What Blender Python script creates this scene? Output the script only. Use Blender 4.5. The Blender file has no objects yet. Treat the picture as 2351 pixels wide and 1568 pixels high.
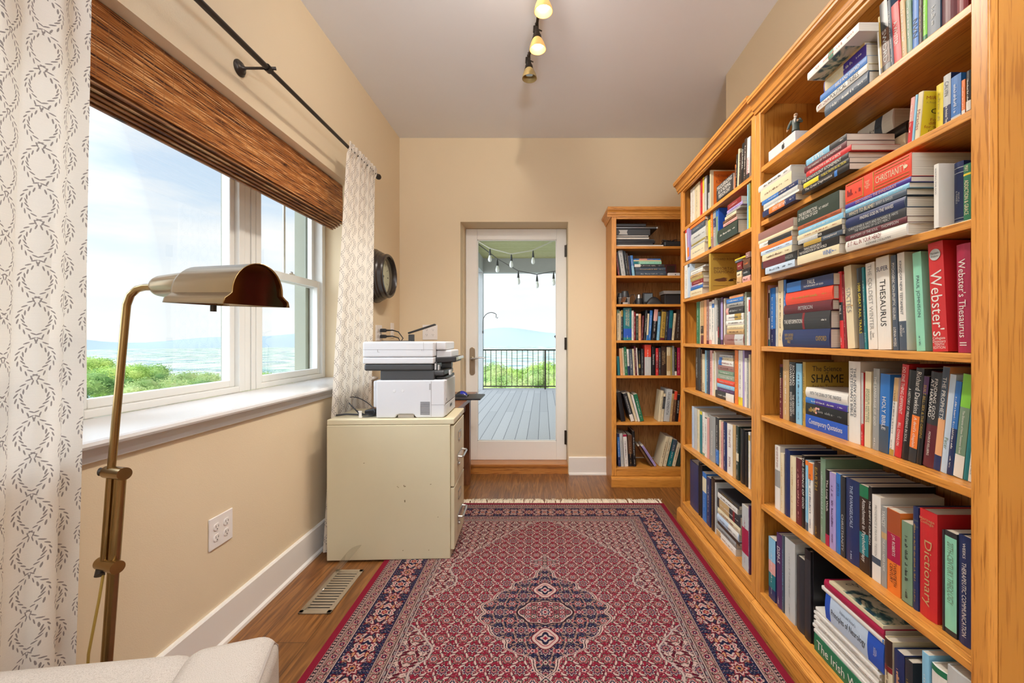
import bpy, bmesh, math, random
import numpy as np
from mathutils import Vector, Matrix, Euler
random.seed(11)
PI = math.pi
SC = bpy.context.scene
COL = SC.collection
# ---------------------------------------------------------------- camera
F, VX, VY, HC = 980.0, 1247.0, 777.0, 1.22      # focal length in px, vanishing point, eye height
cam = bpy.data.cameras.new('camera'); camo = bpy.data.objects.new('camera', cam); COL.objects.link(camo)
camo.location = (0, 0, HC); camo.rotation_euler = (PI/2, 0, 0)
cam.sensor_width = 36; cam.lens = 36*F/2351
cam.shift_x = -(VX-1175.5)/2351; cam.shift_y = -(784-VY)/2351
cam.clip_start = 0.05; cam.clip_end = 30000
SC.camera = camo
SC.view_settings.view_transform = 'Standard'; SC.view_settings.look = 'None'
SC.view_settings.exposure = 0.42; SC.view_settings.gamma = 1.0
SC.view_settings.use_curve_mapping = False
SC.cycles.max_bounces = 10; SC.cycles.diffuse_bounces = 6; SC.cycles.transparent_max_bounces = 24
SC.cycles.caustics_reflective = False; SC.cycles.caustics_refractive = False
SC.cycles.sample_clamp_indirect = 6
# ---------------------------------------------------------------- world (daylight sky with thin cloud)
W = bpy.data.worlds.new('sky'); SC.world = W; W.use_nodes = True
nt = W.node_tree; N = nt.nodes; Lk = nt.links; N.clear()
o = N.new('ShaderNodeOutputWorld'); bg = N.new('ShaderNodeBackground'); tc = N.new('ShaderNodeTexCoord')
sep = N.new('ShaderNodeSeparateXYZ'); rp = N.new('ShaderNodeValToRGB'); mp = N.new('ShaderNodeMapping')
nz = N.new('ShaderNodeTexNoise'); cr = N.new('ShaderNodeValToRGB'); mx = N.new('ShaderNodeMixRGB')
Lk.new(tc.outputs['Generated'], sep.inputs[0]); Lk.new(sep.outputs[2], rp.inputs[0])
e = rp.color_ramp.elements
e[0].position = 0.0; e[0].color = (0.93, 0.97, 1.0, 1); e[1].position = 0.55; e[1].color = (0.46, 0.64, 0.92, 1)
m_ = e.new(0.10); m_.color = (0.86, 0.93, 1.0, 1); m_ = e.new(0.26); m_.color = (0.68, 0.82, 0.98, 1)
mp.inputs['Scale'].default_value = (1.6, 1.6, 7.0)
Lk.new(tc.outputs['Generated'], mp.inputs[0]); Lk.new(mp.outputs[0], nz.inputs[0])
nz.inputs['Scale'].default_value = 1.7; nz.inputs['Detail'].default_value = 7; nz.inputs['Roughness'].default_value = 0.6
cr.color_ramp.elements[0].position = 0.40; cr.color_ramp.elements[1].position = 0.66
Lk.new(nz.outputs[0], cr.inputs[0]); Lk.new(cr.outputs[0], mx.inputs[0]); Lk.new(rp.outputs[0], mx.inputs[1])
mx.inputs[2].default_value = (1.0, 1.0, 1.0, 1)
# added bright sky lobe, out of view, to strengthen the light through the window
gd = N.new('ShaderNodeVectorMath'); gd.operation = 'DOT_PRODUCT'; gd.inputs[1].default_value = Vector((-0.80, -0.36, 0.48)).normalized()
Lk.new(tc.outputs['Generated'], gd.inputs[0])
gm = N.new('ShaderNodeMath'); gm.operation = 'MAXIMUM'; gm.inputs[1].default_value = 0.0; Lk.new(gd.outputs['Value'], gm.inputs[0])
gp = N.new('ShaderNodeMath'); gp.operation = 'POWER'; gp.inputs[1].default_value = 7.0; Lk.new(gm.outputs[0], gp.inputs[0])
gs = N.new('ShaderNodeMath'); gs.operation = 'MULTIPLY_ADD'; gs.inputs[1].default_value = GLOW = 10.0; gs.inputs[2].default_value = 1.0; Lk.new(gp.outputs[0], gs.inputs[0])
gv = N.new('ShaderNodeVectorMath'); gv.operation = 'SCALE'; Lk.new(mx.outputs[0], gv.inputs[0]); Lk.new(gs.outputs[0], gv.inputs['Scale'])
Lk.new(gv.outputs[0], bg.inputs[0]); bg.inputs[1].default_value = SKY = 0.88
Lk.new(bg.outputs[0], o.inputs[0])
# ---------------------------------------------------------------- sun and added fill lamps
def lamp(name, kind, loc, rot, energy, color=(1, 1, 1), **kw):
    l = bpy.data.lights.new(name, kind); l.energy = energy; l.color = color
    for k, v in kw.items(): setattr(l, k, v)
    ob = bpy.data.objects.new(name, l); COL.objects.link(ob); ob.location = loc; ob.rotation_euler = rot
    return ob
lamp('sun', 'SUN', (0, 0, 30), (math.radians(28), math.radians(34), 0), 1.5, (1.0, 0.96, 0.88), angle=0.02)
# unseen fill lights added behind the camera to brighten room and ceiling
lamp('rear_fill', 'AREA', (0.9, -3.9, 1.55), (PI/2, 0, 0), 22, (0.97, 0.99, 1.0), shape='RECTANGLE', size=4.0, size_y=2.4)
lamp('rear_top_fill', 'AREA', (0.9, -1.6, 2.95), (0, 0, 0), 5, (1.0, 0.93, 0.82), shape='RECTANGLE', size=2.0, size_y=1.2)
lamp('rear_up_fill', 'AREA', (0.3, -1.3, 1.75), (PI, 0, 0), 150, (0.86, 0.96, 1.10), shape='DISK', size=0.5)
# ---------------------------------------------------------------- node helpers
def newmat(name):
    m = bpy.data.materials.new(name); m.use_nodes = True
    nt = m.node_tree; b = nt.nodes['Principled BSDF']
    return m, nt, nt.nodes, nt.links, b
def lin(c):
    return tuple(((x/12.92) if x <= 0.04045 else ((x+0.055)/1.055)**2.4) for x in c)
def rgb(h):
    return lin(tuple(int(h[i:i+2], 16)/255 for i in (0, 2, 4)))
_mc = {}
def plain(name, c, rough=0.5, metal=0.0, var=0.0, scale=8.0, spec=0.5, bump=0.0, bscale=200.0):
    if isinstance(c, str): c = rgb(c)
    key = (name, tuple(c), rough, metal)
    if key in _mc: return _mc[key]
    m, nt, N, L, b = newmat(name)
    b.inputs['Base Color'].default_value = (*c, 1); b.inputs['Roughness'].default_value = rough
    b.inputs['Metallic'].default_value = metal; b.inputs['Specular IOR Level'].default_value = spec
    tcn = N.new('ShaderNodeTexCoord')
    n = N.new('ShaderNodeTexNoise'); n.inputs['Scale'].default_value = scale; n.inputs['Detail'].default_value = 3
    L.new(tcn.outputs['Object'], n.inputs[0])
    hs = N.new('ShaderNodeMixRGB'); hs.blend_type = 'MULTIPLY'; hs.inputs[0].default_value = 1
    rr = N.new('ShaderNodeMapRange'); rr.inputs[3].default_value = 1-max(var, 0.02); rr.inputs[4].default_value = 1+max(var, 0.02)
    L.new(n.outputs[0], rr.inputs[0]); hs.inputs[1].default_value = (*c, 1); L.new(rr.outputs[0], hs.inputs[2])
    L.new(hs.outputs[0], b.inputs['Base Color'])
    if bump > 0:
        n2 = N.new('ShaderNodeTexNoise'); n2.inputs['Scale'].default_value = bscale; n2.inputs['Detail'].default_value = 2
        L.new(tcn.outputs['Object'], n2.inputs[0]); bm_ = N.new('ShaderNodeBump'); bm_.inputs['Strength'].default_value = bump
        bm_.inputs['Distance'].default_value = 0.002
        L.new(n2.outputs[0], bm_.inputs['Height']); L.new(bm_.outputs[0], b.inputs['Normal'])
    _mc[key] = m
    return m
def oak(name, axis, c1, c2, c3, rough=0.34, scale=1.0):
    """wood with the grain running along one object axis (0,1,2)"""
    m, nt, N, L, b = newmat(name)
    t = N.new('ShaderNodeTexCoord'); mp = N.new('ShaderNodeMapping')
    s = [26.0*scale]*3; s[axis] = 1.3*scale; mp.inputs['Scale'].default_value = s
    L.new(t.outputs['Object'], mp.inputs[0])
    oi = N.new('ShaderNodeObjectInfo'); va = N.new('ShaderNodeVectorMath'); va.operation = 'ADD'
    sc = N.new('ShaderNodeMath'); sc.operation = 'MULTIPLY'; sc.inputs[1].default_value = 37.0
    L.new(oi.outputs['Random'], sc.inputs[0]); L.new(mp.outputs[0], va.inputs[0]); L.new(sc.outputs[0], va.inputs[1])
    n1 = N.new('ShaderNodeTexNoise'); n1.inputs['Scale'].default_value = 0.35; n1.inputs['Detail'].default_value = 3; n1.inputs['Distortion'].default_value = 1.2
    n2 = N.new('ShaderNodeTexNoise'); n2.inputs['Scale'].default_value = 8.0; n2.inputs['Detail'].default_value = 5
    L.new(va.outputs[0], n1.inputs[0]); L.new(va.outputs[0], n2.inputs[0])
    r1 = N.new('ShaderNodeValToRGB'); r1.color_ramp.elements[0].color = (*c1, 1); r1.color_ramp.elements[1].color = (*c2, 1)
    r1.color_ramp.elements[0].position = 0.32; r1.color_ramp.elements[1].position = 0.68
    L.new(n1.outputs[0], r1.inputs[0])
    r2 = N.new('ShaderNodeValToRGB'); r2.color_ramp.elements[0].position = 0.36; r2.color_ramp.elements[1].position = 0.47
    L.new(n2.outputs[0], r2.inputs[0])
    mx = N.new('ShaderNodeMixRGB'); mx.inputs[1].default_value = (*c3, 1); L.new(r2.outputs[0], mx.inputs[0]); L.new(r1.outputs[0], mx.inputs[2])
    L.new(mx.outputs[0], b.inputs['Base Color']); b.inputs['Roughness'].default_value = rough
    bp = N.new('ShaderNodeBump'); bp.inputs['Strength'].default_value = 0.15; bp.inputs['Distance'].default_value = 0.001
    L.new(n2.outputs[0], bp.inputs['Height']); L.new(bp.outputs[0], b.inputs['Normal'])
    return m
# ---------------------------------------------------------------- mesh helpers
class MB:
    def __init__(s): s.bm = bmesh.new(); s.mi = 0
    def _f(s, vs):
        try:
            f = s.bm.faces.new(vs); f.material_index = s.mi; return f
        except ValueError: return None
    def box(s, x0, x1, y0, y1, z0, z1):
        v = [s.bm.verts.new((x, y, z)) for z in (z0, z1) for y in (y0, y1) for x in (x0, x1)]
        for q in ((0, 2, 3, 1), (4, 5, 7, 6), (0, 1, 5, 4), (2, 6, 7, 3), (0, 4, 6, 2), (1, 3, 7, 5)):
            s._f([v[i] for i in q])
        return s
    def obox(s, c, ax, ay, az):
        c = Vector(c); ax, ay, az = Vector(ax)/2, Vector(ay)/2, Vector(az)/2
        v = [s.bm.verts.new(c+i*ax+j*ay+k*az) for k in (-1, 1) for j in (-1, 1) for i in (-1, 1)]
        for q in ((0, 2, 3, 1), (4, 5, 7, 6), (0, 1, 5, 4), (2, 6, 7, 3), (0, 4, 6, 2), (1, 3, 7, 5)):
            s._f([v[i] for i in q])
        return s
    def prism(s, pts, axis, a, b):
        """polygon pts (2D) extruded along axis from a to b"""
        def P(p, t):
            return {0: (t, p[0], p[1]), 1: (p[0], t, p[1]), 2: (p[0], p[1], t)}[axis]
        A = [s.bm.verts.new(P(p, a)) for p in pts]; B = [s.bm.verts.new(P(p, b)) for p in pts]
        n = len(pts)
        for i in range(n): s._f([A[i], A[(i+1) % n], B[(i+1) % n], B[i]])
        s._f(A[::-1]); s._f(B)
        return s
    def tube(s, pts, r, n=12, cap=True):
        pts = [Vector(p) for p in pts]; rs = r if isinstance(r, (list, tuple)) else [r]*len(pts)
        rings = []; up = None
        for i, p in enumerate(pts):
            d = (pts[min(i+1, len(pts)-1)]-pts[max(i-1, 0)]).normalized()
            if up is None: up = Vector((0, 0, 1)) if abs(d.z) < 0.9 else Vector((1, 0, 0))
            a = d.cross(up).normalized(); b = a.cross(d).normalized(); up = b
            rings.append([s.bm.verts.new(p+rs[i]*(math.cos(2*PI*k/n)*a+math.sin(2*PI*k/n)*b)) for k in range(n)])
        for R0, R1 in zip(rings, rings[1:]):
            for k in range(n): s._f([R0[k], R0[(k+1) % n], R1[(k+1) % n], R1[k]])
        if cap: s._f(rings[0][::-1]); s._f(rings[-1])
        return s
    def lathe(s, prof, c=(0, 0, 0), ax=(0, 0, 1), n=32, cap=True):
        """prof: list of (radius, height along ax)"""
        c = Vector(c); ax = Vector(ax).normalized(); t = Vector((1, 0, 0)) if abs(ax.x) < 0.9 else Vector((0, 1, 0))
        a = ax.cross(t).normalized(); b = ax.cross(a)
        rings = [[s.bm.verts.new(c+ax*h+max(r, 1e-5)*(math.cos(2*PI*k/n)*a+math.sin(2*PI*k/n)*b)) for k in range(n)] for r, h in prof]
        for R0, R1 in zip(rings, rings[1:]):
            for k in range(n): s._f([R0[k], R0[(k+1) % n], R1[(k+1) % n], R1[k]])
        if cap: s._f(rings[0][::-1]); s._f(rings[-1])
        return s
    def grid(s, fn, nu, nv):
        g = [[s.bm.verts.new(fn(i/nu, j/nv)) for j in range(nv+1)] for i in range(nu+1)]
        for i in range(nu):
            for j in range(nv): s._f([g[i][j], g[i+1][j], g[i+1][j+1], g[i][j+1]])
        return s
    def ball(s, c, r, sub=2, sc=(1, 1, 1)):
        g = bmesh.ops.create_icosphere(s.bm, subdivisions=sub, radius=r)
        for v in g['verts']: v.co = Vector((v.co.x*sc[0], v.co.y*sc[1], v.co.z*sc[2]))+Vector(c)
        for f in {f for v in g['verts'] for f in v.link_faces}: f.material_index = s.mi
        return s
    def mesh(s, name, smooth=False):
        bmesh.ops.recalc_face_normals(s.bm, faces=s.bm.faces)
        me = bpy.data.meshes.new(name); s.bm.to_mesh(me); s.bm.free()
        if smooth:
            for p in me.polygons: p.use_smooth = True
        return me
    def build(s, name, mats, parent=None, smooth=False, bevel=0.0, seg=2, loc=None, rot=None):
        me = s.mesh(name, smooth)
        for m in (mats if isinstance(mats, (list, tuple)) else [mats]): me.materials.append(m)
        ob = bpy.data.objects.new(name, me); COL.objects.link(ob)
        if parent is not None: ob.parent = parent
        if loc is not None: ob.location = loc
        if rot is not None: ob.rotation_euler = rot
        if bevel > 0:
            b = ob.modifiers.new('bevel', 'BEVEL'); b.width = bevel; b.segments = seg; b.limit_method = 'ANGLE'
            b.angle_limit = math.radians(40); b.harden_normals = False
        if smooth:
            try:
                me.set_sharp_from_angle(angle=math.radians(38))
            except Exception: pass
        return ob
def empty(name, label, cat, loc=(0, 0, 0), rot=(0, 0, 0), group=None):
    o = bpy.data.objects.new(name, None); COL.objects.link(o); o.empty_display_size = 0.05
    o.location = loc; o.rotation_euler = rot; o['label'] = label; o['category'] = cat
    if group: o['group'] = group
    return o
def tag(o, label, cat, group=None, kind=None):
    o['label'] = label; o['category'] = cat
    if group: o['group'] = group
    if kind: o['kind'] = kind
    return o
def struct(o, label=None, cat=None):
    o['kind'] = 'structure'
    if label: o['label'] = label
    if cat: o['category'] = cat
    return o
# text -> mesh, flat lettering raised a hair from its surface
_tc = {}
def text_mesh(body):
    if body in _tc: return _tc[body]
    cu = bpy.data.curves.new('lettering', 'FONT'); cu.body = body; cu.size = 1.0; cu.resolution_u = 2
    cu.align_x = 'CENTER'; cu.align_y = 'CENTER'; cu.space_line = 0.85
    ob = bpy.data.objects.new('lettering', cu)
    me = bpy.data.meshes.new_from_object(ob)
    bpy.data.objects.remove(ob); bpy.data.curves.remove(cu)
    n = len(me.vertices); co = np.empty(n*3); me.vertices.foreach_get('co', co); co = co.reshape(-1, 3)
    if n: lo, hi = co.min(0), co.max(0)
    else: lo, hi = np.zeros(3), np.ones(3)
    _tc[body] = (me, lo, hi); return _tc[body]
def lettering(name, body, m, parent, origin, xdir, ydir, length, height, minasp=0.45, maxasp=1.25):
    """text centred on origin, running along xdir, fitted in length x height"""
    me0, lo, hi = text_mesh(body)
    w, h = hi[0]-lo[0], hi[1]-lo[1]
    sy = height/h; sx = sy
    if sx*w > length:
        sx = length/w
        if sx < sy*minasp: sy = sx/minasp
    else: sx = min(length/w, sy*maxasp)
    me = me0.copy(); xd, yd = Vector(xdir), Vector(ydir); nd = xd.cross(yd)
    c = (lo+hi)/2; O = Vector(origin)
    R = np.array([list(xd), list(yd)]); n = len(me.vertices); co = np.empty(n*3); me.vertices.foreach_get('co', co); co = co.reshape(-1, 3)
    p = (co[:, :2]-c[:2])*np.array([sx, sy]); q = p@R + np.array(O+nd*0.0004)
    me.vertices.foreach_set('co', q.ravel()); me.materials.clear(); me.materials.append(m)
    ob = bpy.data.objects.new(name, me); COL.objects.link(ob)
    if parent is not None: ob.parent = parent
    return ob
# ================================================================ MATERIALS
M_wall = plain('painted_plaster', (0.715, 0.59, 0.405), 0.75, bump=0.25, bscale=260, var=0.02, scale=3, spec=0.25)
M_ceil = plain('ceiling_paint', (0.80, 0.81, 0.83), 0.85, var=0.02, scale=3, spec=0.2)
M_trim = plain('white_trim_paint', (0.80, 0.775, 0.73), 0.32, var=0.01)
M_vinyl = plain('window_vinyl', (0.73, 0.73, 0.695), 0.35, var=0.01)
M_sill = plain('sill_paint', (0.62, 0.61, 0.60), 0.22, var=0.01)
M_ext = plain('exterior_trim', (0.30, 0.32, 0.25), 0.6)
M_doorp = plain('door_paint', (0.82, 0.81, 0.77), 0.4, var=0.01)
OAK = ((0.56, 0.225, 0.036), (0.66, 0.29, 0.055), (0.40, 0.145, 0.02))
M_oak_v = oak('oak_vertical_grain', 2, *OAK); M_oak_h = oak('oak_horizontal_grain', 0, *OAK)
M_oak_side = oak('oak_shaded_sides', 2, (0.44, 0.175, 0.022), (0.52, 0.22, 0.034), (0.36, 0.13, 0.015), rough=0.4, scale=0.7)  # darker copy of the oak, shade of the end panel put into its colour
M_oakback = oak('oak_back_panel', 2, (0.42, 0.19, 0.05), (0.52, 0.26, 0.08), (0.22, 0.09, 0.02), rough=0.5, scale=1.2)
M_thr = oak('oak_threshold', 0, (0.42, 0.15, 0.03), (0.52, 0.22, 0.05), (0.25, 0.08, 0.015))
M_bronze = plain('oil_rubbed_bronze', (0.05, 0.04, 0.032), 0.38, 0.7)
M_brass = plain('antique_brass', (0.34, 0.225, 0.095), 0.24, 1.0, var=0.12, scale=20)
M_black = plain('black_plastic', (0.018, 0.018, 0.02), 0.42)
M_dgrey = plain('dark_grey_plastic', (0.045, 0.047, 0.05), 0.45)
M_white = plain('white_plastic', (0.60, 0.605, 0.62), 0.38)
M_plate = plain('white_wall_plate', (0.80, 0.76, 0.73), 0.35)
M_chrome = plain('satin_steel', (0.55, 0.54, 0.52), 0.28, 1.0)
M_cab = plain('putty_enamel', (0.60, 0.535, 0.36), 0.42, var=0.04, scale=5)
M_rose = plain('door_lever_brass', (0.40, 0.31, 0.22), 0.35, 0.8)
M_walnut = oak('desk_walnut', 1, (0.16, 0.055, 0.02), (0.22, 0.08, 0.03), (0.08, 0.025, 0.01), rough=0.3)
M_walnut_v = oak('desk_walnut_leg', 2, (0.16, 0.055, 0.02), (0.22, 0.08, 0.03), (0.08, 0.025, 0.01), rough=0.35)
M_pages = None
def mk_pages():
    m, nt, N, L, b = newmat('paper_edges')
    t = N.new('ShaderNodeTexCoord'); mp = N.new('ShaderNodeMapping'); mp.inputs['Scale'].default_value = (900, 6, 6)
    n = N.new('ShaderNodeTexNoise'); n.inputs['Scale'].default_value = 1; r = N.new('ShaderNodeValToRGB')
    r.color_ramp.elements[0].position = 0.3; r.color_ramp.elements[1].position = 0.6
    r.color_ramp.elements[0].color = (0.42, 0.36, 0.27, 1); r.color_ramp.elements[1].color = (0.66, 0.60, 0.49, 1)
    L.new(t.outputs['Object'], mp.inputs[0]); L.new(mp.outputs[0], n.inputs[0]); L.new(n.outputs[0], r.inputs[0])
    L.new(r.outputs[0], b.inputs['Base Color']); b.inputs['Roughness'].default_value = 0.8
    return m
M_pages = mk_pages()
def mk_floor():
    m, nt, N, L, b = newmat('floor_planks')
    t = N.new('ShaderNodeTexCoord'); mp = N.new('ShaderNodeMapping'); mp.inputs['Rotation'].default_value = (0, 0, PI/2)
    br = N.new('ShaderNodeTexBrick'); br.inputs['Scale'].default_value = 1.0; br.inputs['Brick Width'].default_value = 1.25
    br.inputs['Row Height'].default_value = 0.19; br.inputs['Mortar Size'].default_value = 0.0012; br.offset = 0.37
    br.inputs['Color1'].default_value = (0.0, 0, 0, 1); br.inputs['Color2'].default_value = (1, 1, 1, 1); br.inputs['Mortar'].default_value = (0.5, 0.5, 0.5, 1)
    L.new(t.outputs['Object'], mp.inputs[0]); L.new(mp.outputs[0], br.inputs[0])
    m2 = N.new('ShaderNodeMapping'); m2.inputs['Scale'].default_value = (34, 2.4, 1); ad = N.new('ShaderNodeVectorMath'); ad.operation = 'ADD'
    L.new(t.outputs['Object'], m2.inputs[0]); L.new(m2.outputs[0], ad.inputs[0])
    sc = N.new('ShaderNodeVectorMath'); sc.operation = 'SCALE'; sc.inputs['Scale'].default_value = 9
    L.new(br.outputs['Color'], sc.inputs[0]); L.new(sc.outputs[0], ad.inputs[1])
    n = N.new('ShaderNodeTexNoise'); n.inputs['Scale'].default_value = 1.0; n.inputs['Detail'].default_value = 6; n.inputs['Distortion'].default_value = 2.2
    L.new(ad.outputs[0], n.inputs[0])
    r = N.new('ShaderNodeValToRGB'); e = r.color_ramp.elements
    e[0].position = 0.30; e[0].color = (0.10, 0.036, 0.010, 1); e[1].position = 0.72; e[1].color = (0.29, 0.125, 0.034, 1)
    q = e.new(0.5); q.color = (0.18, 0.070, 0.018, 1)
    L.new(n.outputs[0], r.inputs[0])
    mu = N.new('ShaderNodeMixRGB'); mu.blend_type = 'MULTIPLY'; mu.inputs[0].default_value = 1; L.new(r.outputs[0], mu.inputs[1])
    vr = N.new('ShaderNodeMapRange'); vr.inputs[3].default_value = 0.85; vr.inputs[4].default_value = 1.2
    L.new(br.outputs['Color'], vr.inputs[0]); L.new(vr.outputs[0], mu.inputs[2])
    dk = N.new('ShaderNodeMixRGB'); dk.inputs[2].default_value = (0.03, 0.012, 0.005, 1); L.new(br.outputs['Fac'], dk.inputs[0]); L.new(mu.outputs[0], dk.inputs[1])
    L.new(dk.outputs[0], b.inputs['Base Color']); b.inputs['Roughness'].default_value = 0.30
    bp = N.new('ShaderNodeBump'); bp.inputs['Strength'].default_value = 0.12; bp.inputs['Distance'].default_value = 0.002
    L.new(n.outputs[0], bp.inputs['Height']); L.new(bp.outputs[0], b.inputs['Normal'])
    return m
M_floor = mk_floor()
def mk_glass():
    m, nt, N, L, b = newmat('window_glass')
    N.remove(b); o = N['Material Output']; tr = N.new('ShaderNodeBsdfTransparent'); gl = N.new('ShaderNodeBsdfGlossy'); mi = N.new('ShaderNodeMixShader')
    tr.inputs[0].default_value = (0.97, 0.985, 0.98, 1); gl.inputs['Roughness'].default_value = 0.02
    lw = N.new('ShaderNodeLayerWeight'); lw.inputs[0].default_value = 0.25
    mr = N.new('ShaderNodeMath'); mr.operation = 'MULTIPLY'; mr.inputs[1].default_value = 0.16
    L.new(lw.outputs['Fresnel'], mr.inputs[0]); L.new(mr.outputs[0], mi.inputs[0]); L.new(tr.outputs[0], mi.inputs[1]); L.new(gl.outputs[0], mi.inputs[2])
    L.new(mi.outputs[0], o.inputs[0]); return m
M_glass = mk_glass()
# ================================================================ ROOM SHELL
XL, YB, ZC = -1.291, 3.837, 3.022
WX = -1.62            # window plane
WY0, WY1, WZ0, WZ1 = 0.58, 3.17, 0.90, 2.245
DX0, DX1, DZ = -0.744, 0.2244, 2.268
XR, YR = 1.251, 2.919
b = MB(); b.box(-1.72, 4.2, -4.3, 4.16, -0.12, 0.0)
struct(b.build('floor', M_floor), 'warm brown wood plank floor', 'floor')
b = MB(); b.box(-1.72, 4.2, -4.3, 4.16, ZC, ZC+0.25)
struct(b.build('ceiling', M_ceil), 'smooth pale grey ceiling', 'ceiling')
b = MB()
b.box(-1.72, XL, -4.3, WY0, 0, ZC); b.box(-1.72, XL, WY1, 4.16, 0, ZC)
b.box(-1.72, XL, WY0, WY1, 0, WZ0); b.box(-1.72, XL, WY0, WY1, WZ1, ZC)
struct(b.build('wall_left', M_wall), 'cream painted wall with the deep window opening', 'wall')
b = MB()
b.box(XL, DX0, YB, 4.16, 0, ZC); b.box(DX1, 1.62, YB, 4.16, 0, ZC); b.box(DX0, DX1, YB, 4.16, DZ, ZC)
struct(b.build('wall_back', M_wall), 'cream painted end wall around the glass door', 'wall')
b = MB(); b.box(XR, 1.62, 0.25, YR, 0, ZC); b.box(1.62, 1.9, 0.25, 4.16, 0, ZC)
struct(b.build('wall_right', M_wall), 'cream wall behind the two tall bookcases', 'wall')
b = MB(); b.box(1.9, 4.2, 0.25, 0.45, 0, ZC); b.box(4.0, 4.2, -4.3, 0.25, 0, ZC)
b.box(-1.72, 4.2, -4.3, -4.1, 0, ZC)
struct(b.build('wall_rear', M_wall), 'rear walls of the room behind the viewer', 'wall')
# baseboards
def base_prof(t=0.016, h=0.158): return [(0, 0), (t+0.012, 0), (t+0.010, 0.012), (t, 0.02), (t, h-0.006), (t-0.005, h), (0, h)]
b = MB(); b.prism([(XL+p[0], p[1]) for p in base_prof()], 1, -4.1, YB)
struct(b.build('baseboard_left', M_trim), 'tall white baseboard under the window', 'baseboard')
b = MB(); b.prism([(YB-p[0], p[1]) for p in base_prof()], 0, DX1+0.006, 1.62); b.prism([(YB-p[0], p[1]) for p in base_prof()], 0, XL+0.03, DX0-0.006)
struct(b.build('baseboard_back', M_trim), 'tall white baseboard beside the glass door', 'baseboard')
# ---------------------------------------------------------------- window sill (stool + apron)
b = MB()
b.prism([(WX, 0.900), (WX, 0.9335), (-1.262, 0.9345), (-1.252, 0.930), (-1.248, 0.922), (-1.252, 0.914), (-1.262, 0.909), (XL+0.0005, 0.909), (XL+0.0005, 0.9005)], 1, WY0+0.001, WY1-0.001)
b.prism([(XL, 0.9095), (-1.262, 0.9095), (-1.250, 0.914), (-1.247, 0.922), (-1.252, 0.931), (-1.262, 0.9345), (XL, 0.9345)], 1, WY0-0.10, WY1+0.06)
b.prism([(XL, 0.868), (XL+0.012, 0.868), (XL+0.014, 0.885), (XL+0.022, 0.902), (XL+0.026, 0.909), (XL, 0.909)], 1, WY0-0.08, WY1+0.04)
struct(b.build('trim_1', M_sill), 'deep white window sill with rounded nosing', 'window sill')
# ---------------------------------------------------------------- windows: double hung | picture | double hung
MY = [0.60, 1.365, 1.460, 2.312, 2.405, 3.165]
zb, zt = 0.9345, 2.245
def rectframe(b, x0, x1, y0, y1, z0, z1, w, wb=None, wt=None):
    wb = w if wb is None else wb; wt = w if wt is None else wt
    b.box(x0, x1, y0, y0+w, z0, z1); b.box(x0, x1, y1-w, y1, z0, z1)
    b.box(x0, x1, y0+w, y1-w, z0, z0+wb); b.box(x0, x1, y0+w, y1-w, z1-wt, z1)
def pane(name, x, y0, y1, z0, z1, parent):
    q = MB(); q.box(x-0.003, x, y0, y1, z0, z1); return q.build(name, M_glass, parent)
def win_root(n, label):
    o = bpy.data.objects.new('window_%d' % n, None); COL.objects.link(o); o.location = (WX, (MY[2*n-2]+MY[2*n-1])/2, zb); o['kind'] = 'structure'; o['label'] = label; o['category'] = 'window'
    return o
def local(b, root, name, mat, **k):
    off = root.location
    for v in b.bm.verts: v.co = v.co-off
    return b.build(name, mat, root, **k)
for n in (1, 2, 3):
    y0, y1 = MY[2*n-2], MY[2*n-1]
    root = win_root(n, ['near double hung window behind the curtain', 'wide fixed picture window in the middle', 'narrow double hung window at the far end'][n-1])
    b = MB(); fx0, fx1 = WX-0.09, WX+0.005
    rectframe(b, fx0, fx1, y0, y1, zb, zt, 0.042, 0.03, 0.04)
    local(b, root, 'window_frame', M_vinyl, bevel=0.003)
    if n == 2:
        b = MB(); rectframe(b, WX-0.055, WX-0.02, y0+0.042, y1-0.042, zb+0.03, zt-0.04, 0.034, 0.036)
        s = local(b, root, 'sash', M_vinyl, bevel=0.004)
        b = MB(); b.box(WX-0.043, WX-0.04, y0+0.06, y1-0.06, zb+0.055, zt-0.06); local(b, root, 'glass_pane', M_glass)
    else:
        zm = 1.585
        b = MB(); rectframe(b, WX-0.045, WX-0.012, y0+0.042, y1-0.042, zb+0.03, zm+0.05, 0.036, 0.04, 0.048)
        local(b, root, 'lower_sash', M_vinyl, bevel=0.004)
        b = MB(); rectframe(b, WX-0.085, WX-0.052, y0+0.042, y1-0.042, zm, zt-0.04, 0.036, 0.045, 0.04); b.box(WX-0.075, WX-0.065, (y0+y1)/2-0.009, (y0+y1)/2+0.009, zm+0.04, zt-0.08)
        local(b, root, 'upper_sash', M_vinyl, bevel=0.003)
        b = MB(); b.box(WX-0.034, WX-0.031, y0+0.06, y1-0.06, zb+0.06, zm+0.01); local(b, root, 'glass_pane', M_glass)
        b = MB(); b.box(WX-0.062, WX-0.059, y0+0.06, y1-0.06, zm+0.04, zt-0.07); local(b, root, 'glass_pane', M_glass)
        b = MB(); b.box(WX-0.030, WX-0.018, (y0+y1)/2-0.03, (y0+y1)/2+0.03, zm+0.0505, zm+0.058); b.lathe([(0.011, 0), (0.011, 0.008), (0.006, 0.012)], (WX-0.024, (y0+y1)/2, zm+0.058), n=16)
        local(b, root, 'sash_lock', M_chrome)
# mullion covers between the windows
b = MB()
for y in (1.4125, 2.3585):
    b.box(WX-0.09, WX-0.010, y-0.0455, y+0.0455, zb, zt); b.box(WX-0.010, WX+0.002, y-0.043, y+0.002, zb, zt); b.box(WX-0.010, WX+0.004, y+0.008, y+0.043, zb, zt)
struct(b.build('trim_2', M_vinyl, bevel=0.003), 'white mullion casings between the windows', 'mullion')
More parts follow.
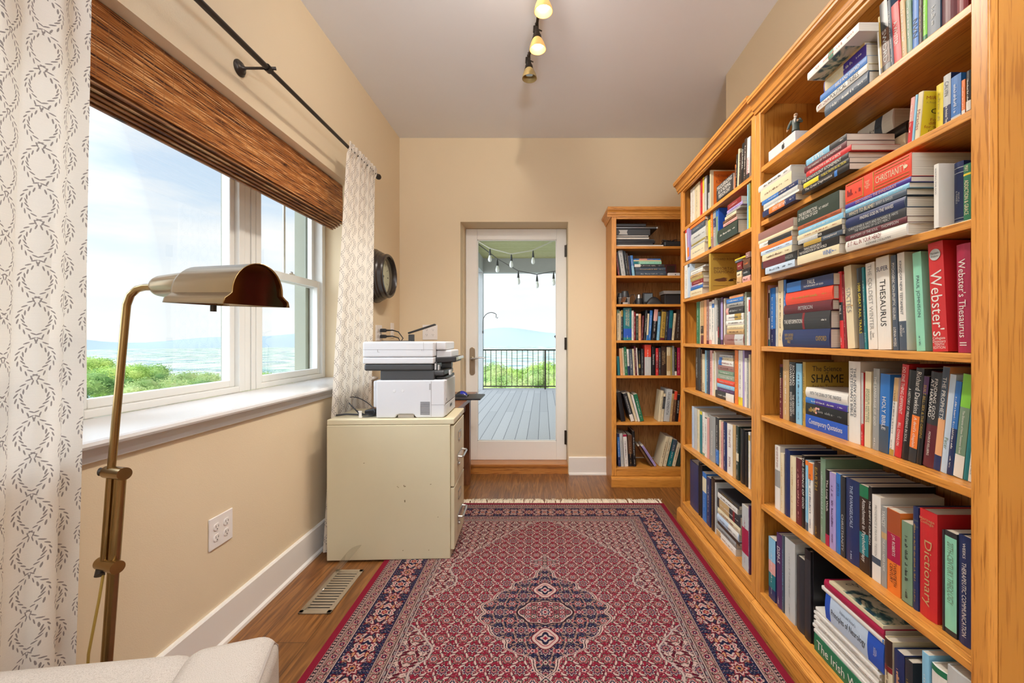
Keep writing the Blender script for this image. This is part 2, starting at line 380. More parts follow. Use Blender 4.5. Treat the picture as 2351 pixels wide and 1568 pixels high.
# exterior jambs outside of the glass
b = MB()
for y in (1.4125, 2.3585): b.box(-1.735, WX-0.092, y-0.06, y+0.06, zb-0.05, zt)
b.box(-1.80, -1.721, WY1-0.078, WY1+0.10, zb-0.1, zt+0.1); b.box(-1.83, -1.721, WY0-0.12, WY0+0.03, zb-0.1, zt+0.1)
struct(b.build('trim_3', M_ext), 'grey green exterior window trim', 'trim')
# ---------------------------------------------------------------- roller of woven wood: the shade
def mk_bamboo(dark):
    m, nt, N, L, b = newmat('woven_bamboo' + ('_dark' if dark else ''))
    t = N.new('ShaderNodeTexCoord'); s = N.new('ShaderNodeSeparateXYZ'); L.new(t.outputs['Object'], s.inputs[0])
    mz = N.new('ShaderNodeMath'); mz.operation = 'MULTIPLY'; mz.inputs[1].default_value = 290.0; fl = N.new('ShaderNodeMath'); fl.operation = 'FLOOR'
    L.new(s.outputs[2], mz.inputs[0]); L.new(mz.outputs[0], fl.inputs[0])
    my = N.new('ShaderNodeMath'); my.operation = 'MULTIPLY'; my.inputs[1].default_value = 7.0; ty = N.new('ShaderNodeMath'); ty.operation = 'ADD'
    tw = N.new('ShaderNodeMath'); tw.operation = 'MULTIPLY'; tw.inputs[1].default_value = 7.31
    L.new(fl.outputs[0], tw.inputs[0]); L.new(s.outputs[1], my.inputs[0]); L.new(my.outputs[0], ty.inputs[0]); L.new(tw.outputs[0], ty.inputs[1])
    cb = N.new('ShaderNodeCombineXYZ'); L.new(ty.outputs[0], cb.inputs[0]); L.new(fl.outputs[0], cb.inputs[1])
    wn = N.new('ShaderNodeTexNoise'); wn.inputs['Scale'].default_value = 1.3; wn.inputs['Detail'].default_value = 1; L.new(cb.outputs[0], wn.inputs[0])
    r = N.new('ShaderNodeValToRGB'); e = r.color_ramp.elements
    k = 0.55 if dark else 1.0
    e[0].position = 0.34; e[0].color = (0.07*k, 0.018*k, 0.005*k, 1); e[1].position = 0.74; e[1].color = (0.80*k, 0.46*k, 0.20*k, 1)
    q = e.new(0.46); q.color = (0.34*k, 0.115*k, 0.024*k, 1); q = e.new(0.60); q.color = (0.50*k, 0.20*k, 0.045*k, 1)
    wh = N.new('ShaderNodeTexWhiteNoise'); wh.noise_dimensions = '1D'; L.new(fl.outputs[0], wh.inputs['W'])
    w1 = N.new('ShaderNodeMath'); w1.operation = 'MULTIPLY_ADD'; w1.inputs[1].default_value = 0.24; L.new(wh.outputs['Value'], w1.inputs[0])
    w2 = N.new('ShaderNodeMath'); w2.operation = 'MULTIPLY_ADD'; w2.inputs[1].default_value = 0.9; w2.inputs[2].default_value = -0.04; L.new(wn.outputs[0], w2.inputs[0]); L.new(w2.outputs[0], w1.inputs[2])
    L.new(w1.outputs[0], r.inputs[0])
    # binding threads across the reeds
    wv = N.new('ShaderNodeMath'); wv.operation = 'MULTIPLY'; wv.inputs[1].default_value = 26.0; fr = N.new('ShaderNodeMath'); fr.operation = 'FRACT'
    L.new(s.outputs[1], wv.inputs[0]); L.new(wv.outputs[0], fr.inputs[0]); lt = N.new('ShaderNodeMath'); lt.operation = 'LESS_THAN'; lt.inputs[1].default_value = 0.09
    L.new(fr.outputs[0], lt.inputs[0]); mm = N.new('ShaderNodeMath'); mm.operation = 'MULTIPLY'; mm.inputs[1].default_value = 0.6; L.new(lt.outputs[0], mm.inputs[0])
    mx = N.new('ShaderNodeMixRGB'); mx.inputs[2].default_value = (0.36*k, 0.16*k, 0.05*k, 1); L.new(mm.outputs[0], mx.inputs[0]); L.new(r.outputs[0], mx.inputs[1])
    L.new(mx.outputs[0], b.inputs['Base Color']); b.inputs['Roughness'].default_value = 0.55
    return m
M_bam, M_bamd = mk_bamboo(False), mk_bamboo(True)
ys0, ys1 = WY0+0.01, 2.865
root = empty('woven_wood_shade', 'brown woven bamboo shade drawn up at the top of the window', 'window shade', (-1.346, ys0, 2.244))
def reeds(b, x, z0, z1, y0, y1, pitch=0.004, bulge=0.0016):
    n = int((z1-z0)/pitch); pts = []
    for i in range(n+1):
        z = z0+i*pitch; pts.append((x, z)); pts.append((x+bulge*random.uniform(0.5, 1.3), z+pitch*0.5))
    back = [(x-0.004, p) for p in (z0+n*pitch, z0)]
    b.prism(pts[:-1]+back, 1, y0, y1)
b = MB(); reeds(b, -1.346, 2.002, 2.2435, ys0, ys1); local(b, root, 'woven_panel', M_bam)
b = MB()
for i, (x, z0, z1) in enumerate([(-1.352, 1.990, 2.06), (-1.366, 1.978, 2.05), (-1.380, 1.968, 2.05), (-1.394, 1.958, 2.05), (-1.408, 1.950, 2.05)]):
    reeds(b, x, z0, z1, ys0, ys1-0.004*i, 0.006, 0.004)
    b.box(x-0.004, x+0.008, ys0, ys1-0.004*i, z0-0.006, z0)
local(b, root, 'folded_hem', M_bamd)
b = MB(); b.box(-1.43, -1.352, ys0, ys1, 2.20, 2.2435); local(b, root, 'headrail', M_oak_h)
# ---------------------------------------------------------------- glass door
DY = 4.066
root = bpy.data.objects.new('door_1', None); COL.objects.link(root); root.location = ((DX0+DX1)/2, DY, 0.062); root['kind'] = 'structure'; root['label'] = 'white full glass door to the deck'; root['category'] = 'door'
x0, x1, z0, z1 = -0.737, 0.2285-0.006, 0.0625, 2.262
b = MB()
gx0, gx1, gz0, gz1 = -0.6286, 0.127, 0.2407, 2.162
b.box(x0, gx0, DY, DY+0.045, z0, z1); b.box(gx1, x1, DY, DY+0.045, z0, z1); b.box(gx0, gx1, DY, DY+0.045, z0, gz0); b.box(gx0, gx1, DY, DY+0.045, gz1, z1)
local(b, root, 'door_panel', M_doorp, bevel=0.003)
b = MB(); rectframe(b, DY-0.006, DY, 0, 0, 0, 0, 0) if False else None
for (a, c, d, e_) in ((gx0, gx0+0.008, gz0, gz1), (gx1-0.008, gx1, gz0, gz1), (gx0, gx1, gz0, gz0+0.008), (gx0, gx1, gz1-0.008, gz1)):
    b.box(a, c, DY+0.006, DY+0.03, d, e_)
local(b, root, 'glazing_bead', M_dgrey if False else M_vinyl)
b = MB(); b.box(gx0, gx1, DY+0.016, DY+0.022, gz0, gz1); local(b, root, 'glass_pane', M_glass)
def hx(px): return (px-VX)*DY/F
def hz(py): return HC+(VY-py)*DY/F
# escutcheon + lever
b = MB(); cx = hx(1084.5); pz0, pz1 = hz(861), hz(797); r_ = 0.026
pts = []
for k in range(13): a = PI*k/12; pts.append((cx+r_*math.cos(a), pz1-r_+r_*math.sin(a)))
for k in range(13): a = PI+PI*k/12; pts.append((cx+r_*math.cos(a), pz0+r_+r_*math.sin(a)))
b.prism(pts, 1, DY-0.009, DY-0.0005)
h = local(b, root, 'door_handle', M_rose, bevel=0.003)
b = MB(); zl = hz(823)
b.lathe([(0.016, 0), (0.016, 0.012), (0.011, 0.02), (0.010, 0.05)], (cx, DY-0.009, zl), (0, -1, 0), 20)
b.tube([(cx, DY-0.055, zl), (cx+0.03, DY-0.058, zl+0.002), (cx+0.07, DY-0.056, zl+0.010), (cx+0.105, DY-0.052, zl+0.012), (cx+0.128, DY-0.048, zl+0.008)], [0.010, 0.009, 0.007, 0.006, 0.005], 12)
q = local(b, root, 'lever', M_chrome, smooth=True); q.parent = h
b = MB(); b.lathe([(0.009, 0), (0.009, 0.014)], (cx, DY-0.009, hz(848)), (0, -1, 0), 16); b.box(cx-0.003, cx+0.003, DY-0.03, DY-0.02, hz(852), hz(843))
q = local(b, root, 'thumb_turn', M_rose); q.parent = h
for (ya, yb_) in ((563, 590), (775, 803), (988, 1020)):
    b = MB(); b.lathe([(0.007, 0), (0.007, hz(ya)-hz(yb_))], (x1+0.0, DY-0.007, hz(yb_)), (0, 0, 1), 12); b.box(x1-0.02, x1-0.002, DY-0.003, DY-0.0005, hz(yb_), hz(ya)); b.box(x1-0.001, x1+0.0015, DY-0.05, DY-0.004, hz(yb_), hz(ya))
    local(b, root, 'hinge', M_bronze)
b = MB()
b.box(DX0+0.0005, x0-0.003, YB+0.12, DY+0.09, 0.062, DZ-0.0005); b.box(x1+0.003, DX1-0.0005, YB+0.12, DY+0.09, 0.062, DZ-0.0005) if DX1-0.0005 > x1+0.003 else None
b.box(DX0+0.0005, DX1-0.0005, DY+0.0, DY+0.09, z1+0.003, DZ-0.0005)
struct(b.build('trim_4', M_wall), 'plaster coloured jamb round the glass door', 'door jamb')
b = MB(); b.prism([(YB+0.008, 0), (YB+0.008, 0.062), (YB+0.0, 0.064), (YB-0.002, 0.080), (YB+0.01, 0.0845), (DY-0.002, 0.0615+0.0), (DY+0.09, 0.0605), (DY+0.09, 0)], 0, DX0+0.001, DX1-0.001)
struct(b.build('trim_5', M_thr), 'oak step under the glass door', 'threshold')
# ================================================================ BOOKCASES
XF, YF3 = 0.925, 3.516
def bookcase(name, label, loc, rot, w, d, shelves, zb, zo, zt, over0, over1, plinth_h=0.085):
    root = empty(name, label, 'bookcase', loc, rot, 'oak bookcases')
    st, t = 0.038, 0.020
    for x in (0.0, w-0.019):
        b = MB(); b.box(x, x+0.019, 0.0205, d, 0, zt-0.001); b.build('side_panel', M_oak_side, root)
    b = MB(); b.box(0.0192, w-0.0192, d-0.007, d-0.001, zb-0.02, zt-0.03); b.build('back_panel', M_oakback, root)
    for x in (0, w-st): MB().box(x, x+st, 0, 0.02, plinth_h+0.001, zt-0.002).build('face_stile', M_oak_v, root, bevel=0.0025)
    for a_, c_ in ((zo, zt-0.002), (plinth_h+0.001, zb-0.0205)): MB().box(st+0.0002, w-st-0.0002, 0.0006, 0.02, a_, c_).build('face_rail', M_oak_h, root, bevel=0.002)
    b = MB(); b.box(0.0195, w-0.0195, 0.0208, d-0.0072, zt-0.03, zt-0.01); b.build('top_panel', M_oak_h, root)
    for z in list(shelves)+[zb]:
        b = MB()
        if z == zb: b.box(0.0195, w-0.0195, 0.0003, d-0.0072, z-0.0200, z)
        else: b.box(0.0195, w-0.0195, 0.012 if False else 0.0205, d-0.0072, z-0.0205, z); 
        if z != zb: b.box(st+0.0004, w-st-0.0004, 0.004, 0.0205, z-0.0205, z)
        b.build('shelf', M_oak_h, root, bevel=0.002)
    # crown
    hc = 0.072; z0 = zt-hc
    pr = [(0.0, z0), (-0.006, z0), (-0.008, z0+0.012), (-0.014, z0+0.017), (-0.018, z0+0.034), (-0.027, z0+0.046), (-0.036, z0+0.049), (-0.037, z0+0.056), (-0.040, z0+0.060), (-0.040, z0+0.070), (-0.037, z0+0.0745), (0.0, z0+0.0745)]
    b = MB(); b.prism([(p[0]-0.0003, p[1]) for p in pr], 0, -0.038*over0, w+0.038*over1)
    if over0: b.prism([(p[0]-0.0003, p[1]) for p in pr], 1, 0.0, d-0.001)
    if over1: b.prism([(w-p[0]+0.0003, p[1]) for p in pr], 1, 0.0, d-0.001)
    b.build('crown_molding', M_oak_h, root)
    hp = plinth_h
    pr = [(-0.0003, 0.001), (-0.024, 0.001), (-0.024, hp-0.020), (-0.0225, hp-0.014), (-0.019, hp-0.011), (-0.019, hp-0.008), (-0.013, hp-0.004), (-0.006, hp), (-0.0003, hp)]
    b = MB(); b.prism(pr, 0, 0 if not over0 else -0.006, w)
    b.build('plinth', M_oak_h, root)
    return root
SH_AB = [1.948, 1.718, 1.480, 1.187, 0.893, 0.515]
SH_C = [1.981, 1.739, 1.503, 1.204, 0.912, 0.525]
YA0, YB0, YB1 = 2.873, 1.8595, 0.886
bookcase('bookcase', 'tall oak bookcase nearest the viewer, end panel at the right edge', (XF, YB0-0.0012, 0), (0, 0, -PI/2), YB0-YB1-0.0012, 0.324, SH_AB, 0.137, 2.177, 2.262, 0, 1)
bookcase('bookcase', 'tall oak bookcase in the middle, past the seam between the pair', (XF, YA0, 0), (0, 0, -PI/2), YA0-YB0, 0.324, SH_AB, 0.137, 2.192, 2.275, 1, 0)
bookcase('bookcase', 'small far oak bookcase against the end wall, facing the viewer', (0.565, YF3, 0), (0, 0, 0), 0.985, 0.318, SH_C, 0.150, 2.204, 2.293, 1, 0)
# ================================================================ BOOKS
PAL = {
 'white': 'd9d6ce', 'cream': 'd3c6a4', 'tan': 'b89868', 'brown': '5b3a26', 'black': '16171b', 'grey': '8e8f8c', 'silver': 'b5b8b6',
 'navy': '1c2c58', 'blue': '2a6cb4', 'light blue': '7fb6d2', 'pale blue': 'b4c6d8', 'teal': '157078', 'green': '1b6b48', 'dark green': '26372f',
 'olive': '9a8a48', 'mint': '86c9ac', 'yellow': 'd6c22c', 'gold': 'a88a3a', 'orange': 'dd7428', 'red': 'c0262a', 'dark red': '7c1a22', 'maroon': '5b1d28',
 'mauve': '8e6660', 'purple': '4a2a56', 'lilac': '9e8fc0', 'pink': 'd29a92', 'slate': '3f4d5c', 'charcoal': '2b2d31', 'coral': 'd8452f', 'crimson': 'a01540',
 'grey green': '8b9684', 'sage': '6f8a72', 'cobalt': '1d4fb0', 'dark brown': '33221a', 'peach': 'd8a070', 'violet': '3b2a86', 'lime': '7cc23c', 'rust': '9a4a26'}
def cover_mat(c, gloss=None):
    g = {'black': 0.32, 'navy': 0.38}.get(c, 0.42) if gloss is None else gloss
    return plain('cover_'+c.replace(' ', '_'), PAL[c], g, var=0.06, scale=14)
def ink_mat(c): return plain('ink_'+c.replace(' ', '_'), PAL.get(c, c), 0.5)
ORD = ['', 'first', 'second', 'third', 'fourth', 'fifth', 'sixth', 'seventh', 'eighth', 'ninth', 'tenth', 'eleventh', 'twelfth', 'thirteenth', 'fourteenth',
       'fifteenth', 'sixteenth', 'seventeenth', 'eighteenth', 'nineteenth', 'twentieth', 'twenty-first', 'twenty-second', 'twenty-third', 'twenty-fourth', 'twenty-fifth', 'twenty-sixth', 'twenty-seventh', 'twenty-eighth', 'twenty-ninth', 'thirtieth']
ROWN = ['', 'top', 'second', 'third', 'fourth', 'fifth', 'sixth', 'bottom']
def squiggle(parent, m, org, xd, yd, length, height, seed):
    """illegible small print: a line of short strokes"""
    R = random.Random(seed); b = MB(); xd, yd, org = Vector(xd), Vector(yd), Vector(org); nd = xd.cross(yd)*0.0004
    x = -length/2
    while x < length/2:
        w = R.uniform(0.08, 0.30)*height
        if R.random() < 0.15: x += height*0.5; continue
        h = height*R.choice((1.0, 0.62, 0.62, 0.30)); y0 = -height*0.5+(height*R.choice((0, 0.32)) if h < height*0.5 else 0)
        q = [org+xd*x+yd*y0+nd, org+xd*(x+w)+yd*y0+nd, org+xd*(x+w)+yd*(y0+h)+nd, org+xd*x+yd*(y0+h)+nd]
        b._f([b.bm.verts.new(v) for v in q]); x += w+height*0.12
    if len(b.bm.verts) == 0: b.bm.free(); return
    return b.build('lettering', m, parent)
def make_book(t, h, d, colour, tcol, title, bands=(), kind='p', flat=False, seed=0, name='book'):
    """local frame: spine at y=0 facing -y, thickness +x, height +z"""
    root = bpy.data.objects.new(name, None); COL.objects.link(root); root.empty_display_size = 0.02
    c = 0.0022 if kind != 'p' else 0.0007; c = min(c, t*0.15); m = 0.0028 if kind == 'h' else 0.0006
    bulge = min(0.004, t*0.12) if kind == 'h' else (0.0012 if t > 0.01 else 0.0004)
    n = 6
    out = [(t, d)]+[(t-t*i/n if 0 < i < n else (t if i == 0 else 0), bulge-bulge*math.sin(PI*i/n)) for i in range(n+1)]+[(0, d)]
    inn = [(c, d), (c, bulge+c), (t-c, bulge+c), (t-c, d)]
    b = MB(); bm = b.bm; P = out+inn; k = len(P)
    A = [bm.verts.new((p[0], p[1], 0)) for p in P]; B = [bm.verts.new((p[0], p[1], h)) for p in P]
    for i in range(k): b._f([A[i], A[(i+1) % k], B[(i+1) % k], B[i]])
    # caps split in three convex strips
    no = len(out)
    for V in (A, B):
        b._f([V[0], V[1], V[no+2], V[no+3]]); b._f([V[no-2], V[no-1], V[no], V[no+1]]); b._f(V[1:no-1]+[V[no+1], V[no+2]])
    cm = cover_mat(colour)
    b.build('cover', cm, root)
    b = MB()
    if kind == 'b': b.box(c+0.001, t-c-0.001, bulge+0.012, d-0.012, 0.006, h-0.010)
    else: b.box(c+0.0001, t-c-0.0001, bulge+c+0.0002, d-m, m, h-m)
    b.build('page_block', M_pages, root)
    for (bc, f0, f1) in bands:
        b = MB(); b.prism([(p[0], p[1]-0.0003) for p in out[1:-1]]+[(0.0001, bulge+0.0009), (t-0.0001, bulge+0.0009)], 2, h*f0+0.0004, h*f1-0.0004)
        b.build('spine_band', cover_mat(bc), root)
    L_, H_ = h*0.82, t*0.60
    if flat: pass
    xd, yd = (0, 0, -1), (1, 0, 0)
    yy = -0.0004 if bands else -0.0001
    if title and t > 0.006:
        im = ink_mat(tcol)
        if title == '*':
            squiggle(root, im, (t/2, yy-0.0002, h*0.56), xd, yd, h*0.55, min(t*0.32, 0.009), seed)
            if h > 0.15: squiggle(root, im, (t/2, yy-0.0002, h*0.14), xd, yd, h*0.12, min(t*0.25, 0.006), seed+1)
        else:
            parts = title.split('|')
            for p in parts:       # text@centre_fraction@length_fraction@height_fraction@colour
                q = p.split('@'); cf = float(q[1]) if len(q) > 1 and q[1] else 0.5
                lf = float(q[2]) if len(q) > 2 and q[2] else 0.82; hf = float(q[3]) if len(q) > 3 and q[3] else 0.58
                mm = ink_mat(q[4]) if len(q) > 4 and q[4] else im
                body = q[0].replace('/', '\n'); vo = float(q[5])*t if len(q) > 5 else 0.0
                if body == '*': squiggle(root, im, (t/2, yy-0.0002, h*0.10), xd, yd, h*0.10, min(t*0.22, 0.006), seed); continue
                if body.startswith('^'):        # read across the spine
                    lettering('lettering', body[1:], mm, root, (t/2, yy, h*cf), (1, 0, 0), (0, 0, 1), t*0.86, h*lf, 0.4, 1.6)
                else:
                    lettering('lettering', body, mm, root, (t/2+vo, yy, h*cf), xd, yd, h*lf, t*hf, 0.55, 1.35)
    return root
class Case:
    def __init__(s, kind, name, Y0, Y1, shelves, zb, zo, frames):
        s.kind, s.name, s.Y0, s.Y1 = kind, name, Y0, Y1
        s.z = [None]+list(shelves)+[zb]; s.top = [None, zo]+[q-0.0205 for q in shelves]; s.frames = frames; s.w = Y0-Y1 if kind == 'R' else 0.985
    def u(s, px, P):
        if s.kind == 'R': return s.Y0-F*P/(px-VX)
        return (px-VX)*P/F-0.565
    def zz(s, px, py, P):
        Y = F*P/(px-VX) if s.kind == 'R' else P
        return HC+(VY-py)*Y/F
    def v(s, P): return P-XF if s.kind == 'R' else P-YF3
    def world(s, u, v, z):
        return Vector((XF+v, s.Y0-u, z)) if s.kind == 'R' else Vector((0.565+u, YF3+v, z))
    def rz(s): return Matrix.Rotation(-PI/2, 3, 'Z') if s.kind == 'R' else Matrix.Identity(3)
CA = Case('R', 'middle bookcase', YA0, YB0, SH_AB, 0.137, 2.192, None)
CB = Case('R', 'nearest bookcase', YB0-0.0012, YB1, SH_AB, 0.137, 2.177, None)
CC = Case('B', 'far corner bookcase', 0, 0, SH_C, 0.150, 2.204, None)
FR = {'N1': (1840, 0, 5.8775), 'Z1': (1700, 0, 3.6114), 'Z2': (1700, 300, 3.6114), 'Z3': (1700, 580, 3.6114), 'Z4': (1700, 800, 3.6114), 'Z5': (1700, 980, 3.6114), 'Z6': (1700, 1180, 3.6114),
      'P2': (1740, 200, 2.688), 'P3': (1740, 380, 2.688), 'F1': (1560, 330, 12.061), 'F2': (1560, 450, 12.061), 'F3': (1560, 560, 12.061), 'F4': (1580, 660, 11.2), 'F5': (1580, 790, 10.453),
      'F6': (1570, 920, 7.84), 'F7': (1570, 1030, 5.807), 'C1': (1405, 490, 10.4545), 'C2': (1405, 640, 10.4545), 'C3': (1405, 785, 8.0424), 'C7': (1405, 960, 9.8)}
BOOKS = {}
def cname(colour, bands):
    bc = [x[0] for x in bands if x[0] != colour]
    return colour+(' and '+bc[0] if bc else '')
def parse(line):
    left, _, title = line.partition('|')
    tk = left.split(); nums = [float(x) for x in tk[:3]]; op = {}; bands = []
    colour, tcol = tk[3].replace('_', ' '), tk[4].replace('_', ' ')
    for k in tk[5:]:
        if k.startswith('k='): c_, a, b_ = k[2:].split(':'); bands.append((c_.replace('_', ' '), float(a), float(b_)))
        elif k in ('h', 'b', '~'): op[k] = 1
        elif k.startswith('id='): op['id'] = k[3:]
        else: op[k[0]] = float(k[1:])
    return nums, colour, tcol, bands, op, title.strip()
def noun(op, t): return 'binder' if 'b' in op else ('hardback' if 'h' in op else 'paperback')
def sizew(t): return 'thin ' if t < 0.013 else ('thick ' if t > 0.036 else '')
def quoted(title, op):
    if '~' in op or title in ('', '*'): return ''
    s = title.split('|')[0].split('@')[0].replace('/', ' ').replace('^', '').strip()
    return s
BOOKDICT = {}; LASTU = {}; CNT = {}
def uprights(case, row, fr, spec, P=None, umax=None):
    P0 = P if P is not None else (0.972 if case.kind == 'R' else YF3+0.045)
    x0, y0, sc = FR[fr]; z = case.z[row]; top = case.top[row]
    lines = [l for l in spec.strip().split('\n') if l.strip()]; G = []
    prev = 0.0205; key = (case.name, row)
    for i, l in enumerate(lines):
        (a, c, yt), colour, tcol, bands, op, title = parse(l)
        Pp = op.get('X', P0); ua, ub = case.u(x0+a/sc, Pp), case.u(x0+c/sc, Pp)
        if i == 0 and key in LASTU and ub > LASTU[key]-0.09: prev = LASTU[key]+0.0006
        ua = max(ua, prev); ub = min(max(ub, ua+0.006), case.w-0.0205)
        if ub-ua < 0.005: ua = ub-0.006
        h = case.zz(x0+a/sc, y0+yt/sc, Pp)-z
        G.append([ua, ub, max(h, 0.10), math.radians(op.get('R', 0)-op.get('L', 0))]); prev = ub
    n = len(G)
    for i in range(n-2, -1, -1):      # books lean on their left neighbour: it leans as far
        gap = max(0, G[i+1][0]-G[i][1])/min(G[i][2], G[i+1][2])
        if G[i+1][3] < 0 and G[i][3] > G[i+1][3]+gap: G[i][3] = G[i+1][3]+gap
    lim = (G[0][0]-0.0205)/G[0][2]
    if G[0][3] < -lim: G[0][3] = -lim
    for i in range(1, n):
        gap = max(0, G[i][0]-G[i-1][1])/min(G[i][2], G[i-1][2])
        if G[i-1][3] > G[i][3]+gap+1e-4:
            if G[i][3] >= 0: G[i][3] = G[i-1][3]-gap
            else: G[i][0] += min(G[i][2], G[i-1][2])*(G[i-1][3]-G[i][3]-gap)*0.9; G[i][1] = max(G[i][1], G[i][0]+0.006)
    for i, l in enumerate(lines):
        (a, c, yt), colour, tcol, bands, op, title = parse(l)
        Pp = op.get('X', P0); ua, ub, h, lean = G[i]
        h = min(h/math.cos(lean), (top-z-0.004)/math.cos(lean)-abs(ub-ua)*abs(math.sin(lean))); t = (ub-ua)*math.cos(lean)-0.0004
        if i == n-1: LASTU[key] = ub
        v = case.v(Pp); dmax = 0.312-v
        d = min(op.get('d', min(0.66*h+0.02, 0.19)), dmax)
        root = make_book(t, h, d, colour, tcol, title, bands, 'b' if 'b' in op else ('h' if 'h' in op else 'p'), seed=hash((row, i)) & 0xffff, name=noun(op, t)+'_book' if 'b' not in op else 'binder')
        R = case.rz() @ Matrix.Rotation(lean, 3, 'Y')
        if lean >= 0: off = (ub-t*math.cos(lean)-0.0002, z+t*math.sin(lean))
        else: off = (ua+0.0002, z)
        root.matrix_world = Matrix.Translation(case.world(off[0], v, off[1]+0.0004)) @ R.to_4x4()
        q = quoted(title, op); who = f"{sizew(t)}{cname(colour, bands)} {noun(op, t)}"
        if q and len(q.split()) <= 4: who += f" lettered {q}"
        CNT[key] = CNT.get(key, 0)+1; pos = f"{ORD[CNT[key]]} upright from left"
        lab = f"{who}, {pos}, {ROWN[row]} shelf, {case.name}"
        if len(lab.split()) > 16: lab = lab.replace(f' lettered {q}', '')
        root['label'] = lab; root['category'] = 'binder' if 'b' in op else 'book'
        root['group'] = f"upright books on the {ROWN[row]} shelf of the {case.name}"
        if 'id' in op: BOOKDICT[op['id']] = (root, t, h, d)
def stack(case, row, fr, which, spec, P, d=0.15, z0=None):
    """books lying flat, listed from the bottom up; third number is the top edge at the right end"""
    x0, y0, sc = FR[fr]; z = case.z[row] if z0 is None else z0; key = (case.name, row); base0 = LASTU.get(key)
    lines = [l for l in spec.strip().split('\n') if l.strip()]
    for i, l in enumerate(lines):
        (a, c, yt), colour, tcol, bands, op, title = parse(l)
        Pp = op.get('X', P); ua, ub = case.u(x0+a/sc, Pp), case.u(x0+c/sc, Pp)
        zt = case.zz(x0+c/sc, y0+yt/sc, Pp); t = max(zt-z, 0.008)
        if 'T' in op: t = op['T']
        v = case.v(Pp); dd = min(op.get('d', d), 0.312-v)
        ua = max(ua, 0.0212); ub = min(ub, case.w-0.0212)
        if base0 is not None and P < 1.0 and z0 is None: ua = max(ua, base0+0.0006)
        if P < 1.0: LASTU[key] = max(LASTU.get(key, 0), ub)
        root = make_book(t-0.0005, ub-ua, dd, colour, tcol, title, bands, 'h' if 'h' in op else 'p', flat=True, seed=hash((row, i, 7)) & 0xffff, name=noun(op, t)+'_book')
        R = case.rz() @ Matrix.Rotation(-PI/2, 3, 'Y')
        root.matrix_world = Matrix.Translation(case.world(ub, v, z+0.0004)) @ R.to_4x4()
        z += t
        q = quoted(title, op); who = f"{sizew(t)}{cname(colour, bands)} {noun(op, t)}"
        if q and len(q.split()) <= 3: who += f" lettered {q}"
        n = len(lines); o_ = 'bottom' if i == 0 else ('top' if i == n-1 else ORD[i+1]+' up')
        lab = f"{who} lying {o_} in {'its' if which == 'only' else which} pile, {ROWN[row]} shelf, {case.name}"
        if len(lab.split()) > 16: lab = lab.replace(f' lettered {q}', '')
        root['label'] = lab; root['category'] = 'book'
        root['group'] = f"books lying in the {'' if which == 'only' else which+' '}pile on the {ROWN[row]} shelf of the {case.name}"
        if 'id' in op: BOOKDICT[op['id']] = (root, t, ub-ua, dd)
    return z
# ================================================================ NEAREST BOOKCASE, rows from the top
zt1 = stack(CB, 1, 'N1', 'only', '''
310 890 945 slate white h |*
200 885 845 cream charcoal h ~ k=white:0.0:1.0 |POLITICAL TRIBES@0.42@0.55@0.6|AMY CHUA@0.84@0.26@0.5@dark red
250 878 745 blue white ~ |BIBLE AND SWORD@0.38@0.5@0.5
300 868 592 violet white k=cream:0.50:0.97 ~ |*
320 850 568 tan brown |*
''', 0.930, 0.17)
stack(CB, 1, 'N1', 'overhanging', '''
80 770 305 white rust T0.024 k=green:0.45:0.55 ~ id=overhang |*
''', 0.880, 0.22, z0=zt1+0.0005)
uprights(CB, 1, 'N1', '''
885 970 500 white grey |*
972 1062 300 gold dark_brown k=dark_brown:0.0:0.12 |*
1066 1200 60 black silver k=brown:0.1:0.6 |SWORD@0.36@0.5@0.5
1200 1246 -20 slate white |*
1250 1350 60 red white L4 ~ |A WRITER@0.5@0.4@0.5
1352 1420 0 tan white L3 |*
1422 1492 0 sage white L2 |*
1494 1574 0 blue black |NVN@0.4@0.5@0.7
1576 1632 0 dark_brown tan |*
1634 1690 0 lime white k=green:0.0:0.15 |*
1694 1866 0 slate silver d0.16 |*
1874 2078 0 maroon maroon h |
2082 2236 0 dark_red maroon h |
''', P=0.937)
stack(CB, 2, 'P2', 'left', '''
28 230 655 navy white k=orange:0.30:0.78 ~ |GREAT BRITAIN@0.46@0.4@0.6|*
36 254 627 white navy |WHAT'S GOD/MEN'S IDEAS?@0.6@0.55@0.7
34 245 600 silver white |*
24 245 570 blue white k=navy:0.0:0.5 |*
15 206 516 cream brown |*
2 200 478 white charcoal h |*
''', 0.905, 0.10)
stack(CB, 2, 'P2', 'middle', '''
272 562 466 black white k=blue:0.22:0.28 |The Great Depression@0.62@0.6@0.62
276 562 432 charcoal yellow k=yellow:0.62:0.98 |PUBLIC FAITH IN ACTION@0.3@0.5@0.5
268 556 400 charcoal white |THE NONVIOLENT ATONEMENT@0.55@0.85@0.6
298 574 352 red white ~ |HOW DOCTOR to BACK on BACK@0.55@0.7@0.5
286 545 328 maroon white |THE SHAKING OF THE FOUNDATIONS@0.5@0.8@0.35
294 545 285 charcoal white k=light_blue:0.38:0.98 ~ |EWIL@0.65@0.3@0.8|*
''', 0.90, 0.145)
stack(CB, 2, 'P2', 'rear', '''
640 900 330 brown tan T0.034
640 905 300 tan white T0.032
645 910 262 cream brown T0.036
655 915 212 black grey h T0.034
610 830 130 white charcoal h k=slate:0.28:0.48 ~ |*
''', 1.055, 0.15)
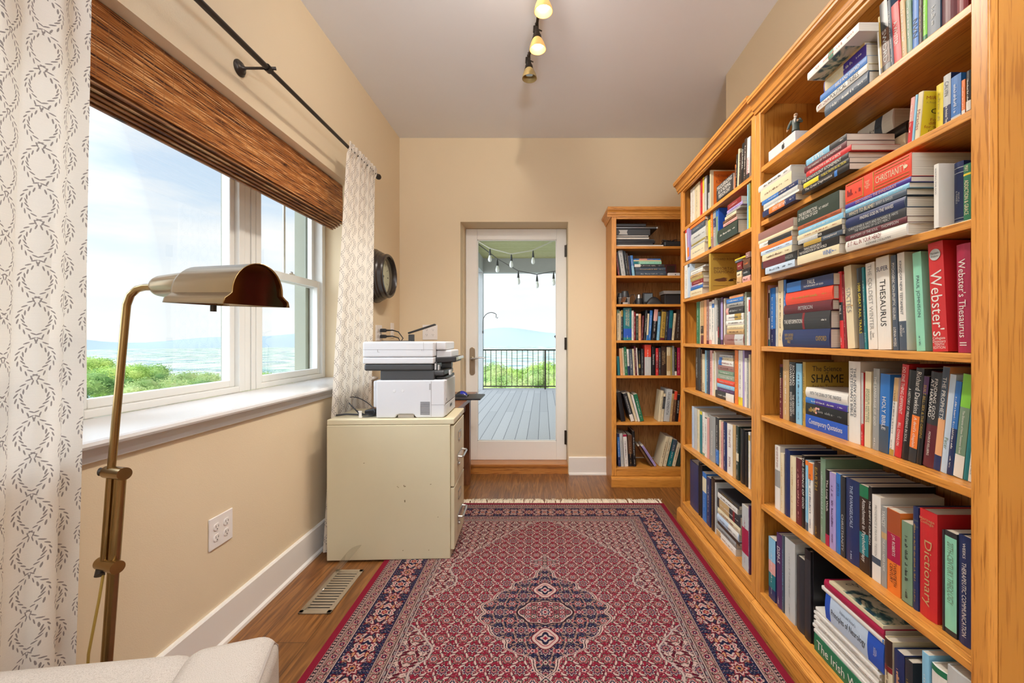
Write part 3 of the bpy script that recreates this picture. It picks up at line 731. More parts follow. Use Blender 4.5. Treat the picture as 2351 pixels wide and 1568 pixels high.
uprights(CB, 2, 'P2', '''
918 944 90 red white R6 k=pink:0.5:1.0 X0.95 |*
946 958 70 light_blue white R6 X0.95 |
962 992 60 cream dark_red R6 X0.95 id=miracles |Miracles@0.45@0.4@0.6
1094 1138 0 yellow olive R1 k=red:0.0:0.07 |*
1140 1186 -60 navy white k=silver:0.45:1.0 |for Armchair Theologians@0.25@0.4@0.45|CALVIN@0.75@0.25@0.5@slate
1188 1250 -50 blue pale_blue k=silver:0.0:0.22 |*
1256 1278 -20 orange white k=white:0.0:0.3 |*
1282 1312 -90 black white k=white:0.2:0.4 |*
''')
stack(CB, 3, 'P3', 'left', '''
45 226 576 pale_blue slate |*
22 242 521 black grey k=maroon:0.3:0.95 |HARDEN@0.2@0.2@0.5
26 208 488 cream brown |*
18 210 458 pale_blue navy |*
12 208 432 orange tan |*
8 206 400 white black k=charcoal:0.0:0.7 |*
2 216 372 cream cream |
2 216 318 mauve mauve |
''', 0.905, 0.15)
stack(CB, 3, 'P3', 'middle', '''
220 500 482 cream blue ~ |WINK@0.25@0.2@0.5|*
250 500 430 black white |THINGS HIDDEN SINCE/THE FOUNDATION OF THE WORLD@0.62@0.7@0.75
278 520 392 slate white k=gold:0.5:0.98 |Unexplored@0.28@0.35@0.6
210 516 360 black white k=silver:0.5:0.98 |ALSO GREATER AND LOWER@0.65@0.5@0.5
214 516 326 cream rust |*
250 524 286 light_blue white |*
246 512 262 rust brown |*
218 500 150 dark_green white ~ |THE RESURRECTION/OF THE SON OF GOD@0.72@0.5@0.45|N.T. WRIGHT@0.33@0.22@0.14
''', 0.905, 0.15)
stack(CB, 3, 'P3', 'right', '''
494 915 350 white black h ~ |IS IT ALL IN YOUR HEAD?@0.66@0.58@0.42@dark red@0.12|SUZANNE O'SULLIVAN@0.42@0.40@0.2@@-0.28
498 918 311 maroon silver |ANATOMY OF THE SOUL@0.66@0.48@0.5|THOMPSON@0.24@0.26@0.5
528 914 256 charcoal silver ~ |CHRISTOPHER B. HAYS AND RICHARD B. HAYS/THE WIDENING OF GOD'S MERCY@0.52@0.82@0.72
516 908 184 slate white h k=navy:0.01:0.99 |FINDING GOD IN THE WAVES@0.44@0.55@0.3
530 916 142 slate cream |WHO'S TO BLAME?@0.70@0.45@0.7|BERRY & BAKER@0.32@0.26@0.5@silver
508 932 104 light_blue white |*
524 942 66 violet pink |DISCOVERING THE ENNEAGRAM@0.5@0.62@0.6
506 946 -84 coral cream ~ id=christ |CHRISTIANITY@0.28@0.42@0.3|THE FIRST/THREE/THOUSAND/YEARS@0.62@0.09@0.62
''', 0.912, 0.16)
uprights(CB, 3, 'P3', '''
1083 1113 0 white slate X0.925 d0.18 |WAITING FOR GOD@0.73@0.42@0.3
1187 1264 0 navy silver k=silver:0.06:0.075 k=silver:0.11:0.125 k=silver:0.82:0.835 k=silver:0.9:0.915 X0.96 ~ h |PEOPLE/& MARBLE@0.45@0.2@0.4
1266 1312 0 green cream k=yellow:0.80:0.84 X0.945 ~ |ADDICTION & GRACE@0.42@0.6@0.55|MAY@0.92@0.1@0.5
''')
uprights(CB, 4, 'Z3', '''
168 200 285 pink dark_red |*
202 240 318 white black k=black:0.5:0.95 k=teal:0.0:0.12 ~ |*
244 286 298 blue white k=navy:0.0:0.3 |*
290 308 288 silver grey |*
310 352 216 cream brown |*
356 376 228 navy white k=blue:0.5:1.0 |*
''', P=0.965)
stack(CB, 4, 'Z3', 'only', '''
328 736 628 navy gold h ~ |NEW OXFORD/ANNOTATED/BIBLE@0.83@0.2@0.7|OXFORD@0.15@0.2@0.25
352 738 476 charcoal white h k=dark_red:0.50:0.55 ~ |THE REFORMATION@0.75@0.42@0.25|*
358 752 386 maroon silver h ~ |PETERSON@0.5@0.3@0.4
372 760 266 coral gold h |*
380 768 168 navy white k=blue:0.65:0.99 ~ |PAUL@0.42@0.16@0.4@@0.15|FAITHFULNESS OF GOD@0.38@0.4@0.16@@-0.22
''', 0.950, 0.16)
uprights(CB, 4, 'Z3', '''
800 856 165 red white L3 k=black:0.36:0.6 h ~ |BIBLE@0.5@0.12@0.5|*
860 882 180 dark_red pink L3 |*
888 948 112 cream dark_red L4 k=tan:0.5:0.52 |SIXTIES@0.58@0.3@0.6@grey
984 1026 128 black yellow L3 k=slate:0.0:0.2 |1000 GREAT RAIL TRAILS@0.5@0.62@0.5
1030 1050 120 teal white L3 |*
1060 1136 90 white grey L3 ~ |THE COLDEST WINTER@0.6@0.75@0.42|David/Halberstam@0.16@0.1@0.7@charcoal
1140 1250 38 cream navy L2 ~ k=white:0.0:0.99 |THESAURUS@0.5@0.5@0.42@charcoal|^SUPER@0.87@0.05@0.5
1264 1308 26 slate white L2 ~ |PSYCHOGENIC NON-EPILEPTIC SEIZURES@0.62@0.6@0.5|LORNA MYERS@0.14@0.2@0.5
1318 1378 5 white slate L2 k=slate:0.0:0.3 ~ |KINGDOM NEW TESTAMENT@0.64@0.55@0.35|N.T./WRIGHT@0.20@0.12@0.6@white
1458 1530 0 mint slate L3 ~ X0.965 |PAUL JOHNSON@0.55@0.42@0.45|*
1592 1718 -115 red white L3 X0.955 ~ id=webster |Webster's@0.44@0.6@0.78|^Collegiate/Dictionary/TENTH/EDITION@0.08@0.11@0.5
1792 1908 -60 crimson white L1 h X0.955 ~ |Webster's Thesaurus@0.50@0.72@0.52|II@0.08@0.03@0.5
''')
uprights(CB, 5, 'Z4', '''
322 348 130 maroon cream k=black:0.75:0.95 ~ |*
350 400 92 tan white |*
404 454 112 black white ~ |RICHARD/DAWKINS@0.78@0.35@0.8|THE GREATEST/SHOW ON EARTH@0.3@0.4@0.7
458 506 124 light_blue slate |*
514 538 112 gold charcoal d0.2 id=shame ~ |*
''')
stack(CB, 5, 'Z4', 'only', '''
505 884 640 cobalt white |Contemporary Quotations@0.5@0.8@0.5
502 884 530 black grey id=blackflower |*
528 884 478 blue white k=violet:0.0:0.75 |*
512 886 382 white slate h ~ |WITH THE GRAIN OF THE UNIVERSE@0.5@0.75@0.35
''', 0.972, 0.15)
uprights(CB, 5, 'Z4', '''
888 984 105 white slate h ~ |THE NEW OXFORD/STATESMAN'S BIBLE@0.62@0.6@0.5
1000 1020 200 red white k=silver:0.3:1.0 |*
1024 1074 190 cream sage R1 ~ |SEAMUS HEANEY/POEMS 1965-1975@0.55@0.65@0.65
1086 1138 165 grey white R1 h |THE LANGUAGE OF GOD@0.6@0.6@0.35|*
1142 1220 208 blue white R2 k=slate:0.0:0.35 |HOLY BIBLE@0.5@0.42@0.4
1228 1264 240 white charcoal R5 k=tan:0.7:1.0 k=gold:0.0:0.08 |*
1268 1322 130 red white R6 h |DO ONE THING DIFFERENT@0.72@0.5@0.45|BILL O'HANLON@0.25@0.25@0.4
1324 1382 175 black white R6 h |A HISTORY OF FREUDIANS IN SOUL@0.5@0.6@0.35
1386 1448 160 charcoal white R6 k=orange:0.15:0.50 ~ |Richard Dawkins@0.74@0.44@0.6|A devil's chaplain@0.32@0.32@0.5
1452 1494 225 black gold R6 k=purple:0.8:1.0 |BUILT BILL: SEX & THE ORIGINS@0.6@0.6@0.5
1498 1588 190 maroon white R6 h k=charcoal:0.45:1.0 |FINDING GOD/AT HARVARD@0.72@0.45@0.6|MONROE KELLBERG@0.25@0.25@0.2
1594 1650 148 peach white R6 k=slate:0.5:1.0 k=navy:0.0:0.15 |THE PROPHETS@0.7@0.4@0.55
1654 1704 210 pale_blue sage R6 |Peter@0.3@0.12@0.6
1706 1752 265 blue white R6 k=navy:0.0:0.5 |*
1758 1838 208 sage white R6 k=lime:0.68:1.0 k=white:0.0:0.22 ~ |The Elements of New Testament Greek@0.44@0.42@0.22
1842 1882 240 teal white R6 |
1884 1918 330 white slate R5 |*
''')
uprights(CB, 6, 'Z5', '''
284 326 148 white dark_red k=grey:0.35:0.62 |NO GOD BUT GOD@0.82@0.32@0.55
328 358 212 cream tan |*
360 402 180 navy slate h |*
404 455 236 cream tan h |*
458 504 252 maroon pink |*
506 534 230 black white |THE SCIENCE OF GOD@0.62@0.7@0.6
536 558 272 light_blue white k=slate:0.0:0.12 k=orange:0.93:1.0 |*
560 598 290 white navy k=orange:0.76:1.0 |*
602 654 282 dark_brown gold h |EARTH@0.78@0.4@0.4|*
656 698 252 sage silver h d0.2 |*
702 734 350 black white k=crimson:0.0:0.15 |The Long Walk@0.66@0.45@0.6
736 788 370 lilac purple |*
790 826 380 blue navy |JESUS@0.8@0.25@0.6
828 864 402 charcoal silver |CHRISTIANITY@0.3@0.45@0.5
866 976 415 navy pale_blue h |THE EVANGELICALS@0.68@0.5@0.22|*
984 1058 470 dark_brown white k=green:0.86:1.0 k=teal:0.2:0.45 |Attachment in Psychotherapy@0.48@0.72@0.5
1060 1086 490 black white |THE EMPTY CHURCH@0.6@0.6@0.6
1088 1160 556 white grey k=slate:0.2:0.28 |PROVIDENCE & PRAYER@0.68@0.42@0.25|TIESSEN@0.37@0.15@0.25
1166 1210 652 grey white k=tan:0.6:0.68 ~ |YANCEY@0.85@0.2@0.6|THE JESUS I NEVER KNEW@0.4@0.4@0.55
1214 1322 668 orange black k=crimson:0.38:0.72 k=rust:0.72:1.0 ~ |TWENTIETH/CENTURY@0.24@0.28@0.5|J.M. ROBERTS@0.58@0.25@0.3@white
1334 1422 772 sage black k=dark_brown:0.0:0.01 |*
1426 1470 655 navy gold h k=slate:0.86:0.88 k=slate:0.8:0.82 |*
1476 1620 668 red tan h ~ id=dict |Dictionary@0.42@0.72@0.55|^Heritage/College@0.9@0.06@0.4
1670 1690 850 charcoal grey h
1692 1790 850 charcoal sage k=mint:0.05:0.95 |20TH-CENTURY THEOLOGY@0.6@0.6@0.5
1796 1916 885 navy white h |THERAPEUTIC COMMUNICATION@0.42@0.68@0.3|WEEKS@0.87@0.14@0.2
''', P=0.966)
uprights(CB, 7, 'Z6', '''
232 288 178 navy white k=light_blue:0.62:1.0 k=pink:0.42:0.62 k=teal:0.18:0.42 |*
292 340 150 purple white h |DSM-5@0.72@0.22@0.5|*
342 360 170 slate light_blue |*
366 450 185 silver grey b |*
458 522 335 charcoal grey h |
530 580 280 black silver b k=charcoal:0.1:0.9 |
588 606 300 black gold X0.955 b d0.25 |
''', P=0.948)
z7 = stack(CB, 7, 'Z6', 'big', '''
610 1180 1200 green white T0.058 id=irish |The Irish Writers@0.5@0.9@0.5
''', 0.945, 0.25)
for k in range(8):
    z7 = stack(CB, 7, 'Z6', 'journal', '%d %d 1000 white %s T%.4f%s' % (640-(k % 3)*14-(8-k)*4, 1175-(k*17 % 40), ['grey', 'slate'][k % 2], 0.0105+0.0012*(k % 2), ' |*' if k % 3 == 0 else ' |'), 0.948+0.004*(k % 3), 0.22, z0=z7)
j_i = 0
for ob in list(COL.objects):
    if ob.get('group', '').startswith('books lying in the journal pile'):
        j_i += 1; ob.name = 'journal'; ob['category'] = 'journal'; ob['label'] = 'white stapled journal, %s from the bottom of the journal pile, bottom shelf, nearest bookcase' % ORD[j_i]; ob['group'] = 'white journals under the neurology book'
        for c_ in ob.children:
            if c_.name.startswith('cover'): c_.data.materials[0] = cover_mat('white')
stack(CB, 7, 'Z6', 'upper', '''
700 1185 1065 cobalt slate T0.086 h k=pale_blue:0.24:0.90 ~ id=neuro |Principles of Neurology@0.57@0.6@0.34@charcoal@-0.08|Adams and Victor's@0.57@0.28@0.13@slate@0.26|^Ropper/Samuels/Klein@0.12@0.05@0.3@white
672 1188 1050 white navy T0.013 k=blue:0.0:0.02 |
692 1186 1000 crimson maroon T0.028 h
735 1182 985 cream sage T0.010 id=artbook
''', 0.945, 0.24, z0=z7)
uprights(CB, 7, 'Z6', '''
1188 1252 1010 cream brown h k=dark_brown:0.72:1.0 k=dark_red:0.66:0.72 ~ |*
1264 1348 1108 navy peach h |*
1356 1420 1188 charcoal gold h |*
1502 1560 1130 light_blue white X0.93 |*
1574 1700 1225 white charcoal X0.93 d0.2 k=green:0.95:1.0 h |
1704 1900 1240 silver grey X0.93 d0.2 h |
''', P=0.940)
# ================================================================ MIDDLE BOOKCASE
uprights(CA, 1, 'F1', '''
296 338 1220 white dark_red |*
340 414 1165 white tan |*
416 552 1110 cream charcoal |*
556 574 1360 pink white |
576 632 985 red navy |*
634 676 960 yellow cream k=cream:0.0:0.6 |*
680 746 945 silver grey |*
748 780 905 charcoal white |
782 826 1140 silver charcoal k=charcoal:0.7:1.0 |*
834 860 750 cream orange id=parables |
''', P=0.962)
stack(CA, 1, 'F1', 'only', '''
1024 1478 800 charcoal white |MASQUERADING/AS A NORMAL/PERSON DAY@0.5@0.9@0.84
''', 0.925, 0.14)
uprights(CA, 1, 'F1', '''
1482 1536 640 orange rust R4 k=brown:0.5:0.85 |*
1540 1590 350 black silver R4 |*
1592 1628 200 cream white R4 |
1632 1690 310 dark_brown silver R4 |*
1692 1756 60 black white R4 |CULTURAL@0.6@0.5@0.5
1758 1836 -60 dark_brown white R4 |*
1842 1925 -100 white crimson R3 k=charcoal:0.0:0.12 |LANDSLIDE@0.3@0.4@0.55
''', P=0.932)
uprights(CA, 2, 'F2', '''
176 216 790 red white L5 k=white:0.0:0.9 |*
218 268 770 lilac orange L5 k=orange:0.1:0.4 |*
''', P=0.925)
stack(CA, 2, 'F2', 'left', '''
308 690 1262 cream grey |*
320 700 1186 silver charcoal |*
330 702 1122 olive charcoal |*
310 716 808 silver black h |*
322 690 650 slate silver h |*
246 700 560 orange tan |*
''', 0.930, 0.15)
uprights(CA, 2, 'F2', '''
760 796 545 tan pink L1 |*
798 868 345 black yellow L3 k=yellow:0.10:0.86 |
872 930 330 orange white L3 k=mauve:0.0:0.35 |*
934 1010 240 grey white L2 k=navy:0.55:0.80 |*
1012 1060 200 sage cream L1 k=blue:0.8:1.0 |
1062 1086 170 cobalt white id=bluetri d0.2 |*
''', P=0.945)
stack(CA, 2, 'F2', 'right', '''
1040 1592 636 dark_green white h |*
1210 1586 556 pink brown |*
1200 1560 480 brown tan |*
1256 1570 390 cream navy |*
1290 1690 250 grey white |*
1312 1745 120 lilac slate |*
1330 1700 -10 dark_red pink |*
''', 0.915, 0.13)
uprights(CA, 2, 'F2', '''
1812 1898 -540 light_blue silver |
1906 1952 -590 yellow olive k=sage:0.5:1.0 |*
''', P=0.935)
uprights(CA, 3, 'F3', '''
134 158 510 white grey |
160 216 480 white slate |*
222 272 455 pale_blue white k=slate:0.9:1.0 |*
276 296 430 cream brown d0.16 X0.96 id=under |
''', P=0.925)
stack(CA, 3, 'F3', 'left', '''
280 628 1205 cream tan |*
312 640 1112 blue navy |*
318 642 1060 lilac white k=cream:0.05:0.35 |*
336 655 935 dark_red pink |*
310 652 850 olive cream |*
285 610 760 tan brown h |*
312 640 640 white grey |*
306 720 560 silver charcoal h |*
''', 0.928, 0.15)
uprights(CA, 3, 'F3', '''
800 850 285 gold brown h X0.93 d0.165 id=immortal |*
''', P=0.93)
stack(CA, 3, 'F3', 'right-hand rear', '''
1580 1716 900 tan brown |*
1584 1716 740 cream charcoal |*
1580 1730 690 black silver |
1590 1722 470 dark_red cream h |*
1540 1726 400 slate white |*
1530 1826 320 yellow charcoal |*
''', 0.985, 0.12)
stack(CA, 3, 'F3', 'right-hand front', '''
1740 1946 850 pink charcoal h |*
1745 1946 640 black silver h |*
1760 1946 360 brown orange h |*
1830 1946 200 mauve white |*
''', 0.935, 0.045)
uprights(CA, 4, 'F4', '''
208 288 380 green white |*
296 312 372 cream brown |
316 388 355 tan cream k=maroon:0.0:0.2 k=dark_brown:0.24:0.42 |*
398 462 330 peach orange |*
466 528 318 mauve white k=maroon:0.0:0.08 |*
532 600 375 white black k=pink:0.0:0.1 |*
604 664 330 white teal k=blue:0.82:0.92 |*
670 718 285 silver slate |
720 750 330 grey white k=white:0.0:0.3 |*
752 788 340 charcoal white k=dark_red:0.15:0.4 |*
790 828 300 black grey |
832 886 265 purple white k=lilac:0.1:0.9 |
890 912 300 brown tan |
914 944 285 white cream |
''', P=0.965)
stack(CA, 4, 'F4', 'only', '''
922 1420 1200 mauve dark_red h k=silver:0.02:0.45 |*
990 1420 1062 tan brown h |*
1000 1420 955 cream tan h |*
968 1420 815 white charcoal h |*
980 1420 650 white slate k=gold:0.12:0.5 |*
958 1416 470 charcoal silver h k=pink:0.82:0.98 |*
990 1410 345 grey charcoal h |*
980 1410 225 blue white |*
1060 1408 152 peach coral |*
''', 0.950, 0.14)
uprights(CA, 4, 'F4', '''
1428 1492 130 grey_green silver |*
1500 1546 262 white dark_red X0.955 |*
1548 1582 255 pale_blue white k=red:0.7:0.95 X0.955 |
''', P=0.955)
uprights(CA, 5, 'F5', '''
172 238 110 black silver |OLD TESTAMENT@0.55@0.5@0.4
240 288 75 charcoal silver |
298 326 130 brown cream |*
328 392 235 cream brown k=charcoal:0.0:0.02 |NOW@0.14@0.2@0.6
398 434 150 light_blue white |
438 482 160 slate white |*
484 514 165 navy silver |
518 572 148 pink dark_red |*
574 604 222 white grey |
606 644 168 cream sage |*
646 664 200 white navy |
''', P=0.970)
stack(CA, 5, 'F5', 'only', '''
650 1105 1228 charcoal white k=white:0.02:0.42 |*
700 1105 1132 purple lilac |*
692 1105 1035 light_blue white |*
684 1105 908 coral silver h |*
716 1098 785 grey_green white |*
722 1096 680 teal white k=sage:0.0:0.99 |*
712 1096 552 mauve brown |*
722 1084 420 white dark_red k=blue:0.76:0.98 |*
736 1074 345 cream brown k=blue:0.74:0.98 |*
748 1064 275 silver slate h |*
''', 0.962, 0.14)
uprights(CA, 5, 'F5', '''
1112 1190 145 orange rust |*
1200 1300 150 white slate k=yellow:0.0:0.15 |*
1304 1344 150 lilac silver |
1346 1400 335 white grey |WORRY@0.42@0.2@0.5
1402 1446 372 grey white |*
1448 1482 250 cream silver |
''', P=0.962)
uprights(CA, 6, 'F6', '''
142 180 95 pale_blue lilac |*
184 230 130 silver grey |*
236 280 152 cream sage |*
284 324 180 teal white k=yellow:0.92:1.0 |
330 374 196 white brown k=sage:0.0:0.06 |*
376 412 290 white charcoal k=dark_green:0.97:1.0 |*
414 446 300 pink tan |
450 556 252 grey white h |Christianity@0.4@0.55@0.3
568 626 290 charcoal white k=blue:0.03:0.33 |*
632 664 345 cream rust |*
666 698 375 pink dark_red |*
702 764 370 navy white h |*
776 872 402 white dark_red |THE WHITE@0.72@0.36@0.35|SOFIA@0.25@0.2@0.35
878 930 428 tan gold |*
936 982 445 dark_green white k=cream:0.35:0.5 |*
1002 1086 492 black grey h d0.2 |
1092 1150 555 black dark_brown h |*
1158 1190 560 white yellow k=gold:0.85:0.95 |*
''', P=0.966)
uprights(CA, 7, 'F7', '''
76 184 140 navy black h k=cream:0.0:0.004 |
188 212 178 black charcoal h |
214 240 208 black gold h |
246 298 300 blue pale_blue k=cream:0.6:0.9 |*
302 350 362 navy white |*
356 408 372 dark_brown gold h |*
412 428 450 silver white |
''', P=0.955)
stack(CA, 7, 'F7', 'only', '''
430 690 1345 white brown k=tan:0.75:0.99 |*
436 690 1250 grey charcoal h |*
450 742 1215 dark_brown orange T0.014 |
440 726 1140 pale_blue charcoal h k=white:0.03:0.45 |*
450 750 1062 cream dark_red h |*
444 752 920 charcoal white k=dark_red:0.22:0.30 k=tan:0.45:0.9 |*
452 712 820 white brown T0.03 |*
456 736 760 charcoal gold T0.02 |*
''', 0.955, 0.13)
uprights(CA, 7, 'F7', '''
772 858 730 silver crimson k=crimson:0.25:0.65 |*
862 876 750 purple white |*
''', P=0.945)
# ================================================================ FAR CORNER BOOKCASE
uprights(CC, 2, 'C1', '''
150 184 930 dark_red white L6 |*
186 222 930 charcoal silver L6 |
232 330 892 silver charcoal L8 |*
334 362 862 black grey L8 |
364 400 905 charcoal white L7 |*
402 430 955 dark_brown cream L6 |*
434 470 1020 navy white L5 |
492 552 1012 light_blue white L6 k=blue:0.5:1.0 |*
''')
stack(CC, 2, 'C1', 'only', '''
566 1300 1388 slate silver h |*
556 1284 1290 slate tan h |*
524 1256 1218 charcoal white k=white:0.78:0.98 |*
512 1190 1150 mint white k=teal:0.8:0.98 |*
508 1180 1118 cream yellow |*
524 1170 1086 blue orange k=pink:0.5:0.8 |*
''', YF3+0.05, 0.16)
uprights(CC, 4, 'C2', '''
118 184 740 cream charcoal k=sage:0.88:1.0 |*
188 212 772 cream orange |
216 262 752 charcoal white k=gold:0.78:1.0 |*
276 468 698 teal white ~ k=cobalt:0.09:0.36 |THEOLOGICAL DICTIONARY/OF THE NEW TESTAMENT@0.70@0.55@0.5@cream|*
474 522 765 white black |*
526 568 795 dark_red white |*
578 634 838 dark_green cream k=white:0.92:1.0 |*
638 698 842 peach brown |*
702 744 888 maroon pink R3 |*
760 812 758 charcoal white R4 |A Play Twice Opened@0.5@0.7@0.5
826 866 840 cream grey R3 k=blue:0.0:0.2 |
870 930 762 blue white R4 |*
952 1046 736 black white R5 k=pink:0.62:1.0 |*
1076 1134 800 light_blue cobalt R4 k=charcoal:0.85:1.0 |*
1152 1256 745 gold dark_brown R4 k=dark_brown:0.93:1.0 k=maroon:0.0:0.08 |CODE OF JESUS@0.5@0.75@0.6
1268 1316 790 charcoal silver R4 |*
1320 1344 768 navy silver R4 |
1346 1420 760 teal navy R4 k=navy:0.0:0.4 |*
1436 1488 830 cream dark_red R5 |*
1502 1640 740 dark_brown grey R2 |*
''')
uprights(CC, 5, 'C3', '''
104 150 270 teal white L3 |
158 208 122 peach tan L3 |*
212 240 110 cream brown L3 |*
244 290 92 green white L3 |*
296 332 132 white navy L3 k=navy:0.0:0.35 |*
338 394 140 slate white L3 |*
398 430 130 cream brown L3 |*
434 464 75 maroon white L3 |*
468 492 110 white red L3 |*
498 532 160 black gold L1 k=olive:0.3:0.45 |*
540 590 128 charcoal grey |*
602 722 52 red white k=silver:0.0:0.6 k=coral:0.6:0.99 |*
740 800 90 black white |Socrates@0.55@0.45@0.5
810 858 115 red white k=dark_red:0.25:0.55 |*
864 904 108 charcoal silver |*
908 1006 82 dark_brown tan |TALKING GOD'S/YOUR MIGHTY XOR@0.6@0.5@0.6
1012 1078 96 cream tan k=tan:0.15:0.7 |*
1082 1112 100 olive brown |
1116 1152 75 grey slate |*
1158 1198 110 black yellow k=white:0.0:0.15 |*
1204 1262 105 crimson pink |*
''')
uprights(CC, 6, 'C3', '''
170 250 930 black charcoal L9 |
352 418 960 charcoal white L16 k=white:0.0:0.25 |The Evolution of Our People@0.6@0.6@0.5
432 478 950 cream tan L16 |*
484 522 990 white grey L15 |
524 594 975 green white L14 |*
850 898 905 cream charcoal R6 d0.14 id=turning |The Turning Point@0.6@0.6@0.5
902 944 960 cream grey R6 k=charcoal:0.45:0.9 |*
950 1058 880 silver slate R6 |LEGAL DEMENTIA@0.55@0.7@0.4
1064 1106 960 tan brown R5 |*
1110 1164 915 brown tan R5 k=coral:0.72:1.0 |*
1168 1220 980 black white R5 |LEGEND JESUS@0.55@0.7@0.5
1224 1264 1000 orange peach R5 |
''')
uprights(CC, 7, 'C7', '''
142 196 352 navy white L2 k=blue:0.3:0.9 |*
206 272 345 silver grey L3 |*
284 368 370 white purple L3 k=crimson:0.93:1.0 |*
378 476 382 brown tan L2 h k=black:0.02:0.4 |*
482 540 300 black white L2 h |*
880 938 640 brown gold L33 |*
960 1024 640 lilac violet L33 |*
1050 1128 425 cream brown R14 |*
1146 1216 440 cream charcoal R13 |*
1240 1338 500 teal white R13 k=slate:0.55:1.0 |*
1350 1424 580 cream dark_red R14 |*
1440 1520 700 dark_green sage R14 |
''')
# cover faces that can be read from the room: a panel of lettering on the board
def face(idn, items, colour=None):
    root, t, h, d = BOOKDICT[idn]
    for body, cy, cz, L_, H_, col in items:
        lettering('cover_lettering', body, ink_mat(col), root, (t, d*cy, h*cz), (0, 1, 0), (0, 0, 1), d*L_, h*H_, 0.4, 1.6)
def facebox(idn, name, y0, y1, z0, z1, col):
    root, t, h, d = BOOKDICT[idn]; b = MB(); b.box(t-0.0003, t+0.0003, d*y0, d*y1, h*z0, h*z1); b.build(name, cover_mat(col), root)
face('immortal', [('IMMORTAL/DIAMOND'.replace('/', '\n'), 0.47, 0.56, 0.70, 0.16, 'brown'), ('A New York Times bestselling author', 0.47, 0.92, 0.4, 0.02, 'brown'), ('RICHARD ROHR', 0.47, 0.85, 0.72, 0.06, 'brown')])
def blob(idn, pts, col):
    root, t, h, d = BOOKDICT[idn]; b = MB(); b.prism([(d*y, h*z) for y, z in pts], 0, t-0.0002, t+0.0003); b.build('cover_picture', cover_mat(col), root)
blob('immortal', [(0.12, 0.30), (0.2, 0.33), (0.35, 0.35), (0.46, 0.37), (0.6, 0.35), (0.52, 0.33), (0.58, 0.30), (0.5, 0.27), (0.3, 0.265), (0.2, 0.28)], 'brown')
blob('immortal', [(0.60, 0.28), (0.68, 0.33), (0.80, 0.345), (0.95, 0.32), (0.92, 0.31), (0.82, 0.325), (0.76, 0.32), (0.80, 0.28), (0.7, 0.27)], 'dark brown')
blob('immortal', [(0.1, 0.15), (0.6, 0.155), (0.6, 0.165), (0.1, 0.16)], 'brown')
face('shame', [('The Science', 0.40, 0.90, 0.54, 0.08, 'charcoal'), ('of', 0.40, 0.835, 0.06, 0.03, 'charcoal'), ('SHAME', 0.41, 0.745, 0.60, 0.13, 'black'), ('And Its Treatment', 0.41, 0.62, 0.58, 0.06, 'brown')])
facebox('parables', 'cover_picture', 0.10, 0.85, 0.05, 0.97, 'orange'); facebox('parables', 'cover_scene', 0.2, 0.75, 0.08, 0.55, 'slate')
for c_ in BOOKDICT['parables'][0].children:
    if c_.name.startswith('cover_scene'): c_.location.x = 0.0004
root_, t_, h_, d_ = BOOKDICT['parables']
lettering('cover_lettering', 'THE PARABLES OF', ink_mat('rust'), root_, (t_+0.0005, d_*0.48, h_*0.86), (0, 1, 0), (0, 0, 1), d_*0.66, h_*0.06, 0.4, 1.6)
lettering('cover_lettering', 'KINGDOM', ink_mat('rust'), root_, (t_+0.0005, d_*0.48, h_*0.72), (0, 1, 0), (0, 0, 1), d_*0.6, h_*0.10, 0.4, 1.6)
facebox('miracles', 'cover_panel', 0.03, 0.99, 0.01, 0.99, 'yellow')
root_, t_, h_, d_ = BOOKDICT['miracles']
for body, cz, hh, col in (('MIRACLES', 0.86, 0.07, 'rust'), ('A Preliminary Study', 0.76, 0.05, 'olive'), ('C.S.', 0.60, 0.10, 'black'), ('For the\ndifficulty\nfor miracles\nrestores\nreasoning', 0.28, 0.36, 'rust')):
    lettering('cover_lettering', body, ink_mat(col), root_, (t_+0.0005, d_*0.45, h_*cz), (0, 1, 0), (0, 0, 1), d_*0.7, h_*hh, 0.4, 1.6)
face('bluetri', [('Y', 0.5, 0.8, 0.3, 0.08, 'white'), ('T R U', 0.5, 0.6, 0.6, 0.08, 'white')])
face('under', [('UNDER', 0.5, 0.8, 0.6, 0.06, 'charcoal'), ('GRACE', 0.5, 0.68, 0.6, 0.06, 'charcoal')])
# dictionary emblem, flower on the black book, painting on the art book
root_, t_, h_, d_ = BOOKDICT['webster']
b = MB(); b.lathe([(t_*0.36, 0), (t_*0.36, 0.0006)], (t_/2, -0.0002, h_*0.885), (0, -1, 0), 32); b.build('emblem_disc', ink_mat('white'), root_)
b = MB(); b.lathe([(t_*0.34, 0), (t_*0.34, 0.0009)], (t_/2, -0.0002, h_*0.885), (0, -1, 0), 32, cap=True); b.lathe([(t_*0.345, 0.0002), (t_*0.36, 0.0002), (t_*0.36, 0.001), (t_*0.345, 0.001)], (t_/2, -0.0002, h_*0.885), (0, -1, 0), 32, cap=False); b.build('emblem_ring', ink_mat('silver'), root_)
lettering('emblem_lettering', 'Merriam-\nWebster', ink_mat('charcoal'), root_, (t_/2, -0.0012, h_*0.885), (1, 0, 0), (0, 0, 1), t_*0.58, h_*0.05, 0.5, 1.5)
b = MB(); b.box(t_-0.0002, t_+0.0004, d_*0.35, d_*0.9, h_*0.55, h_*0.9); b.build('cover_panel', ink_mat('mauve'), root_)
root_, t_, h_, d_ = BOOKDICT['christ']
b = MB()
for f0, f1, w0, w1 in ((0.03, 0.50, 0.08, 0.10), (0.03, 0.50, 0.90, 0.92), (0.70, 0.98, 0.08, 0.10), (0.70, 0.98, 0.90, 0.92), (0.52, 0.53, 0.05, 0.95), (0.685, 0.695, 0.05, 0.95), (0.03, 0.5, 0.22, 0.235), (0.03, 0.5, 0.76, 0.775)):
    b.box(t_*w0, t_*w1, -0.0006, 0.001, h_*f0, h_*f1)
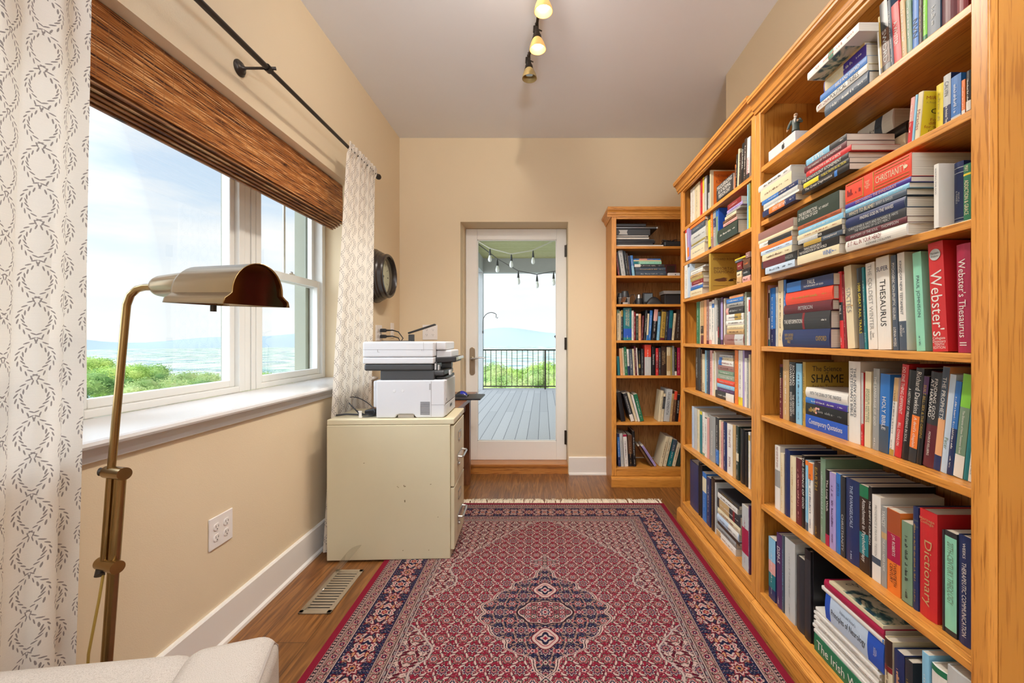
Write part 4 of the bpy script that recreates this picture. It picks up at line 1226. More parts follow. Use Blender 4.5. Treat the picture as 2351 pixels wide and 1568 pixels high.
b.build('gilt_rules', ink_mat('gold'), root_)
squiggle(root_, ink_mat('dark red'), (t_/2, -0.0006, h_*0.84), (0, 0, -1), (1, 0, 0), h_*0.24, t_*0.3, 5)
b = MB(); b.prism([(t_*0.5+0.0045*math.cos(a*PI/8), h_*0.07+0.006*math.sin(a*PI/8)) for a in range(16)], 1, -0.0008, 0); b.build('emblem', ink_mat('cream'), root_)
root_, t_, h_, d_ = BOOKDICT['blackflower']
b = MB(); R = random.Random(4)
for k in range(7):
    a = R.uniform(0, 2*PI); cx, cz = t_*0.5+t_*0.22*math.cos(a), h_*0.68+t_*0.3*math.sin(a)
    b.prism([(cx+t_*0.10*math.cos(q*PI/3+k), cz+t_*0.14*math.sin(q*PI/3+k)) for q in range(6)], 1, -0.0005-0.00005*k, 0)
b.build('flower_print', ink_mat('pink'), root_)
squiggle(root_, ink_mat('gold'), (t_*0.5, -0.0004, h_*0.82), (0, 0, -1), (1, 0, 0), h_*0.16, t_*0.4, 9)
root_, t_, h_, d_ = BOOKDICT['artbook']
def art_mat():
    m, nt, N, L, bb = newmat('painted_cover')
    t = N.new('ShaderNodeTexCoord'); n = N.new('ShaderNodeTexNoise'); n.inputs['Scale'].default_value = 16; n.inputs['Detail'].default_value = 6; n.inputs['Distortion'].default_value = 1.5
    r = N.new('ShaderNodeValToRGB'); e = r.color_ramp.elements; e[0].position = 0.40; e[0].color = (0.02, 0.05, 0.08, 1); e[1].position = 0.56; e[1].color = (0.55, 0.50, 0.35, 1)
    q = e.new(0.46); q.color = (0.05, 0.13, 0.12, 1); q = e.new(0.51); q.color = (0.38, 0.38, 0.26, 1)
    L.new(t.outputs['Object'], n.inputs[0]); L.new(n.outputs[0], r.inputs[0]); L.new(r.outputs[0], bb.inputs[0]); bb.inputs['Roughness'].default_value = 0.3; return m
M_art = art_mat()
b = MB(); b.box(t_-0.0002, t_+0.0004, d_*0.02, d_*0.99, h_*0.02, h_*0.74); b.build('cover_picture', M_art, root_)
lettering('cover_lettering', 'CHRISTIAN\nTODAY', ink_mat('charcoal'), root_, (t_, d_*0.45, h_*0.86), (0, 1, 0), (0, 0, 1), d_*0.6, h_*0.10, 0.4, 2.0)
root_, t_, h_, d_ = BOOKDICT['overhang']
b = MB(); b.box(-0.0004, 0.0002, d_*0.02, d_*0.99, h_*0.27, h_*0.99); b.build('cover_picture', M_art, root_)
# ================================================================ RUG
def rug_image():
    nx, ny = 1260, 1800; HX, HY = 0.875, 1.25
    X, Y = np.meshgrid(np.linspace(-HX, HX, nx), np.linspace(-HY, HY, ny)); ax, ay = np.abs(X), np.abs(Y)
    c = lambda r, g, b: np.array([r, g, b])/255.0
    RED, RED2, NAVY, CRM, TAN, OLV, ROSE, DK, GOLD, BLU, GRY = c(138, 22, 42), c(98, 14, 30), c(26, 27, 52), c(206, 172, 146), c(158, 122, 98), c(104, 96, 78), c(160, 70, 72), c(44, 24, 30), c(200, 140, 90), c(92, 106, 128), c(150, 136, 122)
    img = np.zeros((ny, nx, 3)); rng = np.random.RandomState(3)
    def put(m, col): img[m] = col
    def lat(U, V, pu, pv, ou=0.0, ov=0.0):
        i = np.round((U-ou)/pu); j = np.round((V-ov)/pv); return (U-ou)-i*pu, (V-ov)-j*pv, i, j
    def rosette(m, du, dv, R, cols, k=8, am=0.2, ph=0.0):
        r = np.hypot(du, dv); th = np.arctan2(dv, du); Rr = R*(1+am*np.cos(k*th+ph))
        put(m & (r < Rr*1.13), DK); n = len(cols)
        for q, cc in enumerate(cols): put(m & (r < Rr*(1-q/n)), cc)
    def leaf(m, du, dv, cx, cy, ang, a, b_, col, rim=None):
        ca, sa = math.cos(ang), math.sin(ang); x = (du-cx)*ca+(dv-cy)*sa; y = -(du-cx)*sa+(dv-cy)*ca+0.35*b_*np.cos(x/a*1.6)-0.2*b_
        e_ = (x/a)**2+(y/b_)**2
        if rim is not None: put(m & (e_ < 1.7), rim)
        put(m & (e_ < 1.0), col)
    def specks(m, U, V, p, cols, s):
        for q, cc in enumerate(cols):
            ou, ov = s*(q*0.37 % 1)*p*2.3, (q*0.61 % 1)*p*1.9
            du, dv, i, j = lat(U, V, p*(1+0.13*q), p*(1.1-0.05*q), ou, ov)
            w = np.sin(i*12.9+j*78.2+q)*0.5+0.5
            put(m & (np.abs(du)+np.abs(dv)*1.1 < p*(0.10+0.13*w)), cc)
    def busy(m, U, V, ground, dense=1.0, lead=CRM, p=0.094):
        put(m, ground)
        specks(m, U, V, 0.0135, [TAN, OLV, ROSE, DK if ground is not NAVY else BLU, CRM], 1.0)
        # lozenge vines
        for sgn in (1, -1):
            w = np.mod((U+sgn*V*0.85+0.006*np.sin(V*180)), p)-p/2; put(m & (np.abs(w) < 0.0011), TAN if ground is not CRM else RED2)
        for (ou, ov, R, cols, k) in ((0, 0, 0.0215, [CRM, NAVY, ROSE, TAN, DK], 8), (p/2, p/1.7, 0.0215, [TAN, RED, CRM, NAVY, CRM], 6), (p/2, 0, 0.0125, [ROSE, CRM, NAVY], 5), (0, p/1.7, 0.0125, [OLV, CRM, RED2], 5)):
            du, dv, i, j = lat(U, V, p, 2*p/1.7, ou, ov); rosette(m, du, dv, R, cols, k)
            if R > 0.02:
                for a_ in (0.7, 2.44, 3.84, 5.58): leaf(m, du, dv, 0.036*math.cos(a_), 0.030*math.sin(a_), a_+1.2, 0.0125, 0.0042, lead, DK)
                for a_ in (0, PI): leaf(m, du, dv, 0.034*math.cos(a_), 0, PI/2, 0.010, 0.005, ROSE, CRM)
    ALL = np.ones_like(X, bool); d = np.minimum(HX-ax, HY-ay)
    side = (HX-ax) < (HY-ay)
    S = np.where(side, ay, ax)                     # coordinate along the border
    # field
    dyk = np.array([0, .06, .084, .12, .164, .20, .24, .28, .31, .34, .372, .41, .44, .47, .51, .552, .60, .65, .70, .76, .80, .857, .90, .935, .95])
    xk = np.array([.70, .60, .567, .52, .484, .45, .435, .447, .475, .49, .49, .485, .45, .435, .42, .39, .345, .31, .27, .22, .195, .135, .09, .035, .0])
    xb = np.interp(ay, dyk, xk)+0.006*np.abs(np.sin(ay*58))*(ay > 0.1)
    fld = d > 0.305
    busy(fld, ax, ay, CRM, lead=RED2); inn = fld & (ax < xb); busy(inn, ax, ay, RED)
    put(fld & (np.abs(ax-xb) < 0.0055), GRY); put(fld & (np.abs(ax-xb) < 0.0025), CRM)
    # medallion
    dm = np.array([0, .04, .075, .10, .115, .15, .175, .19, .22, .25, .265, .28, .31, .335, .36, .37]); xm = np.array([.266, .268, .255, .225, .215, .195, .16, .145, .135, .10, .062, .046, .044, .036, .008, 0])
    xmm = np.interp(ay, dm, xm)+0.020*np.abs(np.sin(ay*36))*(ay < 0.27); med = (ax < xmm) & (ay < 0.37)
    busy(med, ax, ay, NAVY, lead=TAN, p=0.10); put((np.abs(ax-xmm) < 0.0075) & (ay < 0.372), CRM); put((np.abs(ax-xmm) < 0.0016) & (ay < 0.372), DK)
    q = (ax/0.115)**2+(ay/0.078)**2-0.10*np.cos(8*np.arctan2(ay, ax)); m2 = q < 1; put(q < 1.16, DK); put(m2, CRM); busy(m2 & (q < 0.9), ax, ay, CRM, lead=ROSE, p=0.05)
    rosette(q < 0.6, X, Y, 0.034, [ROSE, CRM, NAVY, CRM, RED], 8)
    for cyy in (0.165,):
        du, dv = ax, ay-cyy; rr = np.hypot(du, dv*0.9); th = np.arctan2(dv, du); Rr = 0.050*(1+0.08*np.cos(4*th)); put(rr < Rr*1.08, RED2); put(rr < Rr, CRM); put(rr < Rr*0.78, ROSE); put(rr < Rr*0.70, CRM); rosette(rr < Rr*0.66, du, dv, 0.026, [NAVY, CRM, RED], 4, 0.25)
    du, dv = ax, ay-0.425; pe = (du/0.075)+np.abs(dv)/0.055-0.12*np.cos(du*90); put(fld & (pe < 1.1), CRM); put(fld & (pe < 1.0), NAVY); busy(fld & (pe < 0.93), ax, ay, NAVY, p=0.05)
    # borders, from the outside in
    put(d < 0.028, RED)
    g = (d >= 0.028) & (d < 0.046); put(g, DK); du, dv, i, j = lat(S, d, 0.016, 1.0, 0, 0.037); put(g & (np.hypot(du, dv) < 0.0052), CRM); put(g & (np.hypot(du, dv) < 0.002), RED)
    put((d > 0.028) & (d < 0.0305), CRM); put((d > 0.044) & (d < 0.0465), CRM)
    def guard(a, b_, ground):
        g = (d >= a) & (d < b_); mid = (a+b_)/2; put(g, ground); specks(g, S, d, 0.010, [NAVY, ROSE, CRM, OLV], 1.0)
        w = mid+(b_-a)*0.28*np.sin(S*2*PI/0.066); put(g & (np.abs(d-w) < 0.0022), DK)
        du, dv, i, j = lat(S, d, 0.066, 1.0, 0.0, mid); rosette(g, du, dv, (b_-a)*0.33, [CRM, RED, NAVY, CRM], 6)
        du, dv, i, j = lat(S, d, 0.066, 1.0, 0.033, mid); rosette(g, du, dv, (b_-a)*0.24, [ROSE, CRM, OLV], 5)
        for e_ in (a, b_): put(np.abs(d-e_) < 0.0032, DK); put(np.abs(d-e_) < 0.0018, CRM)
    guard(0.048, 0.090, TAN)
    g = (d >= 0.092) & (d < 0.235); mid = 0.1635; put(g, NAVY); specks(g, S, d, 0.014, [ROSE, OLV, BLU, TAN, CRM], 1.0)
    P = 0.215
    w = mid+0.038*np.sin(S*2*PI/P); put(g & (np.abs(d-w) < 0.0042), RED2); put(g & (np.abs(d-w) < 0.0022), ROSE)
    w = mid-0.046*np.sin(S*2*PI/P); put(g & (np.abs(d-w) < 0.003), OLV)
    for sgn, off in ((1, 0.0), (-1, P/2)):
        du, dv, i, j = lat(S, d, P, 1.0, off, mid)
        if sgn == 1:
            rr = np.hypot(du*0.72, dv); th = np.arctan2(dv, du); Rr = 0.043*(1+0.10*np.cos(10*th)); put(g & (rr < Rr*1.1), DK); put(g & (rr < Rr), CRM); put(g & (rr < Rr*0.84), ROSE); put(g & (rr < Rr*0.74), CRM); put(g & (rr < Rr*0.58), NAVY); rosette(g & (rr < Rr*0.56), du, dv, 0.019, [CRM, RED, GOLD], 6)
        else: rosette(g, du, dv, 0.032, [ROSE, CRM, RED2, GOLD, NAVY], 8)
        for sx in (1, -1):
            for sy in (1, -1): leaf(g, du*sx, dv*sy, 0.052, 0.036*sgn, 0.55*sgn, 0.028, 0.0085, GOLD if sgn == 1 else CRM, RED2); leaf(g, du*sx, dv*sy, 0.050, 0.037*sgn, 0.55*sgn, 0.015, 0.0030, NAVY)
        for sx in (1, -1): rosette(g, du*sx-P/4, dv-0.046*sgn, 0.014, [CRM, ROSE, NAVY], 5); rosette(g, du*sx-P/4, dv+0.045*sgn, 0.012, [ROSE, CRM, OLV], 5)
    guard(0.237, 0.283, TAN); guard(0.285, 0.303, GRY)
    img *= np.array([0.84, 0.86, 0.94])*(1+0.10*(rng.rand(ny, nx, 1)-0.5)); img = np.clip(img, 0, 1)
    im = bpy.data.images.new('rug_pattern', nx, ny); px = np.ones((ny, nx, 4), np.float32); px[..., :3] = img
    im.pixels.foreach_set(px.ravel()); im.update(); im.pack(); return im
def image_mat(name, im, rough, scale=(1, 1), noise=None, transl=0.0):
    m, nt, N, L, b = newmat(name); uv = N.new('ShaderNodeTexCoord'); mp = N.new('ShaderNodeMapping'); mp.inputs['Scale'].default_value = (scale[0], scale[1], 1)
    t = N.new('ShaderNodeTexImage'); t.image = im; L.new(uv.outputs['UV'], mp.inputs[0]); L.new(mp.outputs[0], t.inputs[0])
    L.new(t.outputs[0], b.inputs['Base Color']); b.inputs['Roughness'].default_value = rough; b.inputs['Specular IOR Level'].default_value = 0.15
    n = N.new('ShaderNodeTexNoise'); n.inputs['Scale'].default_value = noise or 600; bp = N.new('ShaderNodeBump'); bp.inputs['Strength'].default_value = 0.5; bp.inputs['Distance'].default_value = 0.0015
    L.new(uv.outputs['Object'], n.inputs[0]); L.new(n.outputs[0], bp.inputs['Height']); L.new(bp.outputs[0], b.inputs['Normal'])
    if transl > 0:
        o = N['Material Output']; tr = N.new('ShaderNodeBsdfTranslucent'); mi = N.new('ShaderNodeMixShader'); mi.inputs[0].default_value = transl
        L.new(t.outputs[0], tr.inputs[0]); L.new(b.outputs[0], mi.inputs[1]); L.new(tr.outputs[0], mi.inputs[2]); L.new(mi.outputs[0], o.inputs[0])
    return m
def set_uv(ob, fn):
    me = ob.data; uv = me.uv_layers.new(name='uv')
    for l in me.loops: uv.data[l.index].uv = fn(me.vertices[l.vertex_index].co, l.vertex_index)
RX, RY = 0.009, 1.888
root = empty('rug', 'red and navy oriental rug with a central medallion on the wood floor', 'rug', (RX, RY, 0.0))
M_rug = image_mat('rug_wool', rug_image(), 0.9)
b = MB(); b.box(-0.875, 0.875, -1.25, 1.25, 0.0005, 0.010); r_ = b.build('rug_pile', M_rug, root)
set_uv(r_, lambda co, i: ((co.x+0.875)/1.75, (co.y+1.25)/2.5))
M_fringe = plain('rug_fringe', (0.78, 0.69, 0.54), 0.85)
for sy, seed in ((1, 5), (-1, 6)):
    R = random.Random(seed); b = MB(); x = -0.87
    while x < 0.87:
        L_ = R.uniform(0.075, 0.11); sw = R.uniform(-0.03, 0.03)
        for k in range(3):
            s2 = sw+R.uniform(-0.008, 0.008); y0 = sy*1.25
            b.tube([(x, y0-sy*0.004, 0.006), (x+s2*0.3+0.004*(k-1), y0+sy*L_*0.35, 0.006+R.random()*0.006), (x+s2*0.8+0.006*(k-1), y0+sy*L_*0.75, 0.004+R.random()*0.006), (x+s2+0.010*(k-1), y0+sy*L_, 0.003)], [0.0024, 0.0022, 0.0020, 0.0012], 5)
        x += R.uniform(0.006, 0.009)
    f = b.build('fringe', M_fringe, root); f['kind'] = 'stuff'
# ================================================================ CURTAINS
def curtain_image():
    Wt, Ht = 0.156, 0.178; nx, ny = 300, 400; px = np.ones((ny, nx, 4), np.float32)
    base = np.array([228, 220, 207])/255; lf = np.array([142, 132, 125])/255
    rng = np.random.RandomState(2); im = np.ones((ny, nx, 3))*base
    yy, xx = np.mgrid[0:ny, 0:nx]; xm, ym = xx*Wt/nx, yy*Ht/ny
    im *= 1+0.03*np.sin(yy*2.1)[..., None]*rng.rand(ny, 1, 1)+0.02*(rng.rand(ny, nx, 1)-0.5)
    def leaf(cx, cy, ang, a=0.0060, b_=0.00145):
        for ox in (-Wt, 0, Wt):
            for oy in (-Ht, 0, Ht):
                dx, dy = xm-cx-ox, ym-cy-oy; x = dx*math.cos(ang)+dy*math.sin(ang); y = -dx*math.sin(ang)+dy*math.cos(ang)
                im[(x/a)**2+(y/b_)**2 < 1] = lf
    n = 17
    for c0, ph in ((0.0, 0.0), (0.0, PI), (Wt/2, PI/2), (Wt/2, 3*PI/2)):
        for k in range(n):
            y = (k+0.5)/n*Ht; A = 0.027; x = c0+A*math.sin(2*PI*y/Ht+ph); dxdy = A*2*PI/Ht*math.cos(2*PI*y/Ht+ph)
            t = math.atan2(1, dxdy); nx_, ny_ = -math.sin(t), math.cos(t)
            for sgn in (1, -1): leaf(x+sgn*nx_*0.0045, y+sgn*ny_*0.0045, t-sgn*0.42)
    px[..., :3] = np.clip(im, 0, 1); i2 = bpy.data.images.new('curtain_pattern', nx, ny); i2.pixels.foreach_set(px.ravel()); i2.update(); i2.pack(); return i2
M_cur = image_mat('printed_linen', curtain_image(), 0.9, (1/0.156, 1/0.178), 900, 0.30)
ROD = (-1.167, 2.365)
def curtain(name, label, yt0, yt1, yb0, yb1, folds, amp_t, amp_b, seed, zbot=0.02, thin=1.0, x_b=0.0):
    R = random.Random(seed); nu, nv = folds*14, 60; ph = [R.uniform(-0.5, 0.5) for _ in range(folds+2)]; am = [R.uniform(0.6, 1.25) for _ in range(folds+2)]
    def fn(u, v):
        z = ROD[1]+0.035-(ROD[1]+0.035-zbot)*v; k = min(v*2.2, 1.0)
        y = (yt0+(yt1-yt0)*u)*(1-v)+(yb0+(yb1-yb0)*u)*v
        fi = u*folds; i = int(fi); f = fi-i; a = am[i]*(1-f)+am[i+1]*f; p = ph[i]*(1-f)+ph[i+1]*f
        A = (amp_t+(amp_b-amp_t)*k)*a
        off = A*math.sin(2*PI*fi+p*k)
        if v < 0.03: off = 0.006*math.sin(2*PI*fi*1.5)+0.013
        y += 0.006*math.sin(4*PI*fi+3*v)*k
        return (ROD[0]+off+x_b*v, y, z)
    b = MB(); b.grid(fn, nu, nv); o = b.build(name, M_cur, None, smooth=True)
    me = o.data; uvl = me.uv_layers.new(name='uv')
    ar = [0.0]
    for i in range(nu): ar.append(ar[-1]+(Vector(fn((i+1)/nu, 0.45))-Vector(fn(i/nu, 0.45))).length)
    uv = {}
    for i in range(nu+1):
        for j in range(nv+1): uv[i*(nv+1)+j] = (ar[i], ROD[1]-(ROD[1]-zbot)*j/nv)
    for l in me.loops: uvl.data[l.index].uv = uv[l.vertex_index]
    tag(o, label, 'curtain'); return o
curtain('curtain', 'leaf patterned cream curtain hanging in the left foreground', 0.70, 1.110, 0.66, 1.072, 4, 0.014, 0.020, 1, x_b=-0.02)
c2 = curtain('curtain', 'leaf patterned cream curtain hanging at the far side of the window, behind the printer', 2.545, 2.965, 2.39, 2.985, 6, 0.014, 0.022, 4, x_b=-0.06)
b = MB(); yb = 1.812
b.tube([(ROD[0], 0.35, ROD[1]), (ROD[0], yb, ROD[1])], 0.0115, 16); b.tube([(ROD[0], yb-0.01, ROD[1]), (ROD[0], 2.99, ROD[1])], 0.0095, 16)
root = empty('curtain_rod', 'dark bronze curtain rod above the window', 'curtain rod', (XL, yb, ROD[1]))
local(b, root, 'rod', M_bronze, smooth=True)
b = MB(); b.lathe([(0.010, 0), (0.013, 0.004), (0.013, 0.010), (0.009, 0.014), (0.016, 0.022), (0.020, 0.032), (0.018, 0.043), (0.010, 0.050), (0.001, 0.052)], (ROD[0], 2.99, ROD[1]), (0, 1, 0), 20)
local(b, root, 'finial', M_bronze, smooth=True)
for y in (yb,):
    b = MB(); b.lathe([(0.034, 0), (0.034, 0.004), (0.028, 0.008), (0.026, 0.012), (0.014, 0.016), (0.010, 0.022), (0.0055, 0.03), (0.0055, 0.112)], (XL+0.0003, y, ROD[1]+0.002), (1, 0, 0), 24)
    b.lathe([(0.0155, -0.012), (0.0155, 0.012), (0.0125, 0.0121), (0.0125, -0.0119)], (ROD[0], y, ROD[1]), (0, 1, 0), 20, cap=False); b.tube([(ROD[0]+0.012, y+0.004, ROD[1]+0.004), (ROD[0]+0.026, y+0.012, ROD[1]+0.008)], [0.006, 0.007], 10)
    local(b, root, 'bracket', M_bronze, smooth=True)
# ================================================================ WALL CLOCK
cy, cz = 3.27, 1.697
root = empty('wall_clock', 'round dark framed clock on the left wall beyond the curtain', 'clock', (XL, cy, cz), (0, PI/2, 0))
b = MB(); b.lathe([(0.12, 0.0005), (0.198, 0.0005), (0.206, 0.010), (0.204, 0.022), (0.196, 0.030), (0.194, 0.038), (0.186, 0.046), (0.186, 0.054), (0.176, 0.064), (0.176, 0.072), (0.168, 0.082), (0.168, 0.108), (0.160, 0.118), (0.148, 0.120), (0.142, 0.112), (0.141, 0.060), (0.12, 0.058)], n=64, cap=False)
b.build('clock_frame', plain('clock_frame_paint', (0.030, 0.021, 0.017), 0.25), root, smooth=True)
b = MB(); b.lathe([(0.142, 0.058), (0.142, 0.0625)], n=48); b.build('clock_face', plain('aged_dial', (0.66, 0.64, 0.46), 0.6, var=0.12, scale=30), root)
b = MB()
for k in range(12):
    a = PI/2-k*PI/6; r0 = 0.105; ca, sa = math.cos(a), math.sin(a)
    # dial lies in local xy; local -x is up, local y points to the far side of the wall
    c_ = Vector((-sa*r0, -ca*-1*0+ca*r0, 0.0632)); b.obox(c_, Vector((-sa, ca, 0))*0.024, Vector((-ca, -sa, 0))*(0.009 if k % 3 == 0 else 0.005), (0, 0, 0.0008))
b.build('numeral_marks', plain('dial_ink', (0.12, 0.11, 0.07), 0.6), root)
b = MB(); b.obox((-0.016, -0.020, 0.066), (-0.040, -0.050, 0), (0.005, -0.004, 0), (0, 0, 0.001)); b.obox((0.040, -0.004, 0.068), (0.09, -0.010, 0), (0.0006, 0.005, 0), (0, 0, 0.001)); b.lathe([(0.009, 0.0632), (0.009, 0.070)], n=16)
b.build('clock_hands', M_black, root)
b = MB(); b.lathe([(0.1405, 0.100), (0.1405, 0.102)], n=48); b.build('clock_glass', M_glass, root)
# ================================================================ OUTLETS AND SWITCHES
def outlet(label, c, n, w, h, cols=2, kind='outlet', plugs=0):
    """n: outward normal axis, 'x' or '-y'"""
    root = empty('wall_outlet' if kind == 'outlet' else 'switch_plate', label, 'outlet' if kind == 'outlet' else 'wall plate', c, (PI/2, 0, PI/2) if n == 'x' else (PI/2, 0, 0))
    # local: x right, y up, z out
    b = MB(); b.box(-w/2, w/2, -h/2, h/2, 0.0003, 0.006); b.build('face_plate', M_plate, root, bevel=0.0025)
    for ci in range(cols):
        x = (ci-(cols-1)/2)*w*0.42
        if kind == 'switch':
            b = MB(); b.box(x-0.009, x+0.009, -0.018, 0.018, 0.006, 0.010); b.build('toggle', M_plate, root); continue
        for y in (h*0.17, -h*0.17):
            b = MB(); r = 0.0165; b.prism([(x+r*math.cos(a*PI/12)*(1.0), y+max(-0.013, min(0.013, r*math.sin(a*PI/12)))) for a in range(24)], 2, 0.0061, 0.0085); s_ = b.build('socket', M_plate, root)
            b = MB(); b.box(x-0.0075, x-0.0055, y-0.002, y+0.007, 0.0086, 0.0089); b.box(x+0.0055, x+0.0075, y-0.002, y+0.006, 0.0086, 0.0089); b.lathe([(0.0024, 0.0086), (0.0024, 0.0089)], (x, y-0.008, 0), n=10); b.build('socket_slots', M_black, s_)
outlet('white four-socket outlet low on the wall under the window sill', (XL, 1.706, 0.458), 'x', 0.124, 0.124, 2)
outlet('outlet on the left wall with two black plugs above the desk', (XL, 3.345, 1.262), 'x', 0.124, 0.124, 2)
outlet('plain wall plate next to the back left corner', (XL, 3.645, 1.290), 'x', 0.075, 0.124, 1, 'switch')
outlet('four-socket outlet on the end wall left of the glass door', (-1.016, YB, 1.275), '-y', 0.134, 0.134, 2)
for i, (yy, zz, ex) in enumerate(((3.36, 1.283, (-1.11, 3.30, 1.18)), (3.36, 1.236, (-1.16, 3.34, 1.16)))):
    root = empty('power_plug', ['upper black plug and cord in the left wall outlet', 'lower black plug and cord in the left wall outlet'][i], 'plug', (XL+0.0095, yy, zz))
    b = MB(); b.obox((XL+0.033, yy, zz), (0.046, 0, 0), (0, 0.030, 0), (0, 0, 0.028)); local(b, root, 'plug_body', M_black, bevel=0.006)
    b = MB(); e_ = Vector(ex); p0 = Vector((XL+0.055, yy, zz)); b.tube([p0, p0+Vector((0.05, 0, 0.002)), p0+Vector((0.10, -0.01, -0.012)), (p0+Vector((0.16, 0, -0.02)))*0.5+e_*0.5, e_, e_+Vector((0.01, 0, -0.16)), (e_.x, e_.y, 0.80)], [0.008, 0.005, 0.0042, 0.004, 0.004, 0.004, 0.004], 10)
    local(b, root, 'cord', M_black, smooth=True)
# ================================================================ FLOOR REGISTER
root = empty('floor_register', 'brass coloured floor vent with a clear plastic deflector beside the rug', 'floor vent', (-1.013, 2.065, 0.0))
M_reg = plain('register_enamel', (0.36, 0.29, 0.20), 0.45, 0.3)
b = MB(); w, l = 0.072, 0.178
for a in ((-w, w, -l, -l+0.022), (-w, w, l-0.022, l), (-w, -w+0.02, -l, l), (w-0.02, w, -l, l)): b.box(a[0], a[1], a[2], a[3], 0.0005, 0.007)
b.build('register_frame', M_reg, root, bevel=0.002)
b = MB()
for k in range(15):
    y = -l+0.030+k*(2*l-0.06)/14; b.obox((0, y, 0.004), (2*w-0.04, 0, 0), (0, 0.009, 0.003), (0, -0.0006, 0.0016))
b.build('louvers', M_reg, root)
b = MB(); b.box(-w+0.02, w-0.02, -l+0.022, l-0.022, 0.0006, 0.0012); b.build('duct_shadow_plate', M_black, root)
m, nt, N, L, bb = newmat('clear_plastic'); N.remove(bb); o = N['Material Output']; tr = N.new('ShaderNodeBsdfTransparent'); gl = N.new('ShaderNodeBsdfGlossy'); mi = N.new('ShaderNodeMixShader'); tr.inputs[0].default_value = (0.97, 0.97, 0.965, 1); gl.inputs[1].default_value = 0.12; mi.inputs[0].default_value = 0.10
L.new(tr.outputs[0], mi.inputs[1]); L.new(gl.outputs[0], mi.inputs[2]); L.new(mi.outputs[0], o.inputs[0]); M_clear = m
b = MB(); b.grid(lambda u, v: (-w+0.008+0.11*(1-math.cos(v*PI*0.45)), -l+0.01+(2*l+0.06)*u, 0.0085+0.085*math.sin(v*PI*0.45)+0.01*u), 8, 8)
o_ = b.build('air_deflector', M_clear, root, smooth=True); s_ = o_.modifiers.new('s', 'SOLIDIFY'); s_.thickness = 0.002
b = MB(); b.box(-w+0.012, -w+0.035, -l+0.018, -l+0.04, 0.0075, 0.018); b.box(-w+0.012, -w+0.035, l-0.04, l-0.018, 0.0075, 0.018); b.build('magnet_clip', M_clear, root)
# ================================================================ TRACK LIGHT
root = empty('track_light', 'dark ceiling track with three amber glass spotlights and two added out of view', 'light fixture', (-0.04, 2.4, ZC))
heads = [(-0.091, 2.69, False), (-0.036, 2.42, True), (-0.004, 2.14, True), (0.012, 1.86, True), (0.02, 1.50, True)]  # last two heads are added out of view to brighten room and back wall
b = MB(); tr_ = [(-0.12, 2.84, 2.992)]+[(h[0], h[1], 2.992) for h in heads]+[(0.02, 0.9, 2.992)]
b.tube(tr_, 0.008, 12); b.lathe([(0.055, 0), (0.055, 0.028)], (0.02, 1.25, ZC-0.0285), n=24)
for p in tr_[1::2]: b.tube([(p[0], p[1], 2.99), (p[0], p[1], ZC-0.0003)], 0.006, 8)
local(b, root, 'track', M_bronze, smooth=True)
M_amb = plain('amber_glass', (0.42, 0.30, 0.12), 0.25, spec=0.6)
def emis(name, col, s):
    m, nt, N, L, b = newmat(name); b.inputs['Base Color'].default_value = (*col, 1); b.inputs['Emission Color'].default_value = (*col, 1); b.inputs['Emission Strength'].default_value = s; return m
M_bulb = emis('lit_halogen', (1.0, 0.80, 0.55), 26.0); M_amb_lit = emis('amber_glass_lit', (0.70, 0.40, 0.13), 0.45)
M_boff = plain('clear_reflector', (0.55, 0.57, 0.55), 0.15, 0.8)
for i, (hx_, hy_, lit) in enumerate(heads):
    ax = Vector((0.05, -0.03, -1)).normalized(); top = Vector((hx_, hy_, 2.985))
    if i == 4: ax = Vector((-0.30, 0.90, -0.30)).normalized()
    h = bpy.data.objects.new('spotlight_head', None); COL.objects.link(h); h.parent = root; h['label'] = 'unlit amber glass head' if not lit else 'lit amber glass head'  # the last two heads are added out of view
    q = MB(); q.tube([top+Vector((0, 0, 0.02)), top+Vector((0, 0, -0.02))], 0.011, 12); q.tube([top+Vector((-0.014, 0, 0.006)), top+Vector((-0.016, 0, -0.03))], 0.006, 8); q.tube([top+Vector((0.005, 0, -0.012)), top+Vector((0.028, -0.005, -0.026))], 0.004, 8)
    c0 = top+Vector((0, 0, -0.018)); q.lathe([(0.014, 0), (0.017, 0.02), (0.024, 0.032), (0.025, 0.048), (0.022, 0.05)], c0, ax, 20)
    s_ = local(q, root, 'lamp_holder', M_bronze, smooth=True); s_.parent = h
    q = MB(); q.lathe([(0.021, 0.048), (0.028, 0.056), (0.038, 0.078), (0.045, 0.100), (0.047, 0.112), (0.0445, 0.112), (0.042, 0.100), (0.035, 0.078), (0.026, 0.060)], c0, ax, 32, cap=False)
    s_ = local(q, root, 'glass_shade', M_amb_lit if lit else M_amb, smooth=True); s_.parent = h
    q = MB(); q.lathe([(0.010, 0.060), (0.0205, 0.086), (0.021, 0.090), (0.001, 0.0905)], c0, ax, 24, cap=False)
    s_ = local(q, root, 'bulb', M_bulb if lit else M_boff, smooth=True); s_.parent = h
    if lit:
        l = lamp('spot_lamp', 'SPOT', c0+ax*0.12, (0, 0, 0), 30 if i == 4 else 44, (1.0, 0.91, 0.80), spot_size=math.radians(150), spot_blend=0.9, shadow_soft_size=0.03); l.rotation_euler = ax.to_track_quat('-Z', 'Y').to_euler()  # the last two are lamps of the added heads
